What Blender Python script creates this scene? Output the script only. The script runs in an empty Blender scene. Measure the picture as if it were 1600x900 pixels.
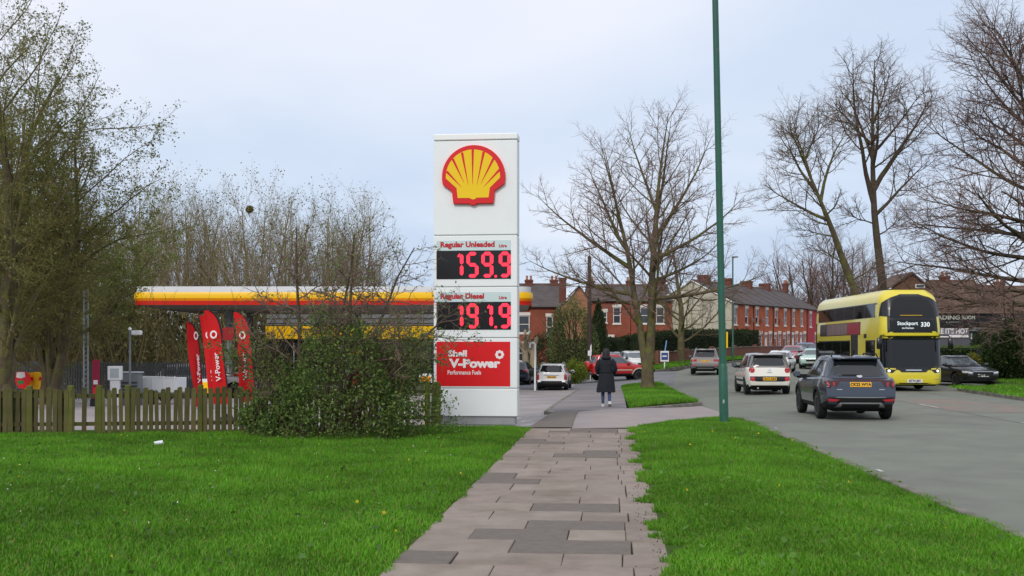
import bpy, bmesh, math, random
import numpy as np
from mathutils import Vector, Matrix
from mathutils.bvhtree import BVHTree

SC = bpy.context.scene
COL = SC.collection
R = math.radians

# ------------------------------------------------------------------ camera
FPX = 1700.0          # focal length in photograph pixels (1600 wide)
HZ = 546.0            # horizon row in the photograph
CAMH = 1.65
cam_d = bpy.data.cameras.new('camera')
cam = bpy.data.objects.new('camera', cam_d)
COL.objects.link(cam)
cam_d.sensor_width = 36.0
cam_d.lens = FPX / 1600.0 * 36.0
cam_d.shift_y = (HZ - 450.0) / 1600.0
cam_d.clip_start = 0.1
cam_d.clip_end = 3000.0
cam.location = (0, 0, CAMH)
cam.rotation_euler = (R(90), 0, 0)
SC.camera = cam

# ------------------------------------------------------------------ sky (overcast)
SUN_EL, SUN_AZ = R(38), R(203)      # azimuth clockwise from +Y: behind the camera, to the left
world = bpy.data.worlds.new('World')
SC.world = world
world.use_nodes = True
wn, wl = world.node_tree.nodes, world.node_tree.links
wn.clear()
w_out = wn.new('ShaderNodeOutputWorld')
w_bg = wn.new('ShaderNodeBackground')
w_bg.inputs['Strength'].default_value = 0.1
w_sky = wn.new('ShaderNodeTexSky')
w_sky.sky_type = 'NISHITA'
w_sky.sun_disc = False
w_sky.sun_elevation = SUN_EL
w_sky.sun_rotation = SUN_AZ
w_geo = wn.new('ShaderNodeTexCoord')
w_sep = wn.new('ShaderNodeSeparateXYZ')
wl.new(w_geo.outputs['Generated'], w_sep.inputs[0])
w_zc = wn.new('ShaderNodeMath'); w_zc.operation = 'MAXIMUM'; w_zc.inputs[1].default_value = 0.0
wl.new(w_sep.outputs['Z'], w_zc.inputs[0])
w_za = wn.new('ShaderNodeMath'); w_za.operation = 'ADD'; w_za.inputs[1].default_value = 0.13
wl.new(w_zc.outputs[0], w_za.inputs[0])
w_div = wn.new('ShaderNodeVectorMath'); w_div.operation = 'DIVIDE'
wl.new(w_geo.outputs['Generated'], w_div.inputs[0])
w_cmb = wn.new('ShaderNodeCombineXYZ')
for i in range(3):
    wl.new(w_za.outputs[0], w_cmb.inputs[i])
wl.new(w_cmb.outputs[0], w_div.inputs[1])
w_map = wn.new('ShaderNodeMapping')
w_map.inputs['Scale'].default_value = (0.75, 0.55, 0.0)
w_map.inputs['Location'].default_value = (4.3, 1.9, 0.0)
wl.new(w_div.outputs[0], w_map.inputs[0])
w_no = wn.new('ShaderNodeTexNoise')
w_no.inputs['Scale'].default_value = 0.8
w_no.inputs['Detail'].default_value = 5.0
w_no.inputs['Roughness'].default_value = 0.5
w_no.inputs['Distortion'].default_value = 0.3
wl.new(w_map.outputs[0], w_no.inputs['Vector'])
w_ramp = wn.new('ShaderNodeValToRGB')
w_ramp.color_ramp.interpolation = 'B_SPLINE'
_e = w_ramp.color_ramp.elements
_e[0].position, _e[0].color = 0.28, (0.47, 0.575, 0.76, 1)
_e[1].position, _e[1].color = 0.72, (0.86, 0.86, 0.93, 1)
_m = _e.new(0.5); _m.color = (0.63, 0.72, 0.86, 1)
# the cloud sheet thins towards the zenith
w_zr = wn.new('ShaderNodeMapRange'); w_zr.inputs[1].default_value = 0.02; w_zr.inputs[2].default_value = 0.34
w_zr.inputs[3].default_value = -0.13; w_zr.inputs[4].default_value = 0.16
wl.new(w_zc.outputs[0], w_zr.inputs[0])
w_ad = wn.new('ShaderNodeMath'); w_ad.operation = 'ADD'
wl.new(w_no.outputs['Fac'], w_ad.inputs[0]); wl.new(w_zr.outputs[0], w_ad.inputs[1])
wl.new(w_ad.outputs[0], w_ramp.inputs[0])
w_sc = wn.new('ShaderNodeVectorMath'); w_sc.operation = 'SCALE'
w_sc.inputs['Scale'].default_value = 11.6
wl.new(w_ramp.outputs[0], w_sc.inputs[0])
w_mix = wn.new('ShaderNodeMix'); w_mix.data_type = 'RGBA'
w_mix.inputs['Factor'].default_value = 0.90
wl.new(w_sky.outputs[0], w_mix.inputs['A'])
wl.new(w_sc.outputs[0], w_mix.inputs['B'])
wl.new(w_mix.outputs['Result'], w_bg.inputs['Color'])
wl.new(w_bg.outputs[0], w_out.inputs['Surface'])

sun_d = bpy.data.lights.new('sun', 'SUN')
sun_d.energy = 1.5
sun_d.angle = R(14)
sun_d.color = (1.0, 0.95, 0.88)
sun = bpy.data.objects.new('sun', sun_d)
COL.objects.link(sun)
sun.location = (-30, -40, 60)
_sd = Vector((math.sin(SUN_AZ) * math.cos(SUN_EL), math.cos(SUN_AZ) * math.cos(SUN_EL), math.sin(SUN_EL)))
sun.rotation_euler = _sd.to_track_quat('Z', 'Y').to_euler()

vs = SC.view_settings
vs.view_transform = 'Standard'
vs.look = 'None'
vs.exposure = 0.0
vs.gamma = 1.0
SC.cycles.max_bounces = 6
SC.cycles.transparent_max_bounces = 8
SC.cycles.caustics_reflective = False
SC.cycles.caustics_refractive = False

# ------------------------------------------------------------------ materials
def lin(c):
    return tuple(((v / 12.92) if v <= 0.04045 else ((v + 0.055) / 1.055) ** 2.4) for v in c)
def rgb(r, g, b):
    return lin((r / 255.0, g / 255.0, b / 255.0))

MATS = {}
def M(name, col, rough=0.6, var=0.0, scale=4.0, bump=0.0, bscale=None, metal=0.0, spec=0.4, coat=0.0,
      col2=None, thr=(0.4, 0.65), world_pos=False, emit=None, estr=1.0, trans=0.0, rnd=0.0, hue=0.0, stretch=None, attr=None, alpha=1.0):
    """Principled material; var = noise brightness change, col2 = second colour through a noise mask, rnd = change per object."""
    m = bpy.data.materials.new(name)
    m.use_nodes = True
    nt = m.node_tree; n, l = nt.nodes, nt.links
    b = n['Principled BSDF']
    b.inputs['Roughness'].default_value = rough
    b.inputs['Metallic'].default_value = metal
    b.inputs['Specular IOR Level'].default_value = spec
    if coat:
        b.inputs['Coat Weight'].default_value = coat
        b.inputs['Coat Roughness'].default_value = 0.06
    if alpha < 1:
        b.inputs['Alpha'].default_value = alpha
    b.inputs['Base Color'].default_value = (*col, 1)
    src = None
    if var or col2 or bump:
        if world_pos:
            g = n.new('ShaderNodeNewGeometry'); vec = g.outputs['Position']
        else:
            g = n.new('ShaderNodeTexCoord'); vec = g.outputs['Object']
        if stretch:
            mp = n.new('ShaderNodeMapping'); mp.inputs['Scale'].default_value = stretch
            l.new(vec, mp.inputs[0]); vec = mp.outputs[0]
    if attr:
        a = n.new('ShaderNodeAttribute'); a.attribute_name = attr
        src = a.outputs['Color']
    if col2:
        t = n.new('ShaderNodeTexNoise'); t.inputs['Scale'].default_value = scale * 0.37
        t.inputs['Detail'].default_value = 6; t.inputs['Roughness'].default_value = 0.62
        l.new(vec, t.inputs['Vector'])
        r = n.new('ShaderNodeMapRange'); r.inputs[1].default_value, r.inputs[2].default_value = thr
        l.new(t.outputs['Fac'], r.inputs[0])
        x = n.new('ShaderNodeMix'); x.data_type = 'RGBA'
        x.inputs['A'].default_value = (*col, 1); x.inputs['B'].default_value = (*col2, 1)
        if src is not None:
            l.new(src, x.inputs['A'])
        l.new(r.outputs[0], x.inputs['Factor'])
        src = x.outputs['Result']
    if var:
        t = n.new('ShaderNodeTexNoise'); t.inputs['Scale'].default_value = scale
        t.inputs['Detail'].default_value = 5; t.inputs['Roughness'].default_value = 0.65
        l.new(vec, t.inputs['Vector'])
        r = n.new('ShaderNodeMapRange'); r.inputs[1].default_value = 0.25; r.inputs[2].default_value = 0.75
        r.inputs[3].default_value = 1 - var; r.inputs[4].default_value = 1 + var
        l.new(t.outputs['Fac'], r.inputs[0])
        h = n.new('ShaderNodeHueSaturation')
        h.inputs['Color'].default_value = (*col, 1)
        if src is not None:
            l.new(src, h.inputs['Color'])
        l.new(r.outputs[0], h.inputs['Value'])
        src = h.outputs[0]
    if rnd or hue:
        oi = n.new('ShaderNodeObjectInfo')
        h = n.new('ShaderNodeHueSaturation')
        h.inputs['Color'].default_value = (*col, 1)
        if src is not None:
            l.new(src, h.inputs['Color'])
        r = n.new('ShaderNodeMapRange'); r.inputs[3].default_value = 1 - rnd; r.inputs[4].default_value = 1 + rnd
        l.new(oi.outputs['Random'], r.inputs[0]); l.new(r.outputs[0], h.inputs['Value'])
        if hue:
            f = n.new('ShaderNodeMath'); f.operation = 'MULTIPLY'; f.inputs[1].default_value = 7.31
            fr = n.new('ShaderNodeMath'); fr.operation = 'FRACT'
            l.new(oi.outputs['Random'], f.inputs[0]); l.new(f.outputs[0], fr.inputs[0])
            r2 = n.new('ShaderNodeMapRange'); r2.inputs[3].default_value = 0.5 - hue; r2.inputs[4].default_value = 0.5 + hue
            l.new(fr.outputs[0], r2.inputs[0]); l.new(r2.outputs[0], h.inputs['Hue'])
        src = h.outputs[0]
    if src is not None:
        l.new(src, b.inputs['Base Color'])
    if bump:
        t = n.new('ShaderNodeTexNoise'); t.inputs['Scale'].default_value = bscale or scale * 4
        t.inputs['Detail'].default_value = 4
        l.new(vec, t.inputs['Vector'])
        bp = n.new('ShaderNodeBump'); bp.inputs['Strength'].default_value = bump; bp.inputs['Distance'].default_value = 0.02
        l.new(t.outputs['Fac'], bp.inputs['Height']); l.new(bp.outputs[0], b.inputs['Normal'])
    if emit:
        b.inputs['Emission Color'].default_value = (*emit, 1)
        b.inputs['Emission Strength'].default_value = estr
    if trans:
        # thin leaves let some light through
        tr = n.new('ShaderNodeBsdfTranslucent'); ms = n.new('ShaderNodeMixShader')
        ms.inputs[0].default_value = trans
        if src is not None:
            l.new(src, tr.inputs['Color'])
        else:
            tr.inputs['Color'].default_value = (*col, 1)
        l.new(b.outputs[0], ms.inputs[1]); l.new(tr.outputs[0], ms.inputs[2])
        l.new(ms.outputs[0], n['Material Output'].inputs['Surface'])
    MATS[name] = m
    return m

def brick_mat(name, c1, c2, mortar, scale=1.0, var=0.2, bw=0.225, bh=0.075):
    m = bpy.data.materials.new(name); m.use_nodes = True
    n, l = m.node_tree.nodes, m.node_tree.links
    b = n['Principled BSDF']; b.inputs['Roughness'].default_value = 0.9
    b.inputs['Specular IOR Level'].default_value = 0.2
    tc = n.new('ShaderNodeTexCoord')
    sp = n.new('ShaderNodeSeparateXYZ'); l.new(tc.outputs['Object'], sp.inputs[0])
    ad = n.new('ShaderNodeMath'); ad.operation = 'ADD'; l.new(sp.outputs[0], ad.inputs[0]); l.new(sp.outputs[1], ad.inputs[1])
    cb = n.new('ShaderNodeCombineXYZ'); l.new(ad.outputs[0], cb.inputs[0]); l.new(sp.outputs[2], cb.inputs[1])
    t = n.new('ShaderNodeTexBrick'); l.new(cb.outputs[0], t.inputs['Vector'])
    t.inputs['Color1'].default_value = (*c1, 1); t.inputs['Color2'].default_value = (*c2, 1); t.inputs['Mortar'].default_value = (*mortar, 1)
    t.inputs['Scale'].default_value = scale; t.inputs['Mortar Size'].default_value = 0.008
    t.inputs['Brick Width'].default_value = bw; t.inputs['Row Height'].default_value = bh
    no = n.new('ShaderNodeTexNoise'); no.inputs['Scale'].default_value = 0.9; no.inputs['Detail'].default_value = 6
    l.new(tc.outputs['Object'], no.inputs['Vector'])
    r = n.new('ShaderNodeMapRange'); r.inputs[1].default_value = .25; r.inputs[2].default_value = .75
    r.inputs[3].default_value = 1 - var; r.inputs[4].default_value = 1 + var
    l.new(no.outputs['Fac'], r.inputs[0])
    h = n.new('ShaderNodeHueSaturation'); l.new(t.outputs['Color'], h.inputs['Color']); l.new(r.outputs[0], h.inputs['Value'])
    l.new(h.outputs[0], b.inputs['Base Color'])
    bp = n.new('ShaderNodeBump'); bp.inputs['Strength'].default_value = .4; bp.inputs['Distance'].default_value = .01; bp.invert = True
    l.new(t.outputs['Fac'], bp.inputs['Height']); l.new(bp.outputs[0], b.inputs['Normal'])
    MATS[name] = m
    return m

# ------------------------------------------------------------------ mesh helpers
class MB:
    """collects shapes; build() links them as one mesh object"""
    def __init__(s):
        s.v, s.f, s.mi, s.cur = [], [], [], 0
    def add(s, vs_, fs_):
        o = len(s.v)
        s.v.extend(tuple(p) for p in vs_)
        s.f.extend(tuple(i + o for i in f) for f in fs_)
        s.mi.extend([s.cur] * len(fs_))
        return s
    def box(s, x0, x1, y0, y1, z0, z1, mtx=None):
        p = [(x0, y0, z0), (x1, y0, z0), (x1, y1, z0), (x0, y1, z0), (x0, y0, z1), (x1, y0, z1), (x1, y1, z1), (x0, y1, z1)]
        if mtx is not None:
            p = [mtx @ Vector(q) for q in p]
        return s.add(p, [(0, 3, 2, 1), (4, 5, 6, 7), (0, 1, 5, 4), (1, 2, 6, 5), (2, 3, 7, 6), (3, 0, 4, 7)])
    def bevbox(s, x0, x1, y0, y1, z0, z1, b=0.01, mtx=None):
        """box with all its edges chamfered"""
        xs, ys, zs = (x0, x1), (y0, y1), (z0, z1)
        p, idx = [], {}
        for i in (0, 1):
            for j in (0, 1):
                for k in (0, 1):
                    sx, sy, sz = (1 - 2 * i), (1 - 2 * j), (1 - 2 * k)
                    for a in range(3):
                        q = [xs[i] + sx * b, ys[j] + sy * b, zs[k] + sz * b]
                        q[a] = (xs[i], ys[j], zs[k])[a]
                        idx[(i, j, k, a)] = len(p); p.append(tuple(q))
        f = []
        def quad(a, b_, c, d, out):
            A, B, C = Vector(p[a]), Vector(p[b_]), Vector(p[c])
            n = (B - A).cross(C - A)
            f.append((a, b_, c, d) if n.dot(Vector(out)) > 0 else (d, c, b_, a))
        for a in range(3):
            o = [q for q in range(3) if q != a]
            for side in (0, 1):
                key = lambda u, v: tuple({a: side, o[0]: u, o[1]: v}[q] for q in range(3))
                out = [0, 0, 0]; out[a] = 2 * side - 1
                quad(idx[(*key(0, 0), a)], idx[(*key(1, 0), a)], idx[(*key(1, 1), a)], idx[(*key(0, 1), a)], out)
        for a in range(3):          # edges running along axis a
            o = [q for q in range(3) if q != a]
            for u in (0, 1):
                for v in (0, 1):
                    key = lambda w: tuple({a: w, o[0]: u, o[1]: v}[q] for q in range(3))
                    out = [0, 0, 0]; out[o[0]] = 2 * u - 1; out[o[1]] = 2 * v - 1
                    quad(idx[(*key(0), o[0])], idx[(*key(1), o[0])], idx[(*key(1), o[1])], idx[(*key(0), o[1])], out)
        for i in (0, 1):
            for j in (0, 1):
                for k in (0, 1):
                    t = [idx[(i, j, k, q)] for q in range(3)]
                    A, B, C = (Vector(p[q]) for q in t)
                    n = (B - A).cross(C - A)
                    f.append(tuple(t) if n.dot(Vector((2 * i - 1, 2 * j - 1, 2 * k - 1))) > 0 else tuple(reversed(t)))
        if mtx is not None:
            p = [mtx @ Vector(q) for q in p]
        return s.add(p, f)
    def tube(s, pts, rad, n=8, cap=True, close=False):
        """tube along a polyline; rad a number or a list"""
        pts = [Vector(p) for p in pts]
        k = len(pts)
        rad = [rad] * k if not hasattr(rad, '__len__') else rad
        rings, up = [], None
        for i, p in enumerate(pts):
            if close:
                d = pts[(i + 1) % k] - pts[i - 1]
            else:
                d = pts[min(i + 1, k - 1)] - pts[max(i - 1, 0)]
            d.normalize()
            if up is None:
                up = Vector((0, 0, 1)) if abs(d.z) < 0.9 else Vector((1, 0, 0))
            a = d.cross(up); a.normalize(); c = a.cross(d); c.normalize(); up = c
            rings.append([p + (a * math.cos(2 * math.pi * j / n) + c * math.sin(2 * math.pi * j / n)) * rad[i] for j in range(n)])
        vs_ = [q for r_ in rings for q in r_]
        fs_ = []
        for i in range(k if close else k - 1):
            i2 = (i + 1) % k
            for j in range(n):
                j2 = (j + 1) % n
                fs_.append((i * n + j2, i * n + j, i2 * n + j, i2 * n + j2))
        if cap and not close:
            fs_.append(tuple(range(n))); fs_.append(tuple((k - 1) * n + j for j in reversed(range(n))))
        return s.add(vs_, fs_)
    def lathe(s, prof, n=16, c=(0, 0, 0), axis='z'):
        """profile [(r, h)...] turned about an axis"""
        vs_, fs_ = [], []
        for r_, h in prof:
            for j in range(n):
                a = 2 * math.pi * j / n
                x, y = r_ * math.cos(a), r_ * math.sin(a)
                q = {'z': (x, y, h), 'y': (x, h, -y), 'x': (h, x, y)}[axis]
                vs_.append((q[0] + c[0], q[1] + c[1], q[2] + c[2]))
        for i in range(len(prof) - 1):
            for j in range(n):
                j2 = (j + 1) % n
                fs_.append((i * n + j, i * n + j2, (i + 1) * n + j2, (i + 1) * n + j))
        if prof[0][0] > 1e-6:
            fs_.append(tuple(reversed(range(n))))
        if prof[-1][0] > 1e-6:
            fs_.append(tuple((len(prof) - 1) * n + j for j in range(n)))
        return s.add(vs_, fs_)
    def prism(s, poly, h0, h1, plane='xy'):
        """polygon (counter-clockwise) pulled from h0 to h1 along the third axis"""
        k = len(poly)
        def q(p, h):
            return {'xy': (p[0], p[1], h), 'xz': (p[0], h, p[1]), 'yz': (h, p[0], p[1])}[plane]
        vs_ = [q(p, h0) for p in poly] + [q(p, h1) for p in poly]
        fs_ = [tuple(reversed(range(k))), tuple(range(k, 2 * k))]
        fs_ += [(i, (i + 1) % k, k + (i + 1) % k, k + i) for i in range(k)]
        return s.add(vs_, fs_)
    def mesh(s, name, mat=None, smooth=None, fix=True):
        me = bpy.data.meshes.new(name)
        me.from_pydata(s.v, [], s.f)
        mats = mat if isinstance(mat, (list, tuple)) else [mat]
        for m in mats:
            me.materials.append(MATS[m] if isinstance(m, str) else m)
        if len(mats) > 1:
            me.polygons.foreach_set('material_index', s.mi)
        if fix:
            bm = bmesh.new(); bm.from_mesh(me)
            bmesh.ops.recalc_face_normals(bm, faces=bm.faces)
            bm.to_mesh(me); bm.free()
        if smooth is not None:
            me.polygons.foreach_set('use_smooth', [True] * len(me.polygons))
            if smooth < 179:
                me.set_sharp_from_angle(angle=R(smooth))
        me.update()
        return me
    def build(s, name, mat, parent=None, smooth=None, fix=True):
        return link(name, s.mesh(name, mat, smooth, fix), parent)

def link(name, me, parent=None):
    o = bpy.data.objects.new(name, me)
    COL.objects.link(o)
    if parent is not None:
        o.parent = parent
    return o

def tag(o, label=None, cat=None, group=None, kind=None):
    if label: o['label'] = label
    if cat: o['category'] = cat
    if group: o['group'] = group
    if kind: o['kind'] = kind
    return o

def thing(name, label, cat, loc=(0, 0, 0), rz=0.0, group=None):
    o = bpy.data.objects.new(name, None)
    o.empty_display_size = 0.2
    COL.objects.link(o)
    o.location = loc
    o.rotation_euler = (0, 0, rz)
    return tag(o, label, cat, group)

def copy_tree(o, parent=None):
    c = o.copy(); COL.objects.link(c)
    c.parent = parent
    for ch in o.children:
        copy_tree(ch, c)
    return c

def np_mesh(name, verts, faces_flat, nper, mat, col=None, smooth=False):
    """mesh from arrays; every face has nper corners"""
    me = bpy.data.meshes.new(name)
    nf = len(faces_flat) // nper
    me.vertices.add(len(verts)); me.vertices.foreach_set('co', np.asarray(verts, np.float32).ravel())
    me.loops.add(nf * nper); me.loops.foreach_set('vertex_index', np.asarray(faces_flat, np.int32))
    me.polygons.add(nf)
    me.polygons.foreach_set('loop_start', np.arange(0, nf * nper, nper, dtype=np.int32))
    me.polygons.foreach_set('loop_total', np.full(nf, nper, np.int32))
    if smooth:
        me.polygons.foreach_set('use_smooth', np.ones(nf, bool))
    me.update(calc_edges=True)
    me.materials.append(MATS[mat] if isinstance(mat, str) else mat)
    if col is not None:
        a = me.color_attributes.new('tint', 'FLOAT_COLOR', 'POINT')
        c4 = np.ones((len(verts), 4), np.float32); c4[:, :3] = col
        a.data.foreach_set('color', c4.ravel())
    return me

_dg = None
def text_mesh(s, size, depth=0.004, bold=0.0, align='CENTER', spacing=1.0, shear=0.0, xs=1.0):
    """lettering as a mesh in the xz plane, facing -y"""
    cu = bpy.data.curves.new('lettering', 'FONT')
    cu.body = s; cu.size = size; cu.extrude = depth / 2; cu.offset = bold
    cu.align_x = align; cu.align_y = 'CENTER'; cu.space_character = spacing; cu.shear = shear
    cu.resolution_u = 3
    ob = bpy.data.objects.new('lettering', cu)
    COL.objects.link(ob)
    dg = bpy.context.evaluated_depsgraph_get(); dg.update()
    me = bpy.data.meshes.new_from_object(ob.evaluated_get(dg))
    bpy.data.objects.remove(ob); bpy.data.curves.remove(cu)
    me.transform(Matrix.Rotation(R(90), 4, 'X') @ Matrix.Diagonal((xs, 1, 1, 1)))
    return me

def fit_lettering(name, s, mat, parent, x0, x1, z0, z1, y, bold=0.004):
    """lettering scaled to fill a box in the xz plane"""
    me = text_mesh(s, 0.2, bold=bold)
    me.materials.clear(); me.materials.append(MATS[mat])
    c = np.empty(len(me.vertices) * 3, np.float32); me.vertices.foreach_get('co', c); c = c.reshape(-1, 3)
    a, b = c.min(0), c.max(0)
    c[:, 0] = x0 + (c[:, 0] - a[0]) / (b[0] - a[0]) * (x1 - x0)
    c[:, 2] = z0 + (c[:, 2] - a[2]) / (b[2] - a[2]) * (z1 - z0)
    me.vertices.foreach_set('co', c.ravel()); me.update()
    o = link(name, me, parent); o.location = (0, y, 0)
    return o

def lettering(name, s, size, mat, parent, loc, rz=0.0, **kw):
    me = text_mesh(s, size, **kw)
    me.materials.clear(); me.materials.append(MATS[mat])
    o = link(name, me, parent); o.location = loc; o.rotation_euler = (0, 0, rz)
    return o

def PX(x, d):
    return (x - 800.0) / FPX * d
def PZ(y, d):
    return CAMH - (y - HZ) / FPX * d
def sstep(t):
    t = min(1.0, max(0.0, t))
    return t * t * (3 - 2 * t)
def lerp(a, b, t):
    return a + (b - a) * t
# ------------------------------------------------------------------ terrain
def LV(x, y):
    """level of the carriageway: a dip towards the filling station, a rise towards the terrace"""
    left = -0.42 + 0.52 * sstep((x - 2.5) / 11.0)
    z = -0.13 + sstep((y - 26.0) / 34.0) * left
    return z + 0.85 * sstep((y - 62.0) / 46.0) * (0.35 + 0.65 * sstep((x + 2) / 12.0))

M('asphalt', rgb(124, 127, 116), rough=0.9, var=0.10, scale=1.3, bump=0.3, bscale=160, world_pos=True, col2=rgb(114, 115, 107), thr=(0.42, 0.7), spec=0.25)
M('asphalt_side', rgb(126, 125, 128), rough=0.9, var=0.12, scale=1.1, bump=0.3, bscale=150, world_pos=True, col2=rgb(108, 108, 110), spec=0.25)
M('asphalt_patch', rgb(118, 110, 103), rough=0.92, var=0.16, scale=9, bump=0.5, bscale=130, world_pos=True, spec=0.2)
M('concrete', rgb(160, 152, 150), rough=0.9, var=0.10, scale=0.9, bump=0.2, bscale=70, world_pos=True, col2=rgb(140, 134, 133), spec=0.25)
M('drive_concrete', rgb(158, 147, 141), rough=0.9, var=0.07, scale=1.6, bump=0.2, bscale=80, world_pos=True, col2=rgb(143, 135, 137), spec=0.25)
M('flag_stone', rgb(146, 134, 124), rough=0.92, var=0.15, scale=3.0, bump=0.35, bscale=90, world_pos=True, col2=rgb(122, 110, 98), thr=(0.46, 0.72), rnd=0.09, hue=0.006, spec=0.2)
M('flag_bed', rgb(92, 88, 70), rough=1.0, var=0.3, scale=12, world_pos=True, col2=rgb(74, 88, 44), spec=0.1)
M('soil', rgb(84, 72, 55), rough=1.0, var=0.3, scale=6, bump=0.6, world_pos=True, col2=rgb(66, 84, 36), spec=0.1)
M('turf', rgb(58, 90, 30), rough=1.0, var=0.3, scale=2.0, bump=0.5, world_pos=True, col2=rgb(70, 82, 36), spec=0.1)
M('far_ground', rgb(98, 102, 78), rough=1.0, var=0.25, scale=0.1, world_pos=True, spec=0.1)
M('kerb_concrete', rgb(134, 128, 121), rough=0.9, var=0.2, scale=5, bump=0.3, world_pos=True, col2=rgb(100, 98, 84), rnd=0.1, spec=0.2)
M('road_paint', rgb(190, 190, 184), rough=0.7, var=0.15, scale=7, world_pos=True, col2=rgb(134, 135, 128), thr=(0.40, 0.58))
M('grass_blade', (0.07, 0.2, 0.02), rough=0.55, attr='tint', trans=0.3, spec=0.25)

def resample(pl, n):
    p = [Vector((a[0], a[1])) for a in pl]
    d = [0.0]
    for i in range(1, len(p)):
        d.append(d[-1] + (p[i] - p[i - 1]).length)
    out = []
    for k in range(n):
        t = d[-1] * k / (n - 1)
        i = 1
        while i < len(p) - 1 and d[i] < t:
            i += 1
        f = (t - d[i - 1]) / max(1e-9, d[i] - d[i - 1])
        out.append(p[i - 1].lerp(p[i], f))
    return out

def smooth_pl(pl, it=2):
    for _ in range(it):
        q = [pl[0]]
        for a, b in zip(pl, pl[1:]):
            q.append((a[0] * .75 + b[0] * .25, a[1] * .75 + b[1] * .25)); q.append((a[0] * .25 + b[0] * .75, a[1] * .25 + b[1] * .75))
        q.append(pl[-1]); pl = q
    return pl

def strip(name, left, right, n, m, zf, mat, kind='structure', skirt=0.0, label=None, cat=None):
    """sheet between two polylines, following the level zf(x, y, across 0..1)"""
    A, B = resample(left, n), resample(right, n)
    mb = MB(); vs_, fs_ = [], []
    for i in range(n):
        for j in range(m):
            q = A[i].lerp(B[i], j / (m - 1))
            vs_.append((q.x, q.y, zf(q.x, q.y)))
    for i in range(n - 1):
        for j in range(m - 1):
            fs_.append((i * m + j, i * m + j + 1, (i + 1) * m + j + 1, (i + 1) * m + j))
    if skirt:
        ring = [i * m for i in range(n)] + [(n - 1) * m + j for j in range(1, m)] + [i * m + m - 1 for i in reversed(range(n - 1))] + [j for j in reversed(range(1, m - 1))]
        base = len(vs_)
        for k in ring:
            x, y, z = vs_[k]; vs_.append((x, y, z - skirt))
        L_ = len(ring)
        for k in range(L_):
            k2 = (k + 1) % L_
            fs_.append((ring[k], ring[k2], base + k2, base + k))
    mb.add(vs_, fs_)
    o = mb.build(name, mat, smooth=40)
    # sheets face up
    me = o.data
    up = sum(p.normal.z * p.area for p in me.polygons)
    if up < 0:
        me.flip_normals()
    return tag(o, label, cat, kind=kind)

# footpath geometry: centre line X = PC0 + PS * Y
PC0, PS, PHW = -0.597, 0.0915, 1.1
def path_l(y): return PC0 + PS * y - PHW
def path_r(y): return PC0 + PS * y + PHW

ROAD_L = [(3.9, -8), (4.2, 2), (4.59, 9.75), (5.7, 26.8), (6.15, 35), (8.0, 58), (9.0, 67), (10.6, 74), (14.0, 82.5), (20.3, 93.8), (25.3, 102.5), (38, 124.5), (56, 156)]
ROAD_R = [(13.6, -8), (14.3, 2), (15.6, 20), (17.4, 37), (18.4, 45.0), (19.0, 46.4), (22.2, 48.6), (23.0, 52), (22.4, 58), (21.2, 64), (21.6, 70), (24.0, 77.5), (30, 88.5), (35, 97), (48, 119.5), (66, 151)]
ROAD_LS, ROAD_RS = smooth_pl(ROAD_L), smooth_pl(ROAD_R, 1)

# big ground sheet out to the horizon
def far_ground():
    rings = [0, 20, 40, 60, 80, 100, 130, 170, 240, 400, 800, 1600]
    na = 72
    vs_, fs_ = [(5, 40, LV(5, 40) - 0.12)], []
    for r_ in rings[1:]:
        for k in range(na):
            a = 2 * math.pi * k / na
            x, y = 5 + r_ * math.cos(a), 40 + r_ * math.sin(a)
            vs_.append((x, y, LV(x, y) - 0.14 - 0.0004 * r_))
    for k in range(na):
        fs_.append((0, 1 + k, 1 + (k + 1) % na))
    for i in range(len(rings) - 2):
        for k in range(na):
            k2 = (k + 1) % na
            fs_.append((1 + i * na + k, 1 + (i + 1) * na + k, 1 + (i + 1) * na + k2, 1 + i * na + k2))
    mb = MB(); mb.add(vs_, fs_)
    o = mb.build('ground', 'far_ground', smooth=180)
    return tag(o, kind='structure')
far_ground()

strip('road', ROAD_LS, ROAD_RS, 160, 14, lambda x, y: LV(x, y), 'asphalt')
# filling station forecourt, reaching to the footway kerb
strip('forecourt', [(-60, 21.2), (-60, 40), (-60, 86)], [(0.3, 23.2), (path_l(40), 40), (path_l(72), 72)], 60, 40, lambda x, y: LV(x, y) + 0.004, 'concrete')
strip('side_road', [(-12, 66), (path_l(58), 58.2), (8.6, 58.2)], [(-12, 92), (7, 78), (11.5, 76.2)], 40, 16, lambda x, y: LV(x, y) + 0.010, 'asphalt_side')
# dropped crossing from the road into the forecourt
strip('driveway', [(1.25, 22.75), (2.6, 23.0), (5.62, 26.2)], [(1.75, 29.0), (3.3, 31.2), (6.1, 34.9)], 24, 14,
      lambda x, y: LV(x, y) + 0.02 + 0.11 * (1 - sstep((x - 2.8) / 3.0)), 'drive_concrete')
strip('entry_apron', [(-6.0, 22.6), (-2, 22.7), (1.25, 22.75)], [(-6.0, 29), (-2, 29.2), (1.75, 29.0)], 14, 14,
      lambda x, y: LV(x, y) + 0.010 + 0.12 * sstep((x + 0.6) / 1.6) * (1 - sstep((y - 27.5) / 2)), 'concrete')
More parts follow.
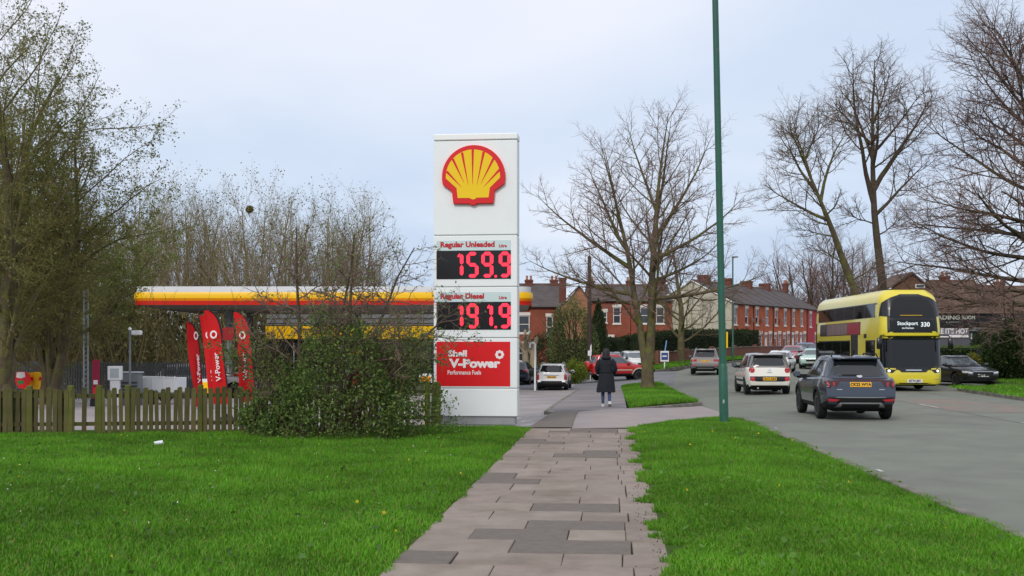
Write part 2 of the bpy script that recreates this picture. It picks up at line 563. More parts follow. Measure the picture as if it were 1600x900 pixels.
# tarmac corner of the footway beside the crossing
strip('footway_corner', [(0.35, 22.8), (0.75, 26), (1.15, 29.2)], [(1.25, 22.8), (1.5, 26), (1.78, 29.2)], 12, 6,
      lambda x, y: 0.018 + LV(x, y) + 0.13, 'asphalt_patch')
M('footway_tarmac', rgb(140, 133, 132), rough=0.92, var=0.14, scale=1.2, bump=0.3, bscale=120, world_pos=True, col2=rgb(118, 114, 115), thr=(0.42, 0.62), stretch=(0.6, 1.8, 1), spec=0.2)
strip('footway', [(path_l(29.0), 29.0), (path_l(44), 44), (path_l(58), 58)], [(path_r(29.8), 30.6), (path_r(44), 44), (path_r(58), 58)], 60, 6,
      lambda x, y: LV(x, y) + 0.125 * (0.15 + 0.85 * sstep((57.5 - y) / 2.5)), 'footway_tarmac', skirt=0.2)

# paved footpath: bed plus single flags
bed = strip('path', [(path_l(1.0) - .1, 1.0), (path_l(22.7) - .05, 22.75)], [(path_r(1.0) + .1, 1.0), (path_r(22.7) + .1, 23.0)], 40, 4, lambda x, y: -0.028, 'flag_bed')
rng = random.Random(11)
pa = -math.atan(PS)
flag_meshes = {}
def flag_mesh(w, d, v):
    key = (round(w, 2), round(d, 2), v)
    if key not in flag_meshes:
        r_ = random.Random(hash(key) & 1023)
        b, h = 0.006, 0.05
        j = lambda: r_.uniform(-0.005, 0.005)
        w2, d2 = w / 2 - 0.004, d / 2 - 0.003
        mb = MB()
        ring = [(-w2 + j(), -d2 + j()), (w2 + j(), -d2 + j()), (w2 + j(), d2 + j()), (-w2 + j(), d2 + j())]
        top = [(x - math.copysign(b, x), y - math.copysign(b, y), 0) for x, y in ring]
        mid = [(x, y, -0.007) for x, y in ring]; bot = [(x, y, -h) for x, y in ring]
        vs_ = top + mid + bot
        fs_ = [(0, 1, 2, 3)] + [(i, (i + 1) % 4, 4 + (i + 1) % 4, 4 + i) for i in range(4)] + [(4 + i, 4 + (i + 1) % 4, 8 + (i + 1) % 4, 8 + i) for i in range(4)]
        mb.add(vs_, fs_)
        flag_meshes[key] = mb
    return flag_meshes[key]
flag_cache = {}
def put_flag(u, v, w, d, var, mat, dz=0.0):
    key = (round(w, 2), round(d, 2), var, mat)
    if key not in flag_cache:
        flag_cache[key] = flag_mesh(w, d, var).mesh('paving_flag', mat)
    o = link('paving_flag', flag_cache[key], bed)
    c, s_ = math.cos(pa), math.sin(pa)
    o.location = (PC0 + v * c - u * s_, v * s_ + u * c, rng.uniform(-0.004, 0.004) + dz)
    o.rotation_euler = (rng.uniform(-.004, .004), rng.uniform(-.005, .005), pa + rng.uniform(-.003, .003))
# tarmac repairs seen on the path: (distance range, across range)
PATCHES = [((8.25, 8.75), (-1.1, -0.25)), ((8.75, 9.3), (-0.45, 0.3)), ((9.3, 9.9), (-0.55, 0.35)), ((9.9, 10.45), (-0.55, 0.6)), ((11.0, 11.5), (-0.3, 0.75)),
           ((13.7, 14.3), (-1.1, -0.35)), ((16.8, 17.6), (0.1, 0.85)), ((18.9, 19.9), (-1.1, -0.5)), ((21.6, 22.6), (-0.5, 0.5))]
u = 1.2; row = 0
while u < 22.6:
    d = rng.choice([0.52, 0.53, 0.55, 0.6])
    # one narrow flag at the right edge, broad ones with broken joints
    edge = rng.choice([0.34, 0.38, 0.42])
    cuts = [-1.1]
    x = -1.1 + (rng.choice([0.45, 0.5]) if row % 2 else 0.0)
    if row % 2: cuts.append(x)
    while x + 0.86 < 1.1 - edge - 0.25:
        x += rng.choice([0.8, 0.86, 0.9]); cuts.append(x)
    cuts.append(1.1 - edge); cuts.append(1.1)
    for a, b in zip(cuts, cuts[1:]):
        if b - a < 0.06: continue
        uc, vc = u + d / 2, (a + b) / 2
        mt = 'flag_stone'
        for (u0, u1), (v0, v1) in PATCHES:
            if u0 - .1 <= uc <= u1 + .1 and v0 <= vc <= v1:
                mt = 'asphalt_patch'
        put_flag(uc, vc, b - a, d, rng.randrange(2), mt, 0.004 if mt == 'asphalt_patch' else 0.0)
    u += d; row += 1

# grassed ground under the blades
def lump(x, y):
    return 0.022 * math.sin(x * 0.9 + 0.3 * y) * math.cos(y * 0.7 - 0.2 * x) + 0.012 * math.sin(2.3 * x + 1.1 * y)
def lawn_z(x, y):
    e = sstep((path_l(y) - x) / 0.35)
    return -0.015 + e * (0.03 + 0.6 * lump(x, y)) + 0.10 * sstep((-2.0 - x) / 5.0) * sstep((20 - y) / 8)
def verge_z(x, y):
    # slopes from the path down to the kerb
    t = (x - path_r(y)) / 2.6
    return 0.005 + 0.5 * lump(x, y) + 0.04 * math.sin(math.pi * min(1, max(0, t))) - 0.05 * sstep((t - .75) / .3)
FENCE = [(-16.0, 20.1), (-9.9, 20.7), (-5.0, 21.4), (-1.48, 23.2)]
def fence_y(x):
    for (x0, y0), (x1, y1) in zip(FENCE, FENCE[1:]):
        if x <= x1:
            return lerp(y0, y1, (x - x0) / (x1 - x0))
    return FENCE[-1][1]
strip('lawn', [(-18, 1.0), (-18, 21.5)], [(path_l(1) + .08, 1.0), (path_l(22.8) + 0.05, 22.9)], 60, 60, lawn_z, 'turf', skirt=0.3)
strip('verge', [(path_r(1) - .06, 1.0), (path_r(23) - .04, 23.0)], [(4.12, 1.0), (4.59 - .12, 9.75), (5.52, 26.2)], 60, 14, verge_z, 'turf', skirt=0.3)
ISL_L = [(path_r(31.4), 31.2), (path_r(44), 44), (path_r(57), 57)]
ISL_R = [(6.0, 35.2), (6.75, 44), (7.75, 56.6)]
def isl_z(x, y):
    return LV(x, y) + 0.13 + 0.06 * math.sin(math.pi * min(1, max(0, (x - path_r(y)) / 2.3))) + 0.3 * lump(x, y)
strip('verge_island', ISL_L, ISL_R, 50, 10, isl_z, 'turf', skirt=0.3)
# verge in front of the garden wall past the side road
V2_L = [(9.0, 81.0), (11.2, 82.8), (18.0, 94.6), (23.4, 104)]
V2_R = [(10.4, 77.5), (14.0, 83.2), (20.0, 94.4), (25.0, 103)]
strip('far_verge', V2_L, V2_R, 40, 8, lambda x, y: LV(x, y) + 0.14 + 0.1 * sstep((y - 78) / 6), 'turf', skirt=0.35)
strip('far_pavement', [(22.6, 103.2), (35.4, 125.3), (53, 156)], [(25.1, 102.7), (37.8, 124.7), (55.8, 156)], 30, 4, lambda x, y: LV(x, y) + 0.13, 'footway_tarmac', skirt=0.3)
# verge on the other side of the road
RV_L = [(14.6, 2), (15.8, 20), (17.6, 37), (18.6, 45.2), (19.3, 46.6), (22.4, 48.8), (23.2, 53), (22.6, 58), (21.4, 64), (21.8, 70), (24.2, 77.4), (30.2, 88.4), (35.2, 96.9), (48.2, 119.4)]
RV_R = [(40, 2), (42, 20), (42, 37), (42, 45), (42, 48), (42, 51), (44, 54), (46, 60), (48, 66), (52, 72), (58, 80), (64, 92), (80, 119)]
strip('roadside_verge', smooth_pl(RV_L, 1), smooth_pl(RV_R, 1), 60, 24, lambda x, y: LV(x, y) + 0.13 + 0.015 * max(0, x - 19), 'turf', skirt=0.3)

# kerbs, stone by stone
kerb_cache = {}
def kerb(pl, zf, name='kerb', h=0.13, w=0.125):
    root = bpy.data.objects.new(name, None); COL.objects.link(root); tag(root, kind='structure')
    p = [Vector(q) for q in smooth_pl(pl, 1)]
    tot = sum((b - a).length for a, b in zip(p, p[1:]))
    n = max(2, round(tot / 0.915))
    q = resample(p, n + 1)
    for a, b in zip(q, q[1:]):
        L_ = round((b - a).length - 0.008, 2)
        if L_ not in kerb_cache:
            mb = MB(); mb.bevbox(-L_ / 2, L_ / 2, -w / 2, w / 2, -0.12, h, 0.014)
            kerb_cache[L_] = mb.mesh('kerb_stone', 'kerb_concrete')
        o = link('kerb_stone', kerb_cache[L_], root)
        c = (a + b) / 2
        za, zb = zf(a.x, a.y), zf(b.x, b.y)
        o.location = (c.x, c.y, (za + zb) / 2 + rng.uniform(-.004, .004))
        o.rotation_euler = (0, -math.atan2(zb - za, (b - a).length), math.atan2(b.y - a.y, b.x - a.x))
    return root
kerb([(4.36, 6), (4.53, 9.75), (5.62, 26.6)], LV)
kerb([(3.35, 31.1), (6.05, 35.1)], LV)
kerb([(6.1, 35.2), (6.82, 44), (7.85, 56.4), (7.3, 57.6), (5.8, 57.9)], LV)
kerb([(path_l(29.4) - .07, 29.4), (path_l(44) - .07, 44), (path_l(57.6) - .07, 57.6)], LV)
kerb([(16.55, 29), (17.45, 37), (18.45, 45.1), (19.15, 46.5), (22.3, 48.7)], LV)
kerb([(10.2, 77.2), (14.05, 83.0), (20.15, 94.1), (25.15, 102.8)], LV)

# painted marks
def paint(pts, z=0.007):
    mb = MB(); mb.add([(x, y, LV(x, y) + z) for x, y in pts], [tuple(range(len(pts)))])
    o = mb.build('road_marking', 'road_paint')
    return tag(o, kind='structure')
def apron_z(x, y): return LV(x, y) + 0.016 + 0.12 * sstep((x + 0.6) / 1.6) * (1 - sstep((y - 27.5) / 2))
for k, (xa, xb) in enumerate([(-0.55, 0.35), (-1.4, -0.2)]):
    for q in range(3):
        y0 = 23.6 + q * 1.5 + 0.3 * k
        mb = MB()
        pts = [(xa, y0), (xa + .28, y0), (xb + .55, y0 + 1.2), (xb + .25, y0 + 1.2)]
        if k == 0:
            mb.add([(x, y, apron_z(x, y)) for x, y in pts], [(0, 1, 2, 3)])
            tag(mb.build('road_marking', 'road_paint'), kind='structure')
for k in range(9):      # faint edge dashes beside the verge and centre dashes
    y0 = 11.5 + k * 4.3
    x0 = 4.95 + 0.066 * (y0 - 9.75)
    if k in (1, 3):
        paint([(x0, y0), (x0 + .07, y0), (x0 + .08, y0 + .3), (x0 + .02, y0 + .3)])
    xc = 10.5 + 0.085 * (y0 - 5)
    if k % 2: paint([(xc, y0), (xc + .1, y0), (xc + .27, y0 + 2.0), (xc + .17, y0 + 2.0)])

# a tar joint along the carriageway and a worn patch of red surfacing
M('tar_joint', rgb(96, 98, 96), rough=0.9, var=0.2, scale=3, world_pos=True)
M('red_surfacing', rgb(138, 122, 112), rough=0.92, var=0.12, scale=2, bump=0.3, bscale=120, world_pos=True, col2=rgb(124, 126, 117), thr=(0.42, 0.62), spec=0.2)
def lane_x(y, f):
    return lerp(4.59 + .066 * (y - 9.75), 14.9 + .1 * (y - 12), f)
for f, w in ((.62, .03), (.86, .025)):
    ys = [8 + k * 1.0 for k in range(39)]
    strip('tar_joint', [(lane_x(y, f) + .012 * math.sin(2.1 * y), y) for y in ys], [(lane_x(y, f) + w + .010 * math.sin(1.7 * y + 1), y) for y in ys], 80, 2, lambda x, y: LV(x, y) + .005, 'tar_joint')
strip('red_patch', [(12.6, 31), (13.2, 38)], [(15.6, 30), (16.2, 38.6)], 12, 8, lambda x, y: LV(x, y) + .004, 'red_surfacing')

# ------------------------------------------------------------------ grass
def make_grass(name, pts, hgt, wid, seed, zf, label, dark=1.0, tris=3):
    """pts (n, 2); every blade a bent strip"""
    r_ = np.random.default_rng(seed)
    n = len(pts)
    x, y = pts[:, 0], pts[:, 1]
    z = np.array([zf(a, b) for a, b in pts])
    ang = r_.uniform(0, 2 * np.pi, n)
    clump = 0.5 + 0.5 * np.sin(x * 2.9 + np.sin(y * 2.3) * 1.7) * np.sin(y * 2.1 + np.sin(x * 1.9) * 1.3)
    big = 0.5 + 0.5 * np.sin(x * 0.55 + 1.3) * np.sin(y * 0.9 + 0.45 * x)
    h = hgt * r_.uniform(0.45, 1.15, n) * (0.62 + 0.55 * clump)
    lean = r_.uniform(0.15, 0.95, n) * h
    la = ang + r_.normal(0, 0.6, n)
    dx, dy = np.cos(la) * lean, np.sin(la) * lean
    wx, wy = -np.sin(ang) * wid * 0.5, np.cos(ang) * wid * 0.5
    g = r_.uniform(0, 1, n)
    base = np.stack([0.082 + 0.085 * g, 0.25 + 0.15 * g, 0.012 + 0.010 * g], 1)
    yel = (r_.uniform(0, 1, n) < 0.07)[:, None]
    base = np.where(yel, np.array([0.26, 0.26, 0.07]), base)
    base *= (0.72 + 0.38 * clump[:, None]) * (0.8 + 0.35 * big[:, None]) * dark
    if tris == 3:
        V = np.empty((n, 5, 3), np.float32)
        V[:, 0] = np.stack([x - wx, y - wy, z - 0.01], 1); V[:, 1] = np.stack([x + wx, y + wy, z - 0.01], 1)
        mx, my, mz = x + dx * 0.35, y + dy * 0.35, z + h * 0.6
        V[:, 2] = np.stack([mx - wx * .8, my - wy * .8, mz], 1); V[:, 3] = np.stack([mx + wx * .8, my + wy * .8, mz], 1)
        V[:, 4] = np.stack([x + dx, y + dy, z + h * 0.93], 1)
        o = np.arange(n)[:, None] * 5
        F = (np.array([[0, 1, 3, 0, 3, 2, 2, 3, 4]]) + o).ravel()
        c = np.repeat(base, 5, 0)
    else:
        V = np.empty((n, 3, 3), np.float32)
        V[:, 0] = np.stack([x - wx, y - wy, z - 0.01], 1); V[:, 1] = np.stack([x + wx, y + wy, z - 0.01], 1)
        V[:, 2] = np.stack([x + dx, y + dy, z + h], 1)
        F = np.arange(n * 3)
        c = np.repeat(base, 3, 0)
    me = np_mesh(name, V.reshape(-1, 3), F, 3, 'grass_blade', c)
    o = link(name, me)
    return tag(o, label, 'grass', kind='stuff')

gr = np.random.default_rng(5)
def scatter(n, y0, y1, fl, fr, power=1.0):
    """random points between x = fl(y) and fr(y)"""
    ys = y0 + (y1 - y0) * gr.uniform(0, 1, n) ** power
    a = np.array([fl(v) for v in ys]); b = np.array([fr(v) for v in ys])
    w = np.maximum(b - a, 0)
    keep = gr.uniform(0, 1, n) < w / max(w.max(), 1e-6)
    xs = a + gr.uniform(0, 1, n) * w
    return np.stack([xs, ys], 1)[keep]
def rag(y, s):
    return 0.10 * math.sin(3.1 * y + s) + 0.07 * math.sin(7.7 * y + 2 * s) + 0.05 * math.sin(17 * y + s) + 0.03
def lawn_fl(y): return max(-17, -0.505 * y - 0.6)
near = scatter(150000, 6.8, 13.5, lawn_fl, lambda y: path_l(y) + .32 * rag(y, 1.0))
make_grass('grass', near, 0.062, 0.0085, 1, lawn_z, 'bright green long grass on the lawn beside the path')
def lawn_keep(p):
    return p[np.array([b < fence_y(a) + 0.25 for a, b in p])]
far = lawn_keep(scatter(260000, 13.5, 23.0, lawn_fl, lambda y: path_l(y) + .32 * rag(y, 1.0)))
make_grass('grass', far, 0.075, 0.016, 2, lawn_z, 'bright green long grass in front of the picket fence', tris=1)
def vr_fr(y): return 4.59 - 0.02 + 0.065 * (y - 9.75)
nr = scatter(110000, 6.8, 13.5, lambda y: path_r(y) - rag(y, 2.3) - 0.03, vr_fr)
make_grass('grass', nr, 0.065, 0.0085, 3, verge_z, 'green grass with weeds on the verge between path and road')
fr_ = scatter(110000, 13.5, 26.3, lambda y: max(path_r(y) - rag(y, 2.3) - 0.03, 2.55 + (y - 23.0) * 0.92 if y > 23 else -9), vr_fr)
make_grass('grass', fr_, 0.08, 0.016, 4, verge_z, 'green grass round the foot of the green lamp post', tris=1)
isl = scatter(70000, 31.3, 57.2, lambda y: path_r(y) + 0.02, lambda y: min(6.0 + 0.083 * (y - 35.2), 3.4 + (y - 31.25) * 0.69) if y < 36 else 6.0 + 0.083 * (y - 35.2))
make_grass('grass', isl, 0.13, 0.035, 6, isl_z, 'short grass on the island round the big bare tree', tris=1)
def v2z(x, y): return LV(x, y) + 0.14 + 0.1 * sstep((y - 78) / 6)
p2 = gr.uniform(0, 1, (24000, 2))
A_, B_ = resample(V2_L, 60), resample(V2_R, 60)
pp = np.array([tuple(A_[int(a * 59)].lerp(B_[int(a * 59)], b) + Vector(((c - .5) * .6, (c2 - .5) * .6))) for (a, b), (c, c2) in zip(p2, gr.uniform(0, 1, (24000, 2)))])
make_grass('grass', pp, 0.16, 0.06, 7, v2z, 'grass on the corner verge under the garden wall', tris=1)
rv = scatter(60000, 30, 58, lambda y: 17.0 + 0.12 * (y - 34) if y < 46 else 22.6 + 0.17 * (y - 48.8), lambda y: 30)
make_grass('grass', rv, 0.14, 0.04, 8, lambda x, y: LV(x, y) + 0.13 + 0.015 * max(0, x - 19), 'grass on the verge in front of the trimmed hedges', tris=1)
# ------------------------------------------------------------------ price sign
M('sign_white', rgb(240, 243, 242), rough=0.35, var=0.02, scale=1.5, col2=rgb(226, 229, 227), thr=(0.55, 0.85))
M('sign_cap', rgb(246, 246, 244), rough=0.35)
M('sign_side', rgb(196, 199, 200), rough=0.5, var=0.05, scale=2)
M('sign_label', rgb(204, 222, 222), rough=0.4)
M('led_black', rgb(14, 9, 11), rough=0.25, spec=0.5)
M('led_cell', rgb(30, 8, 12), rough=0.4)
M('led_red', (0.9, 0.02, 0.04), rough=0.4, emit=(1.0, 0.025, 0.06), estr=1.6)
M('shell_red', rgb(222, 28, 33), rough=0.35)
M('shell_red_side', rgb(190, 30, 45), rough=0.4)
M('shell_yellow', rgb(247, 204, 10), rough=0.35)
M('letter_red', rgb(190, 40, 48), rough=0.4)
M('letter_white', rgb(245, 235, 235), rough=0.4)
M('plinth_concrete', rgb(150, 152, 152), rough=0.9, var=0.15, scale=3, bump=0.2)
M('seam_grey', rgb(120, 124, 126), rough=0.6)

SD = 23.85
K = SD / FPX
sign = thing('price_sign', 'tall white filling station price sign with red LED prices beside the path', 'sign', (PX(745, SD), SD, 0.0), -0.105)
def sx(px): return (px - 745) * K / math.cos(0.105)
def sz(py): return CAMH - (py - HZ) * K
HW, DP = 0.915, 0.22
mb = MB(); mb.bevbox(-HW + 0.05, HW - 0.05, -DP + 0.03, DP - 0.03, 0.0, sz(646), 0.02); mb.build('plinth', 'plinth_concrete', sign)
mb = MB(); mb.bevbox(-HW + 0.012, HW - 0.012, -DP + 0.012, DP - 0.012, sz(649), sz(221), 0.02); mb.build('core', 'sign_side', sign)
rows = [(649.5, 607), (605.5, 529), (527.5, 450), (448.5, 370), (368.5, 223)]
for a, b in rows:
    mb = MB(); mb.bevbox(-HW, HW, -DP - 0.012, DP + 0.012, sz(a), sz(b), 0.012)
    mb.build('panel', 'sign_white', sign)
mb = MB(); mb.bevbox(-HW - 0.006, HW + 0.006, -DP - 0.02, DP + 0.02, sz(221.5), sz(212), 0.015); mb.build('cap', 'sign_cap', sign)
FY = -DP - 0.012     # front face
def plate(name, x0, x1, y0, y1, mat, parent=sign, th=0.008, off=0.0, bev=0.003):
    mb = MB(); mb.bevbox(sx(x0), sx(x1), FY - off - th, FY - off + 0.002, sz(y1), sz(y0), bev)
    return mb.build(name, mat, parent)

SEG = {'0': 'abcdef', '1': 'bc', '2': 'abged', '3': 'abgcd', '4': 'fgbc', '5': 'afgcd', '6': 'afgedc', '7': 'abc', '8': 'abcdefg', '9': 'abcdfg'}
def seg_digit(ch, x0, x1, y0, y1, y_front, parent, mat='led_red'):
    """seven-segment figure made of small lamps in chamfered bars"""
    w, h = x1 - x0, y1 - y0
    t = 0.074
    mb = MB()
    xs = {'l': x0 + t / 2, 'r': x1 - t / 2}
    zs = {'b': y0 + t / 2, 'm': (y0 + y1) / 2, 't': y1 - t / 2}
    ends = {'a': ('l', 't', 'r', 't'), 'g': ('l', 'm', 'r', 'm'), 'd': ('l', 'b', 'r', 'b'), 'f': ('l', 'm', 'l', 't'), 'e': ('l', 'b', 'l', 'm'),
            'b': ('r', 'm', 'r', 't'), 'c': ('r', 'b', 'r', 'm')}
    for s_ in SEG[ch]:
        xa, za, xb, zb = ends[s_]
        p, q = Vector((xs[xa], zs[za])), Vector((xs[xb], zs[zb]))
        d = (q - p).normalized(); nrm = Vector((-d.y, d.x)); g = 0.008
        p2, q2 = p + d * g, q - d * g
        hex_ = [p2, p2 + d * t / 2 - nrm * t / 2, q2 - d * t / 2 - nrm * t / 2, q2, q2 - d * t / 2 + nrm * t / 2, p2 + d * t / 2 + nrm * t / 2]
        mb.prism([(v.x, v.y) for v in hex_], y_front, y_front + 0.006, 'xz')
    if ch == '1':
        mb.prism([(xs['r'] - t * .5, zs['t'] - t * .9), (xs['r'] - t * .5, zs['t'] + t * .2), (xs['r'] - t * 1.15, zs['t'] - t * .5), (xs['r'] - t * 1.15, zs['t'] - t * 1.0)], y_front + .0005, y_front + 0.006, 'xz')
    return mb.build('digit', mat, parent)
def price(y_lab, y_led, y_end, text, prices):
    bx = plate('label_strip', 685, 800, y_lab, y_led, 'sign_label', th=0.006)
    led = plate('led_panel', 684.5, 800, y_led, y_end, 'led_black', th=0.010)
    w_ = 775 if 'Un' in text else 758.5
    fit_lettering('lettering', text, 'letter_red', bx, sx(690.7), sx(w_), sz(y_lab + 13.4), sz(y_lab + 1.9), FY - 0.0085, bold=.009)
    fit_lettering('lettering', 'Litre', 'letter_red', bx, sx(781.7), sx(793.7), sz(y_lab + 11.4), sz(y_lab + 6.4), FY - 0.0085, bold=.006)
    cells = [(718, 726), (731.5, 750), (754.5, 773), (781.5, 800)]
    yt, yb = sz(y_led + 2.2), sz(y_end - 2.2)
    for ch, (a, b) in zip(prices.replace('.', ''), cells):
        if ch == '1':
            b2 = {718: 726.5, 754.5: 772.5}.get(a, b); a = b2 - 18
            b = b2
        seg_digit(ch, sx(a), sx(b), yb, yt, FY - 0.018, led)
    mb = MB(); mb.bevbox(sx(775), sx(778.6), FY - 0.017, FY - 0.009, yb, yb + 0.05, 0.004); mb.build('decimal_point', 'led_red', led)
price(377, 393, 437, 'Regular Unleaded', '159.9')
price(457, 472.5, 515.5, 'Regular Diesel', '191.9')
vp = plate('brand_panel', 684.5, 799, 534, 603, 'shell_red', th=0.008)
fit_lettering('lettering', 'Shell', 'letter_white', vp, sx(702.7), sx(732), sz(557.3), sz(547), FY - 0.0105, bold=.009)
fit_lettering('lettering', 'V-Power', 'letter_white', vp, sx(704), sx(784), sz(574.6), sz(560.4), FY - 0.0105, bold=.010)
fit_lettering('lettering', 'Performance Fuels', 'letter_white', vp, sx(702), sx(754), sz(585), sz(578), FY - 0.0105, bold=.003)
mb = MB()       # eight-lobed ring emblem
cx, cz = sx(782.7), sz(554)
n = 64
vs_, fs_ = [], []
for k in range(n):
    a = 2 * math.pi * k / n
    ro = 0.093 + 0.007 * math.cos(8 * a); ri = 0.037
    for rr in (ri, ro):
        for yy in (FY - 0.013, FY - 0.007):
            vs_.append((cx + rr * math.cos(a), yy, cz + rr * math.sin(a)))
for k in range(n):
    o, q = k * 4, ((k + 1) % n) * 4
    fs_ += [(o, o + 2, q + 2, q), (o + 2, o + 3, q + 3, q + 2), (o + 3, o + 1, q + 1, q + 3), (o + 1, o, q, q + 1)]
mb.add(vs_, fs_); mb.build('ring_emblem', 'letter_white', vp)
mb = MB(); mb.lathe([(0.022, FY - 0.0125), (0.022, FY - 0.007)], 16, (cx, 0, cz), 'y'); mb.build('ring_centre', 'letter_red', vp)

# scallop emblem, traced in units of the zoomed photograph
def ez(x, y, c=(465.0, 445.0), s=1 / 5.625):
    return sx(660 + x * s), sz(200 + y * s)
out = []
cxr, cyr, rr = 465.0, 447.0, 275.0
for k in range(49):
    a = R(180 + 14 - (k / 48) * 208)
    out.append((cxr + rr * math.cos(a), cyr - rr * math.sin(a)))
out = out + [(648, 572), (638, 680), (496, 680), (478, 694), (460, 697), (444, 692), (428, 682), (290, 680), (277, 572)]
poly = [ez(*p) for p in out]
em = MB(); em.prism(poly[::-1], FY - 0.075, FY + 0.002, 'xz')
emb = em.build('scallop_emblem', 'shell_red', sign)
bm = bmesh.new(); bm.from_mesh(emb.data)      # soft front edge
bmesh.ops.bevel(bm, geom=[e for e in bm.edges if all(abs(v.co.y - (FY - 0.075)) < 1e-5 for v in e.verts)], offset=0.008, segments=2, affect='EDGES')
bm.to_mesh(emb.data); bm.free()
yin = []
def yb_poly():
    rin = 236.0
    pts = []
    for k in range(41):
        a = R(180 + 3 - (k / 40) * 186)
        pts.append((cxr - 4 + rin * math.cos(a), cyr - rin * math.sin(a)))
    pts += [(608, 545), (597, 629), (494, 630), (478, 642), (461, 646), (446, 640), (430, 631), (328, 631), (319, 545)]
    return pts
mb = MB(); mb.prism([ez(*p) for p in yb_poly()][::-1], FY - 0.081, FY - 0.07, 'xz'); mb.build('yellow_face', 'shell_yellow', emb)
ribs = [((460, 205), (458, 515)), ((366, 235), (420, 515)), ((556, 232), (497, 515)), ((285, 290), (385, 500)), ((642, 290), (530, 510)), ((232, 398), (360, 535)), ((694, 390), (556, 535))]
for (ax, ay), (bx_, by) in ribs:
    d = Vector((bx_ - ax, by - ay)).normalized(); nn = Vector((-d.y, d.x))
    a, b = Vector((ax, ay)), Vector((bx_, by))
    q = [a + nn * 11, b + nn * 1.2, b - nn * 1.2, a - nn * 11]
    mb = MB(); mb.prism([ez(v.x, v.y) for v in q], FY - 0.0835, FY - 0.079, 'xz'); mb.build('rib', 'shell_red', emb)

# ------------------------------------------------------------------ lamp post by the path
M('post_green', rgb(46, 94, 78), rough=0.45, var=0.12, scale=6, col2=rgb(96, 106, 88), thr=(0.66, 0.74))
M('sticker', rgb(170, 175, 176), rough=0.6, var=0.2, scale=20)
M('lamp_glass', rgb(215, 220, 220), rough=0.2)
lp = thing('lamp_post', 'tall dark green lamp post standing at the end of the grass verge', 'lamp post', (PX(1131.5, 23.7), 23.7, -0.02))
lean = -0.021
def lpx(z): return lean * z
mb = MB(); mb.tube([(0, 0, -0.1), (0, 0, 0.02), (lpx(1.3), 0, 1.30), (lpx(1.36), 0, 1.36)], [0.102, 0.100, 0.098, 0.078], 16); mb.build('base', 'post_green', lp, smooth=50)
mb = MB(); mb.tube([(lpx(1.33), 0, 1.33), (lpx(5), 0, 5), (lpx(10), 0, 10.0)], [0.079, 0.074, 0.066], 16); mb.build('pole', 'post_green', lp, smooth=50)
mb = MB(); mb.tube([(lpx(10), 0, 9.98), (lpx(10) + .02, 0, 10.25), (lpx(10) + .5, 0.05, 10.5), (lpx(10) + 1.4, .1, 10.6)], [0.05, .045, .04, .04], 10); mb.build('arm', 'post_green', lp, smooth=60)
mb = MB(); mb.bevbox(lpx(10) + 1.3, lpx(10) + 2.0, -0.05, .25, 10.52, 10.66, .04); hd = mb.build('lamp_head', 'sticker', lp)
mb = MB(); mb.bevbox(lpx(10) + 1.4, lpx(10) + 1.95, 0.0, .2, 10.49, 10.53, .01); mb.build('lens', 'lamp_glass', hd)
mb = MB(); mb.bevbox(-.035, .035, -.108, -.099, .28, .98, .003); dr = mb.build('access_door', 'post_green', lp)
mb = MB(); mb.bevbox(-.05, -.015, -.112, -.104, .5, .58, .002); mb.build('sticker', 'sticker', dr)
mb = MB(); mb.bevbox(0.035, .07, -.06, .0, 1.70, 2.05, .006); mb.build('yellow_strip', 'shell_yellow', lp)
# ------------------------------------------------------------------ plants
M('bark', rgb(94, 84, 66), rough=0.95, var=0.25, scale=5, bump=0.6, bscale=30, col2=rgb(108, 110, 58), thr=(0.46, 0.66), spec=0.15)
M('bark_dark', rgb(80, 70, 60), rough=0.95, var=0.25, scale=4, col2=rgb(80, 82, 46), thr=(0.5, 0.7), spec=0.15)
M('twig', rgb(122, 104, 92), rough=0.9, var=0.15, scale=0.6, spec=0.15)
M('twig_red', rgb(132, 108, 100), rough=0.9, var=0.15, scale=0.6, spec=0.15)
M('twig_grey', rgb(164, 150, 130), rough=0.9, var=0.2, scale=0.5, col2=rgb(132, 122, 84), spec=0.15)
M('twig_olive', rgb(128, 118, 78), rough=0.9, var=0.2, scale=0.5, spec=0.15)
M('twig_brown', rgb(98, 88, 60), rough=0.9, var=0.2, scale=0.5, spec=0.15)
M('twig_willow', rgb(120, 112, 66), rough=0.9, var=0.2, scale=0.5, spec=0.15)
M('leaf', (0.06, 0.12, 0.02), rough=0.55, attr='tint', trans=0.4, spec=0.2)

def tubes_mesh(name, segs, sides, mat):
    """segs: list of (p, q, r0, r1); every one a frustum"""
    n = len(segs)
    P = np.array([s[0] for s in segs], np.float64); Q = np.array([s[1] for s in segs], np.float64)
    r0 = np.array([s[2] for s in segs]); r1 = np.array([s[3] for s in segs])
    d = Q - P; d /= np.maximum(np.linalg.norm(d, axis=1, keepdims=True), 1e-9)
    up = np.tile([0.0, 0.0, 1.0], (n, 1)); up[np.abs(d[:, 2]) > 0.95] = [1.0, 0, 0]
    a = np.cross(d, up); a /= np.linalg.norm(a, axis=1, keepdims=True); b = np.cross(a, d)
    ang = 2 * np.pi * np.arange(sides) / sides
    ring = a[:, None, :] * np.cos(ang)[None, :, None] + b[:, None, :] * np.sin(ang)[None, :, None]
    V = np.concatenate([P[:, None] + ring * r0[:, None, None], Q[:, None] + ring * r1[:, None, None]], 1).reshape(-1, 3)
    j = np.arange(sides); j2 = (j + 1) % sides
    f = np.stack([j2, j, j + sides, j2 + sides], 1).ravel()
    F = (f[None, :] + (np.arange(n) * 2 * sides)[:, None]).ravel()
    return np_mesh(name, V, F, 4, mat, smooth=sides > 4)

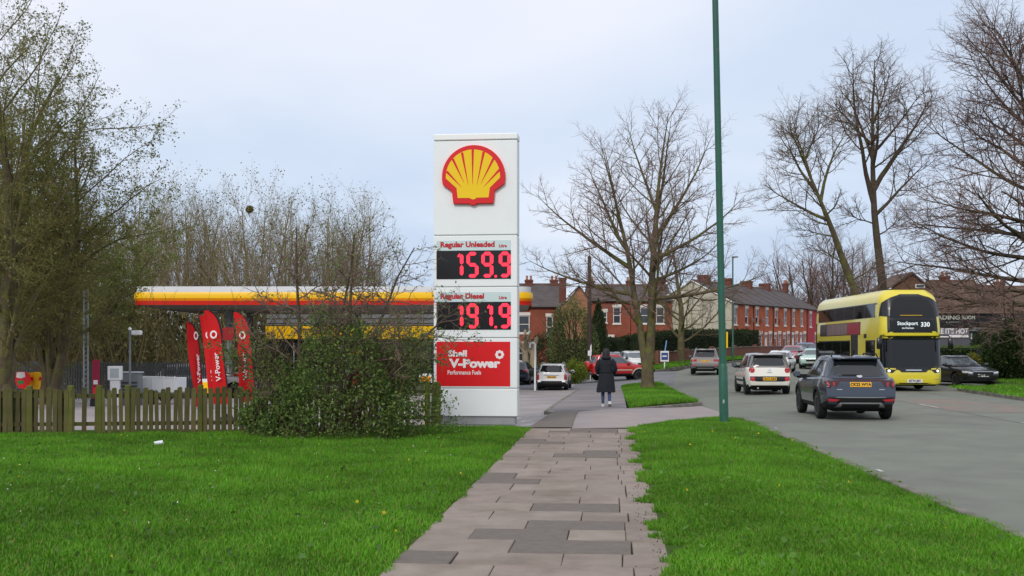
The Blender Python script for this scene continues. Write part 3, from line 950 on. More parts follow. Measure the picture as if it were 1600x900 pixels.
def leaf_mesh(name, pts, size, seed, cols, mat='leaf', droop=0.0, aspect=0.55, vary=0.35):
    """leaves: folded quads with random attitude; cols list of colours"""
    r_ = np.random.default_rng(seed)
    n = len(pts)
    P = np.asarray(pts, np.float64)
    d = r_.normal(0, 1, (n, 3)); d[:, 2] -= droop; d /= np.linalg.norm(d, axis=1, keepdims=True)
    e = r_.normal(0, 1, (n, 3)); s = np.cross(d, e); s /= np.linalg.norm(s, axis=1, keepdims=True)
    L_ = size * r_.uniform(1 - vary, 1 + vary, n)[:, None]
    V = np.empty((n, 4, 3))
    V[:, 0] = P; V[:, 1] = P + d * L_ * .5 + s * L_ * aspect * .5; V[:, 2] = P + d * L_; V[:, 3] = P + d * L_ * .5 - s * L_ * aspect * .5
    c = np.asarray(cols)[r_.integers(0, len(cols), n)] * r_.uniform(0.7, 1.3, (n, 1))
    return np_mesh(name, V.reshape(-1, 3), np.arange(n * 4), 4, mat, np.repeat(c, 4, 0))

def grow(seed, levels, stems):
    """levels: dicts n, seg, ang, ratio, trop, jit, start, taper; stems: (point, direction, length, radius)"""
    rg = random.Random(seed)
    out = [[] for _ in levels]
    tips = []
    def perp(d):
        a = Vector((rg.gauss(0, 1), rg.gauss(0, 1), rg.gauss(0, 1)))
        a = a - d * a.dot(d)
        return a.normalized()
    def branch(p, d, L_, r_, lv, az, st0=None):
        P = levels[lv]
        ns = P['seg']; st = L_ / ns
        tp = P.get('taper', 0.35)
        pts, rad = [p.copy()], [r_]
        tr, ji = P.get('trop', 0.0), P.get('jit', 0.1)
        for i in range(ns):
            d = d + Vector((rg.gauss(0, ji), rg.gauss(0, ji), rg.gauss(0, ji) + tr))
            d.normalize()
            q = p + d * st
            r1 = r_ * (1 - (1 - tp) * (i + 1) / ns)
            out[lv].append((p[:], q[:], rad[-1], r1))
            pts.append(q); rad.append(r1); p = q
        if lv + 1 < len(levels):
            C = levels[lv + 1]
            nc = C['n'] if lv + 1 < 2 else max(1, round(C['n'] * (0.55 + 0.45 * min(1.5, L_ / P.get('ref', L_)))))
            s0 = C.get('start', 0.25) if st0 is None else st0
            for k in range(nc):
                t = s0 + (1 - s0) * (k + rg.random() * .9) / nc
                f = t * ns; i = min(ns - 1, int(f)); f -= i
                bp = pts[i].lerp(pts[i + 1], f)
                br = lerp(rad[i], rad[i + 1], f)
                bd = (pts[i + 1] - pts[i]).normalized()
                az += 2.399 + rg.uniform(-.5, .5)
                u_ = bd.orthogonal().normalized()
                w_ = Matrix.Rotation(az, 3, bd) @ u_
                an = R((C['ang'](t) if callable(C['ang']) else C['ang']) + rg.uniform(-1, 1) * C.get('anv', 12))
                # side branches spread sideways rather than straight down
                nd = (bd * math.cos(an) + w_ * math.sin(an))
                if 'flat' in C:
                    nd.z *= C['flat']
                if nd.z < C.get('minz', -0.4):
                    nd.z = C.get('minz', -0.4)
                nd.normalize()
                shp = C.get('shape', lambda t_: 1 - 0.55 * t_)(t)
                branch(bp, nd, (C['len'] * min(1.25, .45 + L_ / C['lref']) if 'len' in C else L_ * C['ratio']) * shp * rg.uniform(.75, 1.2), min(br * .8, max(C.get('rmin', .004), br * C.get('rr', .55))), lv + 1, rg.uniform(0, 6.28))
        else:
            tips.append((p[:], d[:]))
    leaders = []
    for q in stems:
        p, d, L_, r_ = q[:4]
        p = Vector(p)
        if p.z > 2.0 and leaders:       # limbs spring from the nearest leader at that height
            best = None
            for a_, b_, ra, rb in leaders:
                if a_[2] <= p.z <= b_[2]:
                    c = Vector(a_).lerp(Vector(b_), (p.z - a_[2]) / max(1e-6, b_[2] - a_[2]))
                    if best is None or (c - p).length < (best - p).length: best = c
            if best is not None: p = best
        n0 = len(out[0])
        branch(p, Vector(d).normalized(), L_, r_, 0, rg.uniform(0, 6), q[4] if len(q) > 4 else None)
        if q[0][2] <= 2.0: leaders += out[0][n0:]
    return out, tips

def tree(name, label, loc, seed, levels, stems, bark='bark', twig='twig', thick=2, group=None, leaves=None, rz=0.0, sides=(7, 3)):
    """tree > trunk (limbs), crown (twigs), foliage"""
    out, tips = grow(seed, levels, stems)
    root = thing(name, label, 'tree' if 'shrub' not in name else 'shrub', loc, rz, group)
    big = [s for lv in out[:thick] for s in lv]
    link('trunk', tubes_mesh('trunk', big, sides[0], bark), root)
    sm = [s for lv in out[thick:] for s in lv]
    if sm:
        link('crown', tubes_mesh('crown', sm, sides[1], twig), root)
    if leaves:
        rg = np.random.default_rng(seed + 7)
        segs = [s for lv in out[leaves.get('from', len(levels) - 1):] for s in lv]
        A = np.array([s[0] for s in segs]); B = np.array([s[1] for s in segs])
        idx = rg.integers(0, len(segs), leaves['n'])
        t = rg.uniform(0, 1, (leaves['n'], 1))
        pts = A[idx] * (1 - t) + B[idx] * t + rg.normal(0, leaves.get('spread', .05), (leaves['n'], 3))
        if 'mask' in leaves:
            pts = pts[leaves['mask'](pts, rg)]
        link('foliage', leaf_mesh('foliage', pts, leaves['size'], seed, leaves['cols'], droop=leaves.get('droop', 0)), root)
    return root

def ground_z(x, y):
    return LV(x, y)

# --- the big bare lime on the island
lime = [dict(seg=9, jit=.05, trop=.03, taper=.12, ref=9),
        dict(n=21, seg=8, ang=lambda t: 80 - 48 * t, anv=10, ratio=.56, start=.13, trop=.05, jit=.075, rr=.36, taper=.2, ref=4, shape=lambda t: 1.12 - .80 * t, minz=-.05),
        dict(n=13, seg=5, ang=46, anv=14, ratio=.44, start=.15, trop=.045, jit=.10, rr=.42, rmin=.013, taper=.3, ref=2.5),
        dict(n=8, seg=4, ang=44, anv=16, ratio=.46, start=.12, trop=.04, jit=.11, rr=.5, rmin=.010, taper=.5, ref=1.1),
        dict(n=4, seg=2, ang=40, anv=14, ratio=.5, start=.2, trop=.03, jit=.10, rr=.6, rmin=.007, taper=.6)]
big_lime = [dict(seg=12, jit=.032, trop=.035, taper=.05, ref=6),
        dict(n=14, seg=6, ang=48, anv=14, ratio=.40, start=.16, trop=.05, jit=.08, rr=.42, rmin=.015, taper=.3, ref=2.2, shape=lambda t: 1.15 - .62 * t, minz=-.2),
        dict(n=9, seg=5, ang=46, anv=16, ratio=.46, start=.14, trop=.05, jit=.11, rr=.5, rmin=.012, taper=.4, ref=1.0, minz=-.3),
        dict(n=8, seg=3, ang=44, anv=16, ratio=.52, start=.10, trop=.04, jit=.12, rr=.6, rmin=.010, taper=.6, ref=.5)]
TX, TY = PX(1012, 50), 50.0
t1 = tree('lime_tree', 'big bare forked tree with mossy trunk on the grass island', (TX, TY, isl_z(TX, TY) - .05), 21, big_lime,
     [((0.08, 0, 1.3), (.06, 0, 1), 11.5, .23), ((-.1, 0, 1.1), (-.17, .04, 1), 10.2, .19), ((-.55, 0, 4.4), (-1, .1, .12), 5.4, .10), ((-.5, -.1, 3.9), (-1, -.5, .22), 4.4, .08),
      ((-.75, 0, 5.6), (-.85, 0, .6), 5.6, .11), ((-.75, .1, 6.4), (-.5, .35, .8), 5.0, .10), ((-.7, -.1, 7.2), (-.35, -.4, .85), 4.6, .08),
      ((.45, 0, 4.2), (1, -.1, .06), 5.6, .11), ((.5, 0, 5.0), (.95, .45, .25), 4.8, .09), ((.5, 0, 6.0), (.9, .0, .4), 5.4, .10), ((.5, 0, 6.8), (.55, -.15, .85), 5.6, .10), ((.55, 0, 7.6), (.3, .2, 1), 5.4, .09),
      ((.4, 0, 5.4), (.15, -.9, .5), 4.4, .09), ((.4, 0, 6.2), (-.15, .9, .55), 4.4, .09), ((.2, 0, 8.2), (-.4, .0, .9), 4.6, .08)], twig='twig_red', thick=2, sides=(8, 3))
mb = MB(); mb.tube([(0, 0, -.2), (0, 0, .1), (.0, 0, .5), (-.0, 0, 1.2), (0.05, 0, 2.0)], [.42, .36, .29, .27, .2], 12)
mb.build('bole', 'bark', t1, smooth=60)
# the smaller one by the garden wall
TX, TY = PX(1065, 84), 84.0
tree('lime_tree', 'smaller bare tree standing against the dark clipped hedge', (TX, TY, v2z(TX, TY) - .1), 33, lime,
     [((0, 0, 0), (0.0, 0, 1), 9.8, .32)], thick=3, twig='twig')
# tall pair beyond the bus
tall = [dict(seg=12, jit=.035, trop=.02, taper=.10, ref=20),
        dict(n=24, seg=8, ang=lambda t: 62 - 26 * t, anv=14, ratio=.36, start=.30, trop=.06, jit=.12, rr=.40, taper=.2, ref=6, shape=lambda t: 1.1 - .62 * t, minz=-.05),
        dict(n=11, seg=6, ang=46, anv=18, ratio=.48, start=.15, trop=.04, jit=.14, rr=.45, rmin=.02, taper=.3, ref=3.4),
        dict(n=9, seg=4, ang=44, anv=16, ratio=.46, start=.12, trop=.03, jit=.13, rr=.5, rmin=.013, taper=.5, ref=1.3),
        dict(n=4, seg=2, ang=42, anv=14, ratio=.5, start=.2, trop=.03, jit=.10, rr=.6, rmin=.010, taper=.6)]
tall = [dict(seg=14, jit=.05, trop=.022, taper=.07, ref=8),
        dict(n=12, seg=7, ang=50, anv=16, len=3.1, lref=9, start=.25, trop=.05, jit=.12, rr=.42, rmin=.03, taper=.3, ref=2.4, shape=lambda t: 1.15 - .5 * t, minz=-.15),
        dict(n=8, seg=5, ang=48, anv=18, ratio=.46, start=.12, trop=.03, jit=.15, rr=.5, rmin=.018, taper=.4, ref=1.2, minz=-.3),
        dict(n=8, seg=3, ang=46, anv=18, ratio=.52, start=.10, trop=.03, jit=.14, rr=.6, rmin=.014, taper=.6, ref=.6)]
tree('tall_tree', 'tall bare tree with a straight trunk rising behind the yellow bus', (PX(1386, 76), 76, 0), 44, tall,
     [((0, 0, 0), (.0, 0, 1), 22.6, .42, .62), ((.1, 0, 11.0), (.75, 0, .7), 5.4, .14), ((.15, 0, 12.8), (.5, .1, .85), 8.6, .21), ((.0, 0, 11.8), (-.28, -.05, 1), 10.5, .19), ((0, 0, 10.4), (-.9, 0, .3), 2.6, .06), ((0, 0, 9.6), (.9, .1, .35), 2.8, .06),
      ((0, 0, 14.5), (.1, -.45, .9), 6.5, .13), ((0, 0, 15.0), (-.1, .5, .9), 6.5, .13), ((.3, 0, 15.5), (.75, -.2, .8), 5.6, .12), ((0, 0, 16), (-.55, .1, .8), 4.6, .1), ((.1, 0, 17.5), (.35, .1, .9), 4.6, .1)], bark='bark_dark', twig='twig', thick=2, sides=(8, 3))
XA = PX(1340, 74) + 1.1
ta = tree('tall_tree', 'tall bare tree with a leaning mossy trunk behind the yellow bus', (XA, 74, 0), 57, tall,
     [((0, 0, 0), (-.19, 0, 1), 19.6, .43, .62), ((-2.6, 0, 11.8), (-.85, 0, .42), 5.6, .14), ((-2.9, 0, 14.0), (-.6, .05, .75), 5.8, .13), ((-2.7, 0, 13.2), (.12, 0, 1), 6.6, .14), ((-2.4, 0, 10.6), (-.9, .2, .2), 3.2, .07), ((-2.9, 0, 15.0), (-.3, -.4, .9), 5.4, .12), ((-2.9, 0, 15.2), (-.1, .5, .9), 5.2, .12),
      ((-1.5, 0, 7.2), (.7, 0, .5), 3.0, .08), ((-1.9, 0, 8.6), (-.8, -.3, .4), 3.0, .07), ((-3.0, 0, 16.2), (.35, 0, .9), 4.2, .09)], bark='bark', twig='twig', thick=2, sides=(8, 3))
ta.scale = (.9, .9, .87)
# bare bushy trees lower down between the pair and the terrace
bushy = [dict(seg=6, jit=.08, trop=.03, taper=.2, ref=6),
         dict(n=14, seg=6, ang=40, anv=16, ratio=.62, start=.12, trop=.05, jit=.10, rr=.45, taper=.25, ref=4),
         dict(n=10, seg=4, ang=40, anv=16, ratio=.48, start=.15, trop=.04, jit=.12, rr=.5, rmin=.014, taper=.4, ref=2),
         dict(n=9, seg=3, ang=40, anv=16, ratio=.5, start=.12, trop=.03, jit=.12, rr=.6, rmin=.010, taper=.6, ref=1)]
for i, (px, d, h, lab) in enumerate([(1236, 150, 13, 'low bare twiggy tree beyond the terrace roofs'), (1268, 146, 13.5, 'bare twiggy tree beside the far end of the terrace'), (1300, 142, 14.5, 'round bare twiggy tree behind the leaning tall tree'),
                                     (1334, 148, 14, 'bare twiggy tree between the two tall trunks'), (1366, 152, 12, 'low brown mass of bare twigs behind the bus roof'), (1475, 102, 9, 'bare twiggy tree behind the brown gable')]):
    bt = tree('bare_tree', lab, (PX(px, d), d, LV(PX(px, d), d)), 70 + i, bushy, [((-.2, 0, 0), (-.3, 0, 1), h * .62, .16), ((.2, 0, 0), (.25, .1, 1), h * .66, .17), ((0, .2, 0), (0, .2, 1), h * .7, .18)], bark='bark_dark', twig='twig_red', thick=2, group='bare twiggy trees beyond the road')
    bt.scale = (1.5, 1.5, 1.5) if d > 120 else (1, 1, 1)
# big spreading tree whose trunk stands outside the picture at the right
spread = [dict(seg=9, jit=.05, trop=.02, taper=.12, ref=14),
          dict(n=34, seg=9, ang=lambda t: 78 - 40 * t, anv=12, ratio=.64, start=.12, trop=.015, jit=.08, rr=.36, taper=.18, ref=9, shape=lambda t: 1.12 - .75 * t, minz=-.10),
          dict(n=16, seg=6, ang=44, anv=14, ratio=.38, start=.12, trop=.03, jit=.11, rr=.40, rmin=.016, taper=.3, ref=5),
          dict(n=9, seg=4, ang=42, anv=16, ratio=.46, start=.12, trop=.03, jit=.12, rr=.5, rmin=.010, taper=.5, ref=1.6),
          dict(n=4, seg=2, ang=40, anv=14, ratio=.5, start=.2, trop=.03, jit=.10, rr=.6, rmin=.008, taper=.6)]
rgs = random.Random(19)
sp_st = [((0, 0, 0), (-.03, 0, 1), 17.5, .45, .3)]
for k in range(22):
    z = 3.4 + k * .58
    az = R(180 + (-1) ** k * rgs.uniform(5, 75))
    if k % 5 == 4: az = R(rgs.uniform(-60, 60))
    el = lerp(-.02, 1.3, (k / 21) ** 1.3)
    sp_st.append(((-.03 * z, 0, z), (math.cos(az), math.sin(az), el), lerp(10.0, 5.0, k / 21) * rgs.uniform(.85, 1.1), lerp(.15, .09, k / 21)))
spread = [dict(seg=12, jit=.055, trop=.012, taper=.07, ref=9),
          dict(n=16, seg=7, ang=44, anv=16, len=3.0, lref=10, start=.14, trop=.03, jit=.11, rr=.46, rmin=.024, taper=.3, ref=2.5, shape=lambda t: 1.15 - .5 * t, minz=-.3),
          dict(n=10, seg=5, ang=44, anv=18, ratio=.46, start=.12, trop=.03, jit=.13, rr=.5, rmin=.016, taper=.4, ref=1.2, minz=-.4),
          dict(n=6, seg=2, ang=44, anv=16, ratio=.52, start=.10, trop=.02, jit=.12, rr=.6, rmin=.0115, taper=.6, ref=.6)]
tree('spreading_tree', 'huge bare spreading tree whose low boughs reach over the shop roof', (PX(1640, 57), 57, LV(28, 57)), 83, spread, sp_st, bark='bark_dark', twig='twig_red', thick=2, sides=(7, 3))

# --- wood behind the filling station: bare upright trees
wood_lv = [dict(seg=7, jit=.06, trop=.05, taper=.15, ref=11),
           dict(n=13, seg=6, ang=30, anv=12, ratio=.5, start=.2, trop=.12, jit=.07, rr=.42, taper=.25, ref=5, shape=lambda t: 1.1 - .6 * t),
           dict(n=9, seg=4, ang=34, anv=14, ratio=.5, start=.12, trop=.09, jit=.10, rr=.5, rmin=.016, taper=.4, ref=2.5),
           dict(n=7, seg=2, ang=34, anv=14, ratio=.55, start=.1, trop=.05, jit=.12, rr=.6, rmin=.012, taper=.6, ref=1.2)]
OL = [(.17, .18, .055), (.15, .17, .05), (.2, .18, .07), (.13, .14, .05)]
protos = []
for i in range(3):
    rg = random.Random(300 + i)
    st = [((rg.uniform(-.4, .4), rg.uniform(-.4, .4), 0), (rg.uniform(-.28, .28), rg.uniform(-.2, .2), 1), rg.uniform(9.5, 12.5), rg.uniform(.13, .2)) for _ in range(4)]
    protos.append(tree('woodland_tree', 'x', (0, 0, 0), 310 + i, wood_lv, st, bark='twig_olive', twig='twig_grey', thick=2, sides=(5, 3), leaves=dict(n=(500, 1400, 2600)[i], size=.13, cols=OL, spread=.15, **{'from': 2})))
rg = random.Random(9)
spots = [(225, 79), (262, 84), (300, 78), (338, 86), (372, 77), (408, 84), (440, 78), (478, 88), (512, 80), (548, 90), (590, 96), (196, 88), (150, 92), (100, 84), (50, 90), (5, 84)]
for i, (px, d) in enumerate(spots):
    src = protos[i % 3]
    o = src if i < 3 else copy_tree(src)
    o.location = (PX(px, d), d, LV(PX(px, d), d) - .2)
    o.rotation_euler = (0, 0, rg.uniform(0, 6.28))
    hgt = lerp(1.0, .86, max(0, (px - 480)) / 140) if px < 560 else (.72 if px < 600 else .5)
    s_ = hgt * d / 80 * rg.uniform(.98, 1.08)
    o.scale = (s_ * 1.05, s_ * 1.05, s_)
    tag(o, 'bare upright grey-brown tree of the wood rising behind the canopy' if px > 200 else 'bare upright tree of the wood half hidden behind the willows', 'tree', 'wood trees above the canopy' if px > 200 else 'wood trees behind the willows')

# thicket under the wood
def thicket(name, x0, x1, y0, y1, h, n, seed, label, col, size=.35, zf=None):
    r_ = np.random.default_rng(seed)
    x = r_.uniform(x0, x1, n); y = y0 + (y1 - y0) * r_.uniform(0, 1, n)
    env = h * (0.75 + .25 * np.sin(x * .9) * np.sin(x * .37 + 1))
    z = env * r_.uniform(0, 1, n) ** 0.8
    zz = np.array([LV(a, b) for a, b in zip(x, y)])
    o = link(name, leaf_mesh(name, np.stack([x, y, z + zz], 1), size, seed, col))
    return tag(o, label, 'undergrowth', kind='stuff')
thicket('undergrowth', -48, -6, 92, 106, 6.5, 16000, 3, 'dim olive undergrowth beneath the wood behind the forecourt', [(.12, .115, .05), (.14, .12, .06), (.10, .105, .04)], .4)
def thicket_twigs(seed, x0, x1, y0, y1, n, h):
    rg = random.Random(seed); segs = []
    for _ in range(n):
        p = Vector((rg.uniform(x0, x1), rg.uniform(y0, y1), 0)); p.z = LV(p.x, p.y) - .2
        d = Vector((rg.gauss(0, .35), rg.gauss(0, .3), 1)).normalized()
        L_ = rg.uniform(.5, 1) * h; r_ = rg.uniform(.012, .034)
        for k in range(4):
            q = p + d * L_ / 4
            segs.append((p[:], q[:], r_, r_ * .75)); r_ *= .75
            d = (d + Vector((rg.gauss(0, .25), rg.gauss(0, .2), .05))).normalized()
            p = q
    return segs
o = link('undergrowth', tubes_mesh('undergrowth', thicket_twigs(4, -48, -4, 80, 98, 1800, 6.5), 3, 'twig_brown'))
tag(o, 'tangle of thin bare stems beneath the wood behind the forecourt', 'undergrowth', kind='stuff')

o = link('undergrowth', tubes_mesh('undergrowth', thicket_twigs(14, -34, -14, 50, 66, 1300, 6.0), 3, 'twig_brown'))
tag(o, 'tangle of thin stems behind the palisade under the willows', 'undergrowth', kind='stuff')
thicket('undergrowth', -34, -14, 52, 66, 5.0, 9000, 13, 'olive leafy undergrowth behind the palisade under the willows', [(.14, .145, .05), (.15, .13, .06), (.11, .12, .04)], .2)
# --- leafing willows at the left
will = [dict(seg=8, jit=.09, trop=.03, taper=.15, ref=10),
        dict(n=17, seg=8, ang=40, anv=14, ratio=.50, start=.12, trop=.045, jit=.11, rr=.45, taper=.2, ref=5, shape=lambda t: 1.1 - .55 * t),
        dict(n=11, seg=5, ang=44, anv=18, ratio=.44, start=.12, trop=.0, jit=.15, rr=.45, rmin=.011, taper=.35, ref=2.5),
        dict(n=10, seg=4, ang=44, anv=18, ratio=.46, start=.08, trop=-.01, jit=.16, rr=.5, rmin=.007, taper=.5, ref=1.2),
        dict(n=3, seg=2, ang=40, anv=14, ratio=.55, start=.2, trop=.0, jit=.12, rr=.6, rmin=.005, taper=.6)]
WG = [(.17, .20, .05), (.14, .185, .04), (.2, .2, .07), (.12, .16, .04)]
WB = [(.19, .19, .06), (.17, .185, .05), (.15, .18, .045), (.2, .17, .07)]
def low_green(pts, rg):
    return rg.uniform(0, 1, len(pts)) < np.clip(1.2 - pts[:, 2] / 14.0, .45, 1)
for px, d, hh, seed, cols, nl, lab in [(6, 33, 14.5, 401, WB, 52000, 'tall willow with catkins and thin olive twigs behind the picket fence'),
                                  (72, 37, 12.2, 402, WB, 48000, 'leaning willow with brown twigs and small new leaves'),
                                  (165, 60, 10.6, 403, WG, 24000, 'round willow covered in fresh green leaves beside the canopy end'),
                                  (95, 53, 12.5, 404, WG, 24000, 'willow with pale green leaves behind the lattice mast')]:
    rg = random.Random(seed)
    st = [((rg.uniform(-.4, .4), rg.uniform(-.3, .3), 0), (rg.uniform(-.3, .3), rg.uniform(-.25, .25), 1), hh * rg.uniform(.62, .86), .15 * hh / 10) for _ in range(3)]
    tree('willow_tree', lab, (PX(px, d), d, LV(PX(px, d), d) - .1), seed, will, st, bark='bark', twig='twig_willow', thick=2, sides=(6, 3),
         leaves=dict(n=nl, size=.085 * d / 36, cols=cols, spread=.07, mask=low_green, **{'from': 3}))

# --- hawthorn with brambles in front of the fence
haw = [dict(seg=6, jit=.10, trop=.02, taper=.2, ref=3.5),
       dict(n=19, seg=7, ang=56, anv=16, ratio=.44, start=.30, trop=.01, jit=.15, rr=.5, taper=.3, ref=2),
       dict(n=10, seg=4, ang=50, anv=18, ratio=.46, start=.15, trop=.02, jit=.18, rr=.5, rmin=.008, taper=.5, ref=.9),
       dict(n=6, seg=3, ang=50, anv=18, ratio=.5, start=.12, trop=.02, jit=.18, rr=.6, rmin=.0055, taper=.6, ref=.45)]
HG = [(.12, .18, .045), (.14, .21, .05), (.19, .27, .07), (.085, .13, .04)]
HX, HY = PX(504, 20.3), 20.3
def haw_mask(pts, rg):
    return rg.uniform(0, 1, len(pts)) < np.clip(1.0 - (pts[:, 2] - 1.2) / 1.5, .13, 1)
hw = tree('hawthorn_shrub', 'big hawthorn shrub leafing out over the fence beside the price sign', (HX, HY, lawn_z(HX, HY) - .05), 511, haw,
     [((-.35, 0, 0), (-.12, .1, 1), 4.1, .06), ((-.05, .1, 0), (-.0, 0, 1), 3.9, .055), ((.15, -.05, 0), (.16, .05, 1), 3.8, .065), ((.25, 0, 0), (.42, 0, 1), 3.5, .05), ((-.3, 0, 0), (-.7, 0, 1), 2.4, .04), ((.1, .1, 0), (.34, .2, 1), 4.1, .055), ((.3, .1, 0), (.6, .1, 1), 2.5, .04)],
     bark='bark_dark', twig='twig', thick=1, sides=(7, 4), leaves=dict(n=17000, size=.055, cols=HG, spread=.035, mask=haw_mask, **{'from': 2}))
# dense leafy skirt of the shrub
r_ = np.random.default_rng(77)
n = 50000
a = r_.uniform(0, 2 * np.pi, n); rr = r_.uniform(.35, 1, n) ** .5
lob = 1 + .14 * np.sin(3 * a + .6) + .10 * np.sin(7 * a + 1.1)
zz = r_.uniform(0, 1, n) ** .8
wid = 1.75 * (1 - .42 * zz ** 1.8) * lob
x = .42 + wid * rr * np.cos(a) * (1 + .10 * np.sin(9 * zz + 2 * a)); y = wid * .62 * rr * np.sin(a)
z = .04 + 2.45 * zz * (.80 + .26 * np.sin(3.1 * x + .7) * np.cos(1.9 * y) + .10 * np.sin(7 * x + 2))
dens = .5 + .5 * np.sin(x * 5.1 + 1.7 * np.sin(z * 4)) * np.sin(z * 5.3 + y * 3 + 1)
keep = r_.uniform(0, 1, n) < (.16 + .84 * dens ** 1.3) * (1.05 - .6 * zz)
pts = np.stack([x, y, z], 1)[keep]
link('leafy_skirt', leaf_mesh('leafy_skirt', pts, .062, 78, HG), hw)
# stems inside
rg = random.Random(5); segs = []
for _ in range(150):
    p = Vector((rg.gauss(0.35, .6), rg.gauss(0, .35), 0)); d = Vector((rg.gauss(0, .3), rg.gauss(0, .2), 1)).normalized(); q0 = rg.uniform(.004, .011)
    for k in range(5):
        q = p + d * rg.uniform(.3, .55); segs.append((p[:], q[:], q0, q0 * .85)); q0 *= .85; p = q
        d = (d + Vector((rg.gauss(0, .22), rg.gauss(0, .2), -.02))).normalized()
link('bramble_stems', tubes_mesh('bramble_stems', segs, 3, 'twig_brown'), hw)
# low bramble clump against the fence
def bush(name, label, loc, rx, ry, rz_, n, size, cols, seed, core=None, cat='shrub', group=None, flat_top=0.0):
    """leafy shrub: stems, foliage spread through an uneven volume"""
    root = thing(name, label, cat, loc, 0, group)
    r_ = np.random.default_rng(seed)
    v = r_.normal(0, 1, (n, 3)); v /= np.linalg.norm(v, axis=1, keepdims=True)
    rad = r_.uniform(.25, 1, n) ** .4
    lob = 1 + .13 * np.sin(4 * v[:, 0] * 2 + seed) * np.cos(5 * v[:, 2] + seed) + .10 * np.sin(9 * v[:, 1] + 6 * v[:, 0])
    p = v * (rad * lob)[:, None]
    p[:, 2] = np.maximum(p[:, 2], -.92)
    pts = np.stack([p[:, 0] * rx, p[:, 1] * ry, (p[:, 2] + .92) / 1.92 * rz_], 1)
    dens = .5 + .5 * np.sin(pts[:, 0] * 7 / rx * .6 + seed) * np.sin(pts[:, 2] * 8 / rz_ * .8 + seed)
    pts = pts[r_.uniform(0, 1, n) < .35 + .65 * dens]
    link('foliage', leaf_mesh('foliage', pts, size, seed, cols), root)
    rg = random.Random(seed); segs = []
    for _ in range(26):
        p_ = Vector((rg.gauss(0, .15) * rx, rg.gauss(0, .15) * ry, 0)); d = Vector((rg.gauss(0, .5) * rx / rz_, rg.gauss(0, .5) * ry / rz_, 1)).normalized()
        w = .012 * rz_ + .004
        for k in range(4):
            q = p_ + d * rz_ * .22; segs.append((p_[:], q[:], w, w * .75)); w *= .75; p_ = q
            d = (d + Vector((rg.gauss(0, .2), rg.gauss(0, .2), 0))).normalized()
    link('stems', tubes_mesh('stems', segs, 4, 'bark_dark'), root)
    return root
bush('bramble_shrub', 'low bramble clump growing through the pickets beside the hawthorn', (PX(412, 20.6), 20.6, lawn_z(PX(412, 20.6), 20.6)), .55, .35, .75, 2600, .07, HG, 91)
# ------------------------------------------------------------------ picket fence
M('picket', rgb(92, 84, 58), rough=0.95, var=0.28, scale=3, bump=0.4, bscale=40, col2=rgb(84, 92, 44), thr=(0.42, 0.66), rnd=0.28, hue=0.015, spec=0.15)
M('fence_post', rgb(100, 100, 52), rough=0.95, var=0.25, scale=3, col2=rgb(88, 96, 40), thr=(0.4, 0.65), rnd=0.12, spec=0.15)
rng = random.Random(17)
fence = thing('picket_fence', 'weathered green-brown picket fence with missing pales along the lawn', 'fence', (0, 0, 0))
pk_mesh = []
for k in range(5):
    mb = MB(); w, h = 0.036 + .003 * k, 0.86 + .015 * k
    mb.prism([(-w, -.05), (w, -.05), (w, h), (w * .6, h + .025), (-w * .6, h + .025 - .01 * (k % 2)), (-w, h)], -.009, .009, 'xz')
    pk_mesh.append(mb.mesh('pale', 'picket'))
mb = MB(); mb.bevbox(-.05, .05, -.05, .05, -.1, .98, .012); post_m = mb.mesh('post', 'fence_post')
def fence_pt(px):
    """walk along the fence line at a photograph column"""
    for (x0, y0), (x1, y1) in zip(FENCE, FENCE[1:]):
        # intersect ray x = k*y with the segment
        k = (px - 800) / FPX
        dx, dy = x1 - x0, y1 - y0
        den = dx - k * dy
        t = (k * y0 - x0) / den
        if -1e-6 <= t <= 1.000001:
            return Vector((x0 + dx * t, y0 + dy * t)), math.atan2(dy, dx)
    return None
missing = [(132, 151), (120, 126)]
px = -22.0
while px < 690:
    r_ = fence_pt(px)
    if r_ and not any(a <= px <= b for a, b in missing) and not (640 < px < 658):
        p, an = r_
        o = link('pale', pk_mesh[rng.randrange(5)], fence)
        nrm = Vector((math.sin(an), -math.cos(an)))
        q = p + nrm * 0.034
        o.location = (q.x, q.y, -.01 + rng.uniform(-.03, .015)); o.rotation_euler = (rng.uniform(-.02, .02), rng.uniform(-.022, .022), an + rng.uniform(-.05, .05))
    px += rng.uniform(8.6, 10.6)
# second layer of boards behind the first length
px = -20.0
while px < 112:
    p, an = fence_pt(px)
    o = link('pale', pk_mesh[rng.randrange(5)], fence)
    nrm = Vector((math.sin(an), -math.cos(an))); q = p - nrm * 0.05
    o.location = (q.x, q.y, -.03 + rng.uniform(-.03, .02)); o.rotation_euler = (0, rng.uniform(-.02, .02), an)
    px += rng.uniform(8.5, 12)
for px in (-18, 46, 110, 156, 200, 313, 430, 548, 668, 684):
    p, an = fence_pt(px)
    o = link('post', post_m, fence); o.location = (p.x, p.y, -.02); o.rotation_euler = (0, rng.uniform(-.01, .01), an)
for (x0, y0), (x1, y1) in zip(FENCE, FENCE[1:]):
    L_ = math.hypot(x1 - x0, y1 - y0); an = math.atan2(y1 - y0, x1 - x0)
    for z in (.18, .72):
        mb = MB(); mb.bevbox(.0, L_, -.02, .02, z, z + .075, .006)
        o = mb.build('rail', 'picket', fence); o.location = (x0, y0, 0); o.rotation_euler = (0, 0, an)

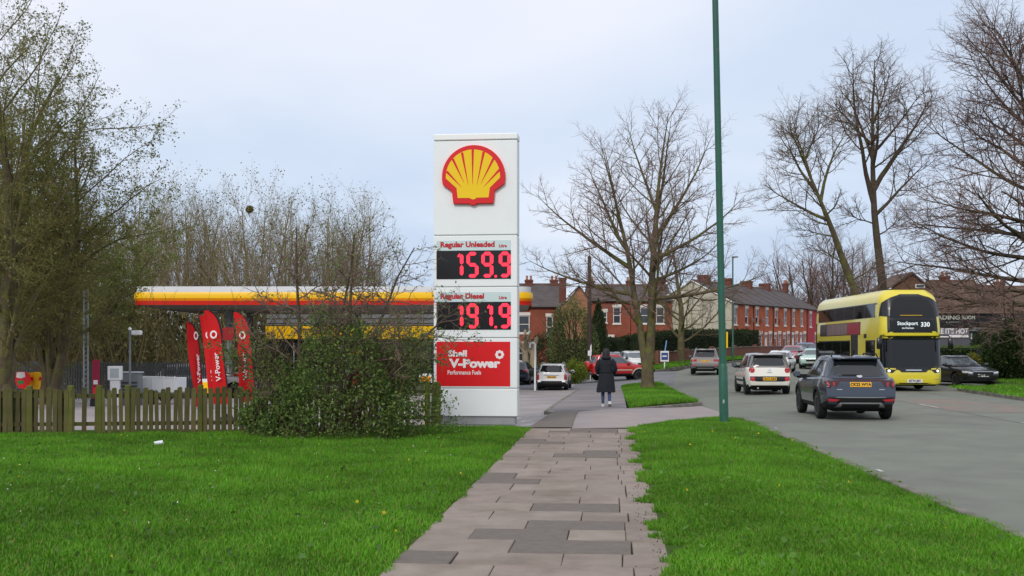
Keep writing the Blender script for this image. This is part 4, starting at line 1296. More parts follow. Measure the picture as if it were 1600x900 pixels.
# ------------------------------------------------------------------ canopy
M('canopy_white', rgb(226, 228, 228), rough=0.4, var=0.04, scale=.4)
M('canopy_yellow', rgb(250, 196, 0), rough=0.35)
M('canopy_amber', rgb(250, 150, 8), rough=0.35)
M('canopy_red', rgb(214, 40, 28), rough=0.35)
M('soffit', rgb(150, 146, 140), rough=0.7, var=0.06, scale=.5)
M('steel_grey', rgb(120, 124, 126), rough=0.5, var=0.08, scale=2)
M('steel_light', rgb(176, 182, 184), rough=0.45, var=0.1, scale=3)
M('dark_grey', rgb(62, 64, 66), rough=0.5)
M('black_plastic', rgb(26, 27, 28), rough=0.55)
M('white_paint', rgb(230, 231, 230), rough=0.4, var=0.04, scale=2)
M('shop_glass', rgb(36, 40, 44), rough=0.08, spec=0.6)

def rrect(x0, x1, y0, y1, r_, n=6):
    p = []
    for cx, cy, a0 in ((x1 - r_, y0 + r_, -90), (x1 - r_, y1 - r_, 0), (x0 + r_, y1 - r_, 90), (x0 + r_, y0 + r_, 180)):
        for k in range(n + 1):
            a = R(a0 + 90 * k / n); p.append((cx + r_ * math.cos(a), cy + r_ * math.sin(a)))
    return p
def ring_band(rings):
    """rings: list of (polygon, z), same point count"""
    mb = MB(); k = len(rings[0][0]); vs_, fs_ = [], []
    for poly, z in rings:
        vs_ += [(x, y, z) for x, y in poly]
    for i in range(len(rings) - 1):
        for j in range(k):
            fs_.append((i * k + j, i * k + (j + 1) % k, (i + 1) * k + (j + 1) % k, (i + 1) * k + j))
    return mb.add(vs_, fs_)
CD = 54.0
cx0, cx1 = PX(207, CD), PX(830, CD)
can = thing('canopy', 'long white, yellow and red filling station canopy on square columns', 'canopy', (0, CD, 0))
def cz_(y): return PZ(y, CD)
zz = {k: cz_(v) for k, v in dict(t=447.5, w=456.5, y=466.0, a=470.0, r=476.5).items()}
b0 = [rrect(cx0 - e, cx1 + e, -e, 9 + e, .7) for e in (0, .06, .10, .10, .04)]
mb = ring_band([(b0[0], zz['w'] - .03), (b0[0], zz['t'])]); n = len(b0[0]); mb.f.append(tuple(range(n, 2 * n))); mb.mi.append(0)
mb.build('white_band', 'canopy_white', can, smooth=40)
ring_band([(b0[1], zz['w']), (b0[2], (zz['w'] + zz['y']) / 2), (b0[2], zz['y'])]).build('yellow_band', 'canopy_yellow', can, smooth=60)
ring_band([(b0[2], zz['y']), (b0[1], zz['a'])]).build('amber_band', 'canopy_amber', can, smooth=60)
mb = ring_band([(b0[1], zz['a']), (b0[4], zz['r'])]); mb.build('red_band', 'canopy_red', can, smooth=60)
mb = ring_band([(rrect(cx0 + .05, cx1 - .05, .05, 8.95, .7), zz['r'] + .02), (rrect(cx0 + .8, cx1 - .8, .8, 8.2, .7), zz['r'] - .16)]); mb.f.append(tuple(range(n, 2 * n))); mb.mi.append(0)
mb.build('soffit', 'soffit', can)
for xx in (-14.6, -8.6, -2.6):
    for yy in (2.2, 6.8):
        mb = MB(); mb.bevbox(xx - .17, xx + .17, yy - .17, yy + .17, LV(xx, CD + yy) - .1, zz['r'] - .1, .02); mb.build('column', 'steel_grey', can)
for xx in (-16, -12, -8, -4, -1):
    mb = MB(); mb.bevbox(xx - .3, xx + .3, 3.5, 4.1, zz['r'] - .22, zz['r'] - .155, .02); mb.build('light_panel', 'white_paint', can)
# pumps under the canopy
def pump(x, y, lab):
    z = LV(x, y)
    t = thing('fuel_pump', lab, 'fuel pump', (x, y, z), 0, 'fuel pumps under the canopy')
    mb = MB(); mb.bevbox(-.7, .7, -.5, .5, 0, .14, .03); mb.build('island', 'kerb_concrete', t)
    mb = MB(); mb.bevbox(-.42, .42, -.24, .24, .14, 1.25, .03); mb.build('body', 'white_paint', t)
    mb = MB(); mb.bevbox(-.36, .36, -.255, .255, 1.0, 1.2, .01); mb.build('screen', 'black_plastic', t)
    mb = MB(); mb.bevbox(-.42, .42, -.22, .22, 1.9, 2.25, .03); mb.build('header', 'canopy_yellow', t)
    for s_ in (-1, 1):
        mb = MB(); mb.bevbox(s_ * .38 - .04, s_ * .38 + .04, -.1, .1, 1.25, 1.92, .01); mb.build('upright', 'steel_grey', t)
        mb = MB(); mb.tube([(s_ * .44, -.1, 1.0), (s_ * .56, -.12, .6), (s_ * .5, -.14, .35), (s_ * .46, -.2, .8), (s_ * .45, -.24, .95)], .018, 6); mb.build('hose', 'black_plastic', t)
    mb = MB(); mb.bevbox(-.40, .40, -.248, -.242, .2, .9, .002); mb.build('red_panel', 'shell_red', t)
pump(-14.6, CD + 4.5, 'fuel pump on the island by the far column pair')
pump(-8.6, CD + 4.5, 'fuel pump on the middle island behind the hawthorn')
pump(-2.6, CD + 4.5, 'fuel pump on the island behind the price sign')

# shop
shop = thing('shop', 'filling station shop with yellow fascia and dark glazing under the canopy', 'building', (-15.0, 67.0, LV(-9, 67)))
mb = MB(); mb.box(0, 12.0, 0.25, 8, 0, 3.0); mb.build('wall', 'dark_grey', shop)
mb = MB(); mb.bevbox(-.1, 12.1, -.02, 8.1, PZ(509, 67) - LV(-9, 67) + .01, PZ(486, 67) - LV(-9, 67), .03); mb.build('parapet', 'steel_grey', shop)
for k in range(3):
    z0 = PZ(506, 67) - LV(-9, 67) + .3 * k
    mb = MB(); mb.bevbox(-.13, 12.13, -.05, .02, z0, z0 + .06, .01); mb.build('cladding_rib', 'dark_grey', shop)
mb = MB(); mb.bevbox(-.15, 12.15, -.12, .3, PZ(530, 67) - LV(-9, 67), PZ(510, 67) - LV(-9, 67), .03); mb.build('fascia', 'canopy_yellow', shop)
for k in range(8):
    x0 = .1 + k * 1.48
    mb = MB(); mb.bevbox(x0, x0 + 1.4, .18, .26, .35, 2.55, .01); w = mb.build('window', 'shop_glass', shop)
    mb = MB(); mb.bevbox(x0 + 1.40, x0 + 1.47, .14, .27, .1, 2.6, .01); mb.build('mullion', 'steel_light', w)

# ------------------------------------------------------------------ things on the forecourt seen over the fence
def flag_banner(px, d, top, width, rz, label, wave, txt='V-Power', base_z=-.12, lean_=0.0):
    """feather banner: curved pole, cloth, lettering"""
    t = thing('feather_flag', label, 'banner', (PX(px, d), d, LV(PX(px, d), d)), rz, 'red feather flags on the forecourt')
    H_ = top
    pole = [(lean_ * z, 0, z) for z in np.linspace(0, H_ * .72, 8)]
    arc = []
    x0 = lean_ * H_ * .72
    for k in range(1, 9):
        a = k / 8 * R(82)
        arc.append((x0 - width * .9 * (1 - math.cos(a)), 0, H_ * .72 + H_ * .28 * math.sin(a)))
    pole += arc
    mb = MB(); mb.tube(pole, [.018] * 8 + [.024] * 8, 6); mb.build('pole', 'black_plastic', t, smooth=60)
    mb = MB(); mb.lathe([(.22, 0), (.2, .05), (.05, .09), (.03, .16)], 14); mb.build('base', 'black_plastic', t)
    # cloth hangs from the pole
    vs_, fs_ = [], []
    rows_, cols_ = 26, 7
    zb = .42
    pts = [Vector(p) for p in pole if p[2] > zb]
    pts = [Vector((lean_ * zb, 0, zb))] + pts
    dl = [0]
    for a, b in zip(pts, pts[1:]): dl.append(dl[-1] + (b - a).length)
    def at(s_):
        s_ *= dl[-1]
        for i in range(1, len(pts)):
            if dl[i] >= s_: break
        f = (s_ - dl[i - 1]) / (dl[i] - dl[i - 1]); return pts[i - 1].lerp(pts[i], f)
    zs = []
    for i in range(rows_):
        s_ = i / (rows_ - 1)
        p = at(s_)
        left = lean_ * p.z - width * (1.0 - .05 * math.sin(s_ * 3)) + .02
        for j in range(cols_):
            f = j / (cols_ - 1)
            x = lerp(p.x, min(left, p.x - .004), f)
            y = .05 * wave * math.sin(3.5 * f + 2.3 * p.z) * f
            vs_.append((x, y - .006, p.z))
    k = len(vs_)
    vs_ += [(x, y + .006, z) for x, y, z in vs_]
    for i in range(rows_ - 1):
        for j in range(cols_ - 1):
            a, b, c, e = i * cols_ + j, i * cols_ + j + 1, (i + 1) * cols_ + j + 1, (i + 1) * cols_ + j
            fs_ += [(a, b, c, e), (k + e, k + c, k + b, k + a)]
    mb = MB(); mb.add(vs_, fs_); cl = mb.build('cloth', 'flag_red', t, smooth=60, fix=False)
    o = lettering('lettering', txt, .17, 'letter_white', cl, (lean_ * 1.35 - width * .45, -.075, 1.35), depth=.004, bold=.003, xs=1.15)
    o.rotation_euler = (0, R(-90) + lean_, 0)
    mb = MB(); n_ = 20
    vs2, fs2 = [], []
    for q in range(n_):
        a = 2 * math.pi * q / n_
        for rr in (.05, .085):
            vs2.append((lean_ * 2.2 - width * .45 + rr * math.cos(a), -.075, 2.15 + rr * 1.2 * math.sin(a)))
    for q in range(n_):
        q2 = (q + 1) % n_; fs2.append((q * 2, q * 2 + 1, q2 * 2 + 1, q2 * 2))
    mb.add(vs2, fs2); mb.build('ring_emblem', 'letter_white', cl, fix=False)
    return t
M('flag_red', rgb(222, 26, 30), rough=0.7, var=0.05, scale=3, trans=0.25)
ff = flag_banner(320, 26.8, 2.5, .42, R(70), 'red feather flag seen almost edge-on beside its neighbours', 1.0, 'V-Power', lean_=-.02)
ff.rotation_euler = (0, R(-6), R(70))
flag_banner(353, 27.6, 2.65, .38, R(14), 'red feather flag standing half behind the front one of a pair', 1.2, 'V-Power', lean_=-.11)
flag_banner(361, 27.0, 2.75, .38, R(6), 'tall red feather flag in front of its pair', 1.0, 'V-Power', lean_=-.11)
flag_banner(402, 28, 2.75, .44, R(-8), 'red feather flag partly hidden by the hawthorn leaves', 1.1, 'V-Power', lean_=-.08)

# air and water pedestal
Y = 36.0; X = PX(180, Y)
ped = thing('service_pedestal', 'white air and water pedestal with a wider head behind the fence', 'machine', (X, Y, LV(X, Y)), R(12))
z1, z2 = PZ(594, Y) - LV(X, Y), PZ(572, Y) - LV(X, Y)
mb = MB(); mb.bevbox(-.15, .15, -.12, .14, 0, z1, .015); mb.build('column', 'white_paint', ped)
mb = MB(); mb.bevbox(-.22, .22, -.16, .18, z1, z2, .02); hd = mb.build('head', 'white_paint', ped)
mb = MB(); mb.bevbox(-.14, .14, -.168, -.158, z1 + .08, z2 - .08, .003); mb.build('display', 'steel_light', hd)
# equipment cabinet
X = PX(205, 37); cab = thing('equipment_cabinet', 'grey louvred steel cabinet beside the white pedestal', 'cabinet', (X, 37, LV(X, 37)), R(8))
hc = PZ(583, 37) - LV(X, 37)
mb = MB(); mb.bevbox(-.32, .32, -.3, .3, 0, hc, .02); mb.build('body', 'steel_grey', cab)
mb = MB(); mb.bevbox(-.36, .36, -.34, .34, hc, hc + .05, .015); mb.build('lid', 'steel_light', cab)
for k in range(5):
    mb = MB(); mb.bevbox(-.25, .25, -.315, -.298, .25 + k * .12, .31 + k * .12, .004); mb.build('louvre', 'dark_grey', cab)
# floodlight pole
X = PX(203, 36.2); fl = thing('floodlight_pole', 'thin grey pole with a white floodlight on top', 'lamp post', (X, 36.2, LV(X, 36.2)))
hp = PZ(516, 36.2) - LV(X, 36.2)
mb = MB(); mb.tube([(0, 0, 0), (0, 0, hp)], .035, 10); mb.build('pole', 'steel_grey', fl, smooth=50)
mb = MB(); mb.tube([(0, 0, hp - .05), (.12, -.05, hp - .05), (.2, -.08, hp - .05)], .02, 6); mb.build('bracket', 'steel_grey', fl)
mb = MB(); mb.bevbox(.1, .42, -.2, .02, hp - .16, hp - .01, .03); l_ = mb.build('lamp_head', 'white_paint', fl)
mb = MB(); mb.bevbox(.13, .39, -.206, -.196, hp - .14, hp - .03, .004); mb.build('lens', 'lamp_glass', l_)
mb = MB(); mb.lathe([(.0, hp - .02), (.06, hp + .01), (.06, hp + .06), (.0, hp + .12)], 10); mb.build('camera_dome', 'white_paint', fl, smooth=60)
# white cage trailer
X = PX(248, 38); tr = thing('cage_trailer', 'low white panelled crate trailer behind the pickets', 'trailer', (X, 38, LV(X, 38)), R(-6))
for (a, b, c, d, nm) in ((-.8, .8, -.5, -.46, 'side_panel'), (-.8, .8, .46, .5, 'side_panel'), (-.8, -.76, -.46, .46, 'end_panel'), (.76, .8, -.46, .46, 'end_panel')):
    mb = MB(); mb.bevbox(a, b, c, d, .42, .92, .01); mb.build(nm, 'white_paint', tr)
mb = MB(); mb.bevbox(-.8, .8, -.5, .5, .36, .42, .01); mb.build('floor', 'steel_grey', tr)
for x_ in (-.8, -.4, 0, .4, .8):
    mb = MB(); mb.bevbox(x_ - .02, x_ + .02, -.52, -.5, .36, .98, .004); mb.build('upright', 'white_paint', tr)
mb = MB(); mb.tube([(-.86, -.51, .98), (.86, -.51, .93)], .022, 8); mb.build('top_rail', 'white_paint', tr)
for s_ in (-1, 1):
    mb = MB(); mb.lathe([(.05, -.06), (.22, -.06), (.25, -.03), (.25, .03), (.22, .06), (.05, .06)], 18, (0, s_ * .56, .25), 'y'); mb.build('wheel', 'black_plastic', tr)
# palisade
pal = thing('palisade_fence', 'dark grey steel palisade fence round the back of the forecourt', 'fence', (0, 0, 0))
M('galvanised', rgb(170, 176, 176), rough=0.55, var=0.15, scale=3, metal=0.1)
M('galvanised_dark', rgb(78, 82, 82), rough=0.6, var=0.15, scale=3, metal=0.2)
A, B = Vector((-22.0, 38.2)), Vector((-11.8, 44.5))
nn_ = 132
mb = MB()
for k in range(nn_):
    p = A.lerp(B, k / (nn_ - 1)); z = LV(p.x, p.y)
    mb.box(p.x - .034, p.x + .034, p.y - .006, p.y + .006, z + .05, z + 1.45); mb.add([(p.x - .03, p.y, z + 1.45), (p.x + .03, p.y, z + 1.45), (p.x, p.y, z + 1.52)], [(0, 1, 2)])
o = mb.build('pales', 'galvanised_dark', pal, fix=False); o['kind'] = 'stuff'
for zz_ in (.3, 1.15):
    mb = MB(); mb.tube([(A.x, A.y + .04, LV(A.x, A.y) + zz_), (B.x, B.y + .04, LV(B.x, B.y) + zz_)], .025, 4); mb.build('rail', 'galvanised_dark', pal)
for k in range(6):
    p = A.lerp(B, k / 5); z = LV(p.x, p.y); mb = MB(); mb.bevbox(p.x - .04, p.x + .04, p.y + .06, p.y + .14, z - .1, z + 1.5, .008); mb.build('post', 'galvanised_dark', pal)
# lattice masts
def mast(px, d, ytop, lab):
    X = PX(px, d); z0 = LV(X, d); h = PZ(ytop, d) - z0
    t = thing('lattice_mast', lab, 'mast', (X, d, z0), R(20))
    w = .09
    for k in range(3):
        a = R(120 * k); mb = MB(); mb.tube([(w * math.cos(a), w * math.sin(a), 0), (w * math.cos(a), w * math.sin(a), h)], .026, 5); mb.build('leg', 'galvanised', t)
    mb = MB(); n_ = int(h / .16)
    for k in range(n_):
        for q in range(3):
            a, b = R(120 * q), R(120 * (q + 1))
            mb.tube([(w * math.cos(a), w * math.sin(a), k * .16), (w * math.cos(b), w * math.sin(b), (k + 1) * .16)], .010, 3, cap=False)
    mb.build('bracing', 'galvanised', t)
    mb = MB(); mb.bevbox(-.2, .2, -.2, .2, -.02, .05, .01); mb.build('base_plate', 'galvanised', t)
mast(133, 38, 452, 'silver lattice mast beside the red upright banner')
mast(14, 36, 412, 'taller silver lattice mast among the willow branches')
# banners on the palisade
M('banner_white', rgb(226, 224, 220), rough=.6)
M('banner_green', rgb(70, 130, 70), rough=.6)
X = PX(36, 38.0)
bn = thing('round_banner', 'red and white rounded banner tied to the palisade', 'banner', (X, 37.9, PZ(594, 37.9)), R(10))
outl = [(-.18, .30), (.12, .30), (.26, .2), (.3, .0), (.24, -.18), (.1, -.3), (-.1, -.28), (-.22, -.05)]
mb = MB(); mb.prism(outl[::-1], -.01, .01, 'xz'); mb.build('cloth', 'shell_red', bn)
mb = MB(); mb.prism([(-.17, .1), (-.16, .28), (.1, .28), (.12, .12), (-.02, .06)], -.016, -.008, 'xz'); mb.build('white_field', 'banner_white', bn)
mb = MB(); mb.prism([(-.12, -.16), (-.14, -.02), (.05, .0), (.1, -.1)], -.016, -.008, 'xz'); mb.build('green_field', 'banner_green', bn)
for px, w, lab in ((55, .26, 'small yellow banner tied to the palisade between willow stems'), (76, .42, 'yellow banner with red print tied to the palisade')):
    X = PX(px, 38.5)
    b_ = thing('yellow_banner', lab, 'banner', (X, 38.3, PZ(595, 38.3)), R(12))
    vs_, fs_ = [], []
    for i in range(7):
        for j in range(5):
            vs_.append((lerp(-w, w, i / 6), .03 * math.sin(i * 1.4 + j), lerp(-.3, .3, j / 4) * (1 - .05 * math.sin(i))))
    for i in range(6):
        for j in range(4): fs_.append((i * 5 + j, (i + 1) * 5 + j, (i + 1) * 5 + j + 1, i * 5 + j + 1))
    k = len(vs_); vs_ += [(x, y + .012, z) for x, y, z in vs_]; fs_ += [tuple(k + q for q in reversed(f)) for f in list(fs_)]
    mb = MB(); mb.add(vs_, fs_); mb.build('cloth', 'canopy_yellow', b_, smooth=60, fix=False)
    mb = MB(); mb.prism([(-.6 * w, .02), (.7 * w, .02), (.75 * w, .14), (-.5 * w, .14)], -.05, -.044, 'xz'); mb.build('red_print', 'shell_red', b_)
X = PX(150, 35.5)
ub = thing('upright_banner', 'narrow maroon upright banner beside the lattice mast', 'banner', (X, 35.5, LV(X, 35.5)))
mb = MB(); mb.bevbox(-.12, .12, -.012, .012, .25, PZ(562, 35.5) - LV(X, 35.5), .004); cl = mb.build('cloth', 'maroon', ub) if 'maroon' in MATS else mb.build('cloth', M('maroon', rgb(150, 30, 60), rough=.6), ub)
mb = MB(); mb.bevbox(-.1, .1, -.018, -.011, .32, .62, .003); mb.build('red_field', 'shell_red', cl)
mb = MB(); mb.bevbox(-.08, .06, -.018, -.011, .72, .86, .003); mb.build('pale_print', 'banner_white', cl)
mb = MB(); mb.bevbox(-.16, .16, -.12, .12, 0, .25, .02); mb.build('base', 'black_plastic', ub)
# yellow price board and pump number sign
X = PX(321, 33); yb = thing('notice_board', 'white and yellow notice board low behind the edge-on flag', 'sign', (X, 33, LV(X, 33)), R(-5))
mb = MB(); mb.bevbox(-.3, .3, -.02, .02, PZ(616, 33) - LV(X, 33), PZ(592, 33) - LV(X, 33), .006); p_ = mb.build('board', 'white_paint', yb)
mb = MB(); mb.bevbox(-.22, .22, -.03, -.019, PZ(615, 33) - LV(X, 33), PZ(597, 33) - LV(X, 33), .004); mb.build('yellow_field', 'canopy_yellow', p_)
for s_ in (-.25, .25):
    mb = MB(); mb.bevbox(s_ - .02, s_ + .02, -.015, .015, 0, .4, .004); mb.build('leg', 'steel_grey', yb)
X = PX(357, 52); ps = thing('pump_sign', 'dark red square sign on a post beneath the canopy', 'sign', (X, 52, LV(X, 52)))
mb = MB(); mb.bevbox(-.27, .27, -.05, .05, PZ(532, 52) - LV(X, 52), PZ(512, 52) - LV(X, 52), .02); mb.build('panel', 'maroon_red', ps) if 'maroon_red' in MATS else mb.build('panel', M('maroon_red', rgb(150, 26, 30), rough=.5), ps)
mb = MB(); mb.bevbox(-.05, .05, -.04, .04, 0, PZ(532, 52) - LV(X, 52), .01); mb.build('post', 'steel_grey', ps)
# small yellow topped guide post next to the price sign
X = PX(665, 25.5); gp = thing('dispenser_stand', 'small white stand with a yellow label behind the fence end', 'stand', (X, 25.5, LV(X, 25.5)))
mb = MB(); mb.bevbox(-.03, .03, -.03, .03, 0, PZ(598, 25.5) - LV(X, 25.5), .006); mb.build('post', 'canopy_yellow', gp)
mb = MB(); mb.bevbox(-.15, .15, -.06, .06, PZ(598, 25.5) - LV(X, 25.5), PZ(584, 25.5) - LV(X, 25.5), .01); h_ = mb.build('head', 'white_paint', gp)
mb = MB(); mb.bevbox(-.12, .12, -.068, -.058, PZ(597, 25.5) - LV(X, 25.5), PZ(588, 25.5) - LV(X, 25.5), .003); mb.build('label_plate', 'canopy_amber', h_)
# white crook-topped vent pipe
X = PX(836, 57); vp_ = thing('vent_pipe', 'white crook-topped vent pipe beside the estate car', 'pipe', (X, 57, LV(X, 57)))
hv = PZ(535, 57) - LV(X, 57)
pts = [(0, 0, 0), (0, 0, hv - .16)] + [(-.14 + .14 * math.cos(R(a)), 0, hv - .16 + .14 * math.sin(R(a))) for a in (30, 60, 90, 120, 150, 180)] + [(-.28, 0, hv - .3)]
mb = MB(); mb.tube(pts, .055, 10); mb.build('pipe', 'white_paint', vp_, smooth=60)
mb = MB(); mb.bevbox(-.12, .12, -.12, .12, 0, .03, .006); mb.build('base_plate', 'steel_grey', vp_)
# ------------------------------------------------------------------ houses
brick_mat('brick_orange', rgb(198, 98, 62), rgb(176, 84, 56), rgb(160, 116, 92))
brick_mat('brick_red', rgb(156, 78, 58), rgb(138, 66, 50), rgb(136, 106, 90))
brick_mat('brick_tan', rgb(182, 122, 88), rgb(160, 102, 74), rgb(150, 128, 108))
brick_mat('brick_stack', rgb(122, 66, 54), rgb(104, 56, 48), rgb(110, 92, 82))
brick_mat('brick_wall', rgb(136, 82, 66), rgb(118, 70, 58), rgb(130, 112, 100))
brick_mat('brick_brown', rgb(120, 82, 64), rgb(104, 70, 56), rgb(110, 96, 84))
brick_mat('slate', rgb(86, 80, 80), rgb(98, 90, 88), rgb(62, 58, 58), bw=.35, bh=.22)
M('tile_brown', rgb(112, 92, 80), rough=.9, var=.18, scale=1.2, col2=rgb(96, 80, 72), spec=.2, rnd=.04)
M('render_cream', rgb(196, 190, 172), rough=.9, var=.08, scale=.5, col2=rgb(178, 172, 152), spec=.2)
M('render_red', rgb(176, 52, 58), rough=.8, var=.05, scale=.8)
M('frame_white', rgb(232, 230, 226), rough=.45)
M('stone_pale', rgb(228, 220, 210), rough=.8, var=.06, scale=2)
M('window_glass', rgb(58, 64, 70), rough=.06, spec=.7)
M('curtain', rgb(170, 168, 164), rough=.9, var=.15, scale=3)
M('door_dark', rgb(48, 40, 42), rough=.5)
M('door_red', rgb(128, 40, 34), rough=.5)
M('gutter', rgb(40, 38, 38), rough=.5)
M('pot_clay', rgb(178, 120, 88), rough=.9)

def facade(w, h, holes, depth=.12, top=None):
    """wall sheet in the xz plane facing -y with real openings; top(x) allows a sloping head"""
    mb = MB()
    xs = sorted({0, w, *[v for q in holes for v in q[:2]]}); zs = sorted({0, h, *[v for q in holes for v in q[2:4]]})
    for x0, x1 in zip(xs, xs[1:]):
        for z0, z1 in zip(zs, zs[1:]):
            cx, cz = (x0 + x1) / 2, (z0 + z1) / 2
            if any(a < cx < b and c < cz < d for a, b, c, d in holes): continue
            mb.add([(x0, 0, z0), (x1, 0, z0), (x1, 0, z1), (x0, 0, z1)], [(0, 1, 2, 3)])
    for a, b, c, d in holes:
        mb.add([(a, 0, c), (b, 0, c), (b, 0, d), (a, 0, d), (a, depth, c), (b, depth, c), (b, depth, d), (a, depth, d)],
               [(0, 4, 5, 1), (1, 5, 6, 2), (2, 6, 7, 3), (3, 7, 4, 0)])
    return mb

def window(root, a, b, c, d, sill=True, lintel=True, y=0.0, bars=1, lint_mat='stone_pale', curtain=True):
    """sash window in a hole: frame, pane, sill, head"""
    mb = MB(); t = .07
    mb.box(a, a + t, y + .04, y + .12, c, d); mb.box(b - t, b, y + .04, y + .12, c, d); mb.box(a + t, b - t, y + .04, y + .12, c, c + t); mb.box(a + t, b - t, y + .04, y + .12, d - t, d)
    for k in range(bars):
        z = lerp(c, d, (k + 1) / (bars + 1)); mb.box(a + t, b - t, y + .045, y + .115, z - .03, z + .03)
    f = mb.build('window', 'frame_white', root)
    mb = MB(); mb.box(a + t * .5, b - t * .5, y + .09, y + .10, c + t * .5, d - t * .5); mb.build('pane', 'window_glass', f)
    if curtain:
        mb = MB(); mb.box(a + .02, lerp(a, b, .32), y + .103, y + .13, c + .02, d - .02); mb.box(lerp(a, b, .72), b - .02, y + .103, y + .13, c + .02, d - .02); mb.build('curtain', 'curtain', f)
    if sill:
        mb = MB(); mb.bevbox(a - .08, b + .08, y - .06, y + .05, c - .13, c - .002, .01); mb.build('sill', lint_mat, f)
    if lintel:
        mb = MB(); mb.bevbox(a - .08, b + .08, y - .022, y + .03, d + .002, d + .30, .01); mb.build('lintel', lint_mat, f)
    return f

def chimney(root, x, y, z, w=.9, d=.5, h=1.3, mat='brick_stack', pots=3):
    mb = MB(); mb.box(x - w / 2, x + w / 2, y - d / 2, y + d / 2, z - 1.2, z + h); mb.box(x - w / 2 - .05, x + w / 2 + .05, y - d / 2 - .05, y + d / 2 + .05, z + h - .2, z + h - .06)
    c = mb.build('chimney', mat, root)
    for k in range(pots):
        xx = x + (k - (pots - 1) / 2) * w / pots
        mb = MB(); mb.lathe([(.11, z + h - .03), (.1, z + h + .3), (.125, z + h + .33), (.125, z + h + .38)], 10, (xx, y, 0)); mb.build('chimney_pot', 'pot_clay', c)

def gable_roof(root, x0, x1, y0, y1, ze, zr, mat='slate', over=.2, th=.1, yr=None, hip0=0, hip1=0):
    """two slopes with the ridge along x"""
    yr = (y0 + y1) / 2 if yr is None else yr
    mb = MB()
    k = (zr - ze) / (yr - y0); k2 = (zr - ze) / (y1 - yr)
    a, b = (x0 - over * .4, x1 + over * .4)
    P = [(a, y0 - over, ze - k * over), (b, y0 - over, ze - k * over), (b - hip1, yr, zr), (a + hip0, yr, zr), (a, y1 + over, ze - k2 * over), (b, y1 + over, ze - k2 * over)]
    top = [(x, y, z + th) for x, y, z in P]
    mb.add(P + top, [(0, 1, 2, 3), (3, 2, 5, 4), (6, 9, 8, 7), (9, 10, 11, 8), (0, 6, 7, 1), (4, 5, 11, 10), (0, 3, 9, 6), (3, 4, 10, 9), (1, 7, 8, 2), (2, 8, 11, 5)])
    r_ = mb.build('roof', mat, root)
    mb = MB(); mb.tube([(a + hip0, yr, zr + th), (b - hip1, yr, zr + th)], .11, 8); mb.build('ridge_tiles', 'pot_brown', r_)
    return r_
M('pot_brown', rgb(110, 84, 72), rough=.9)

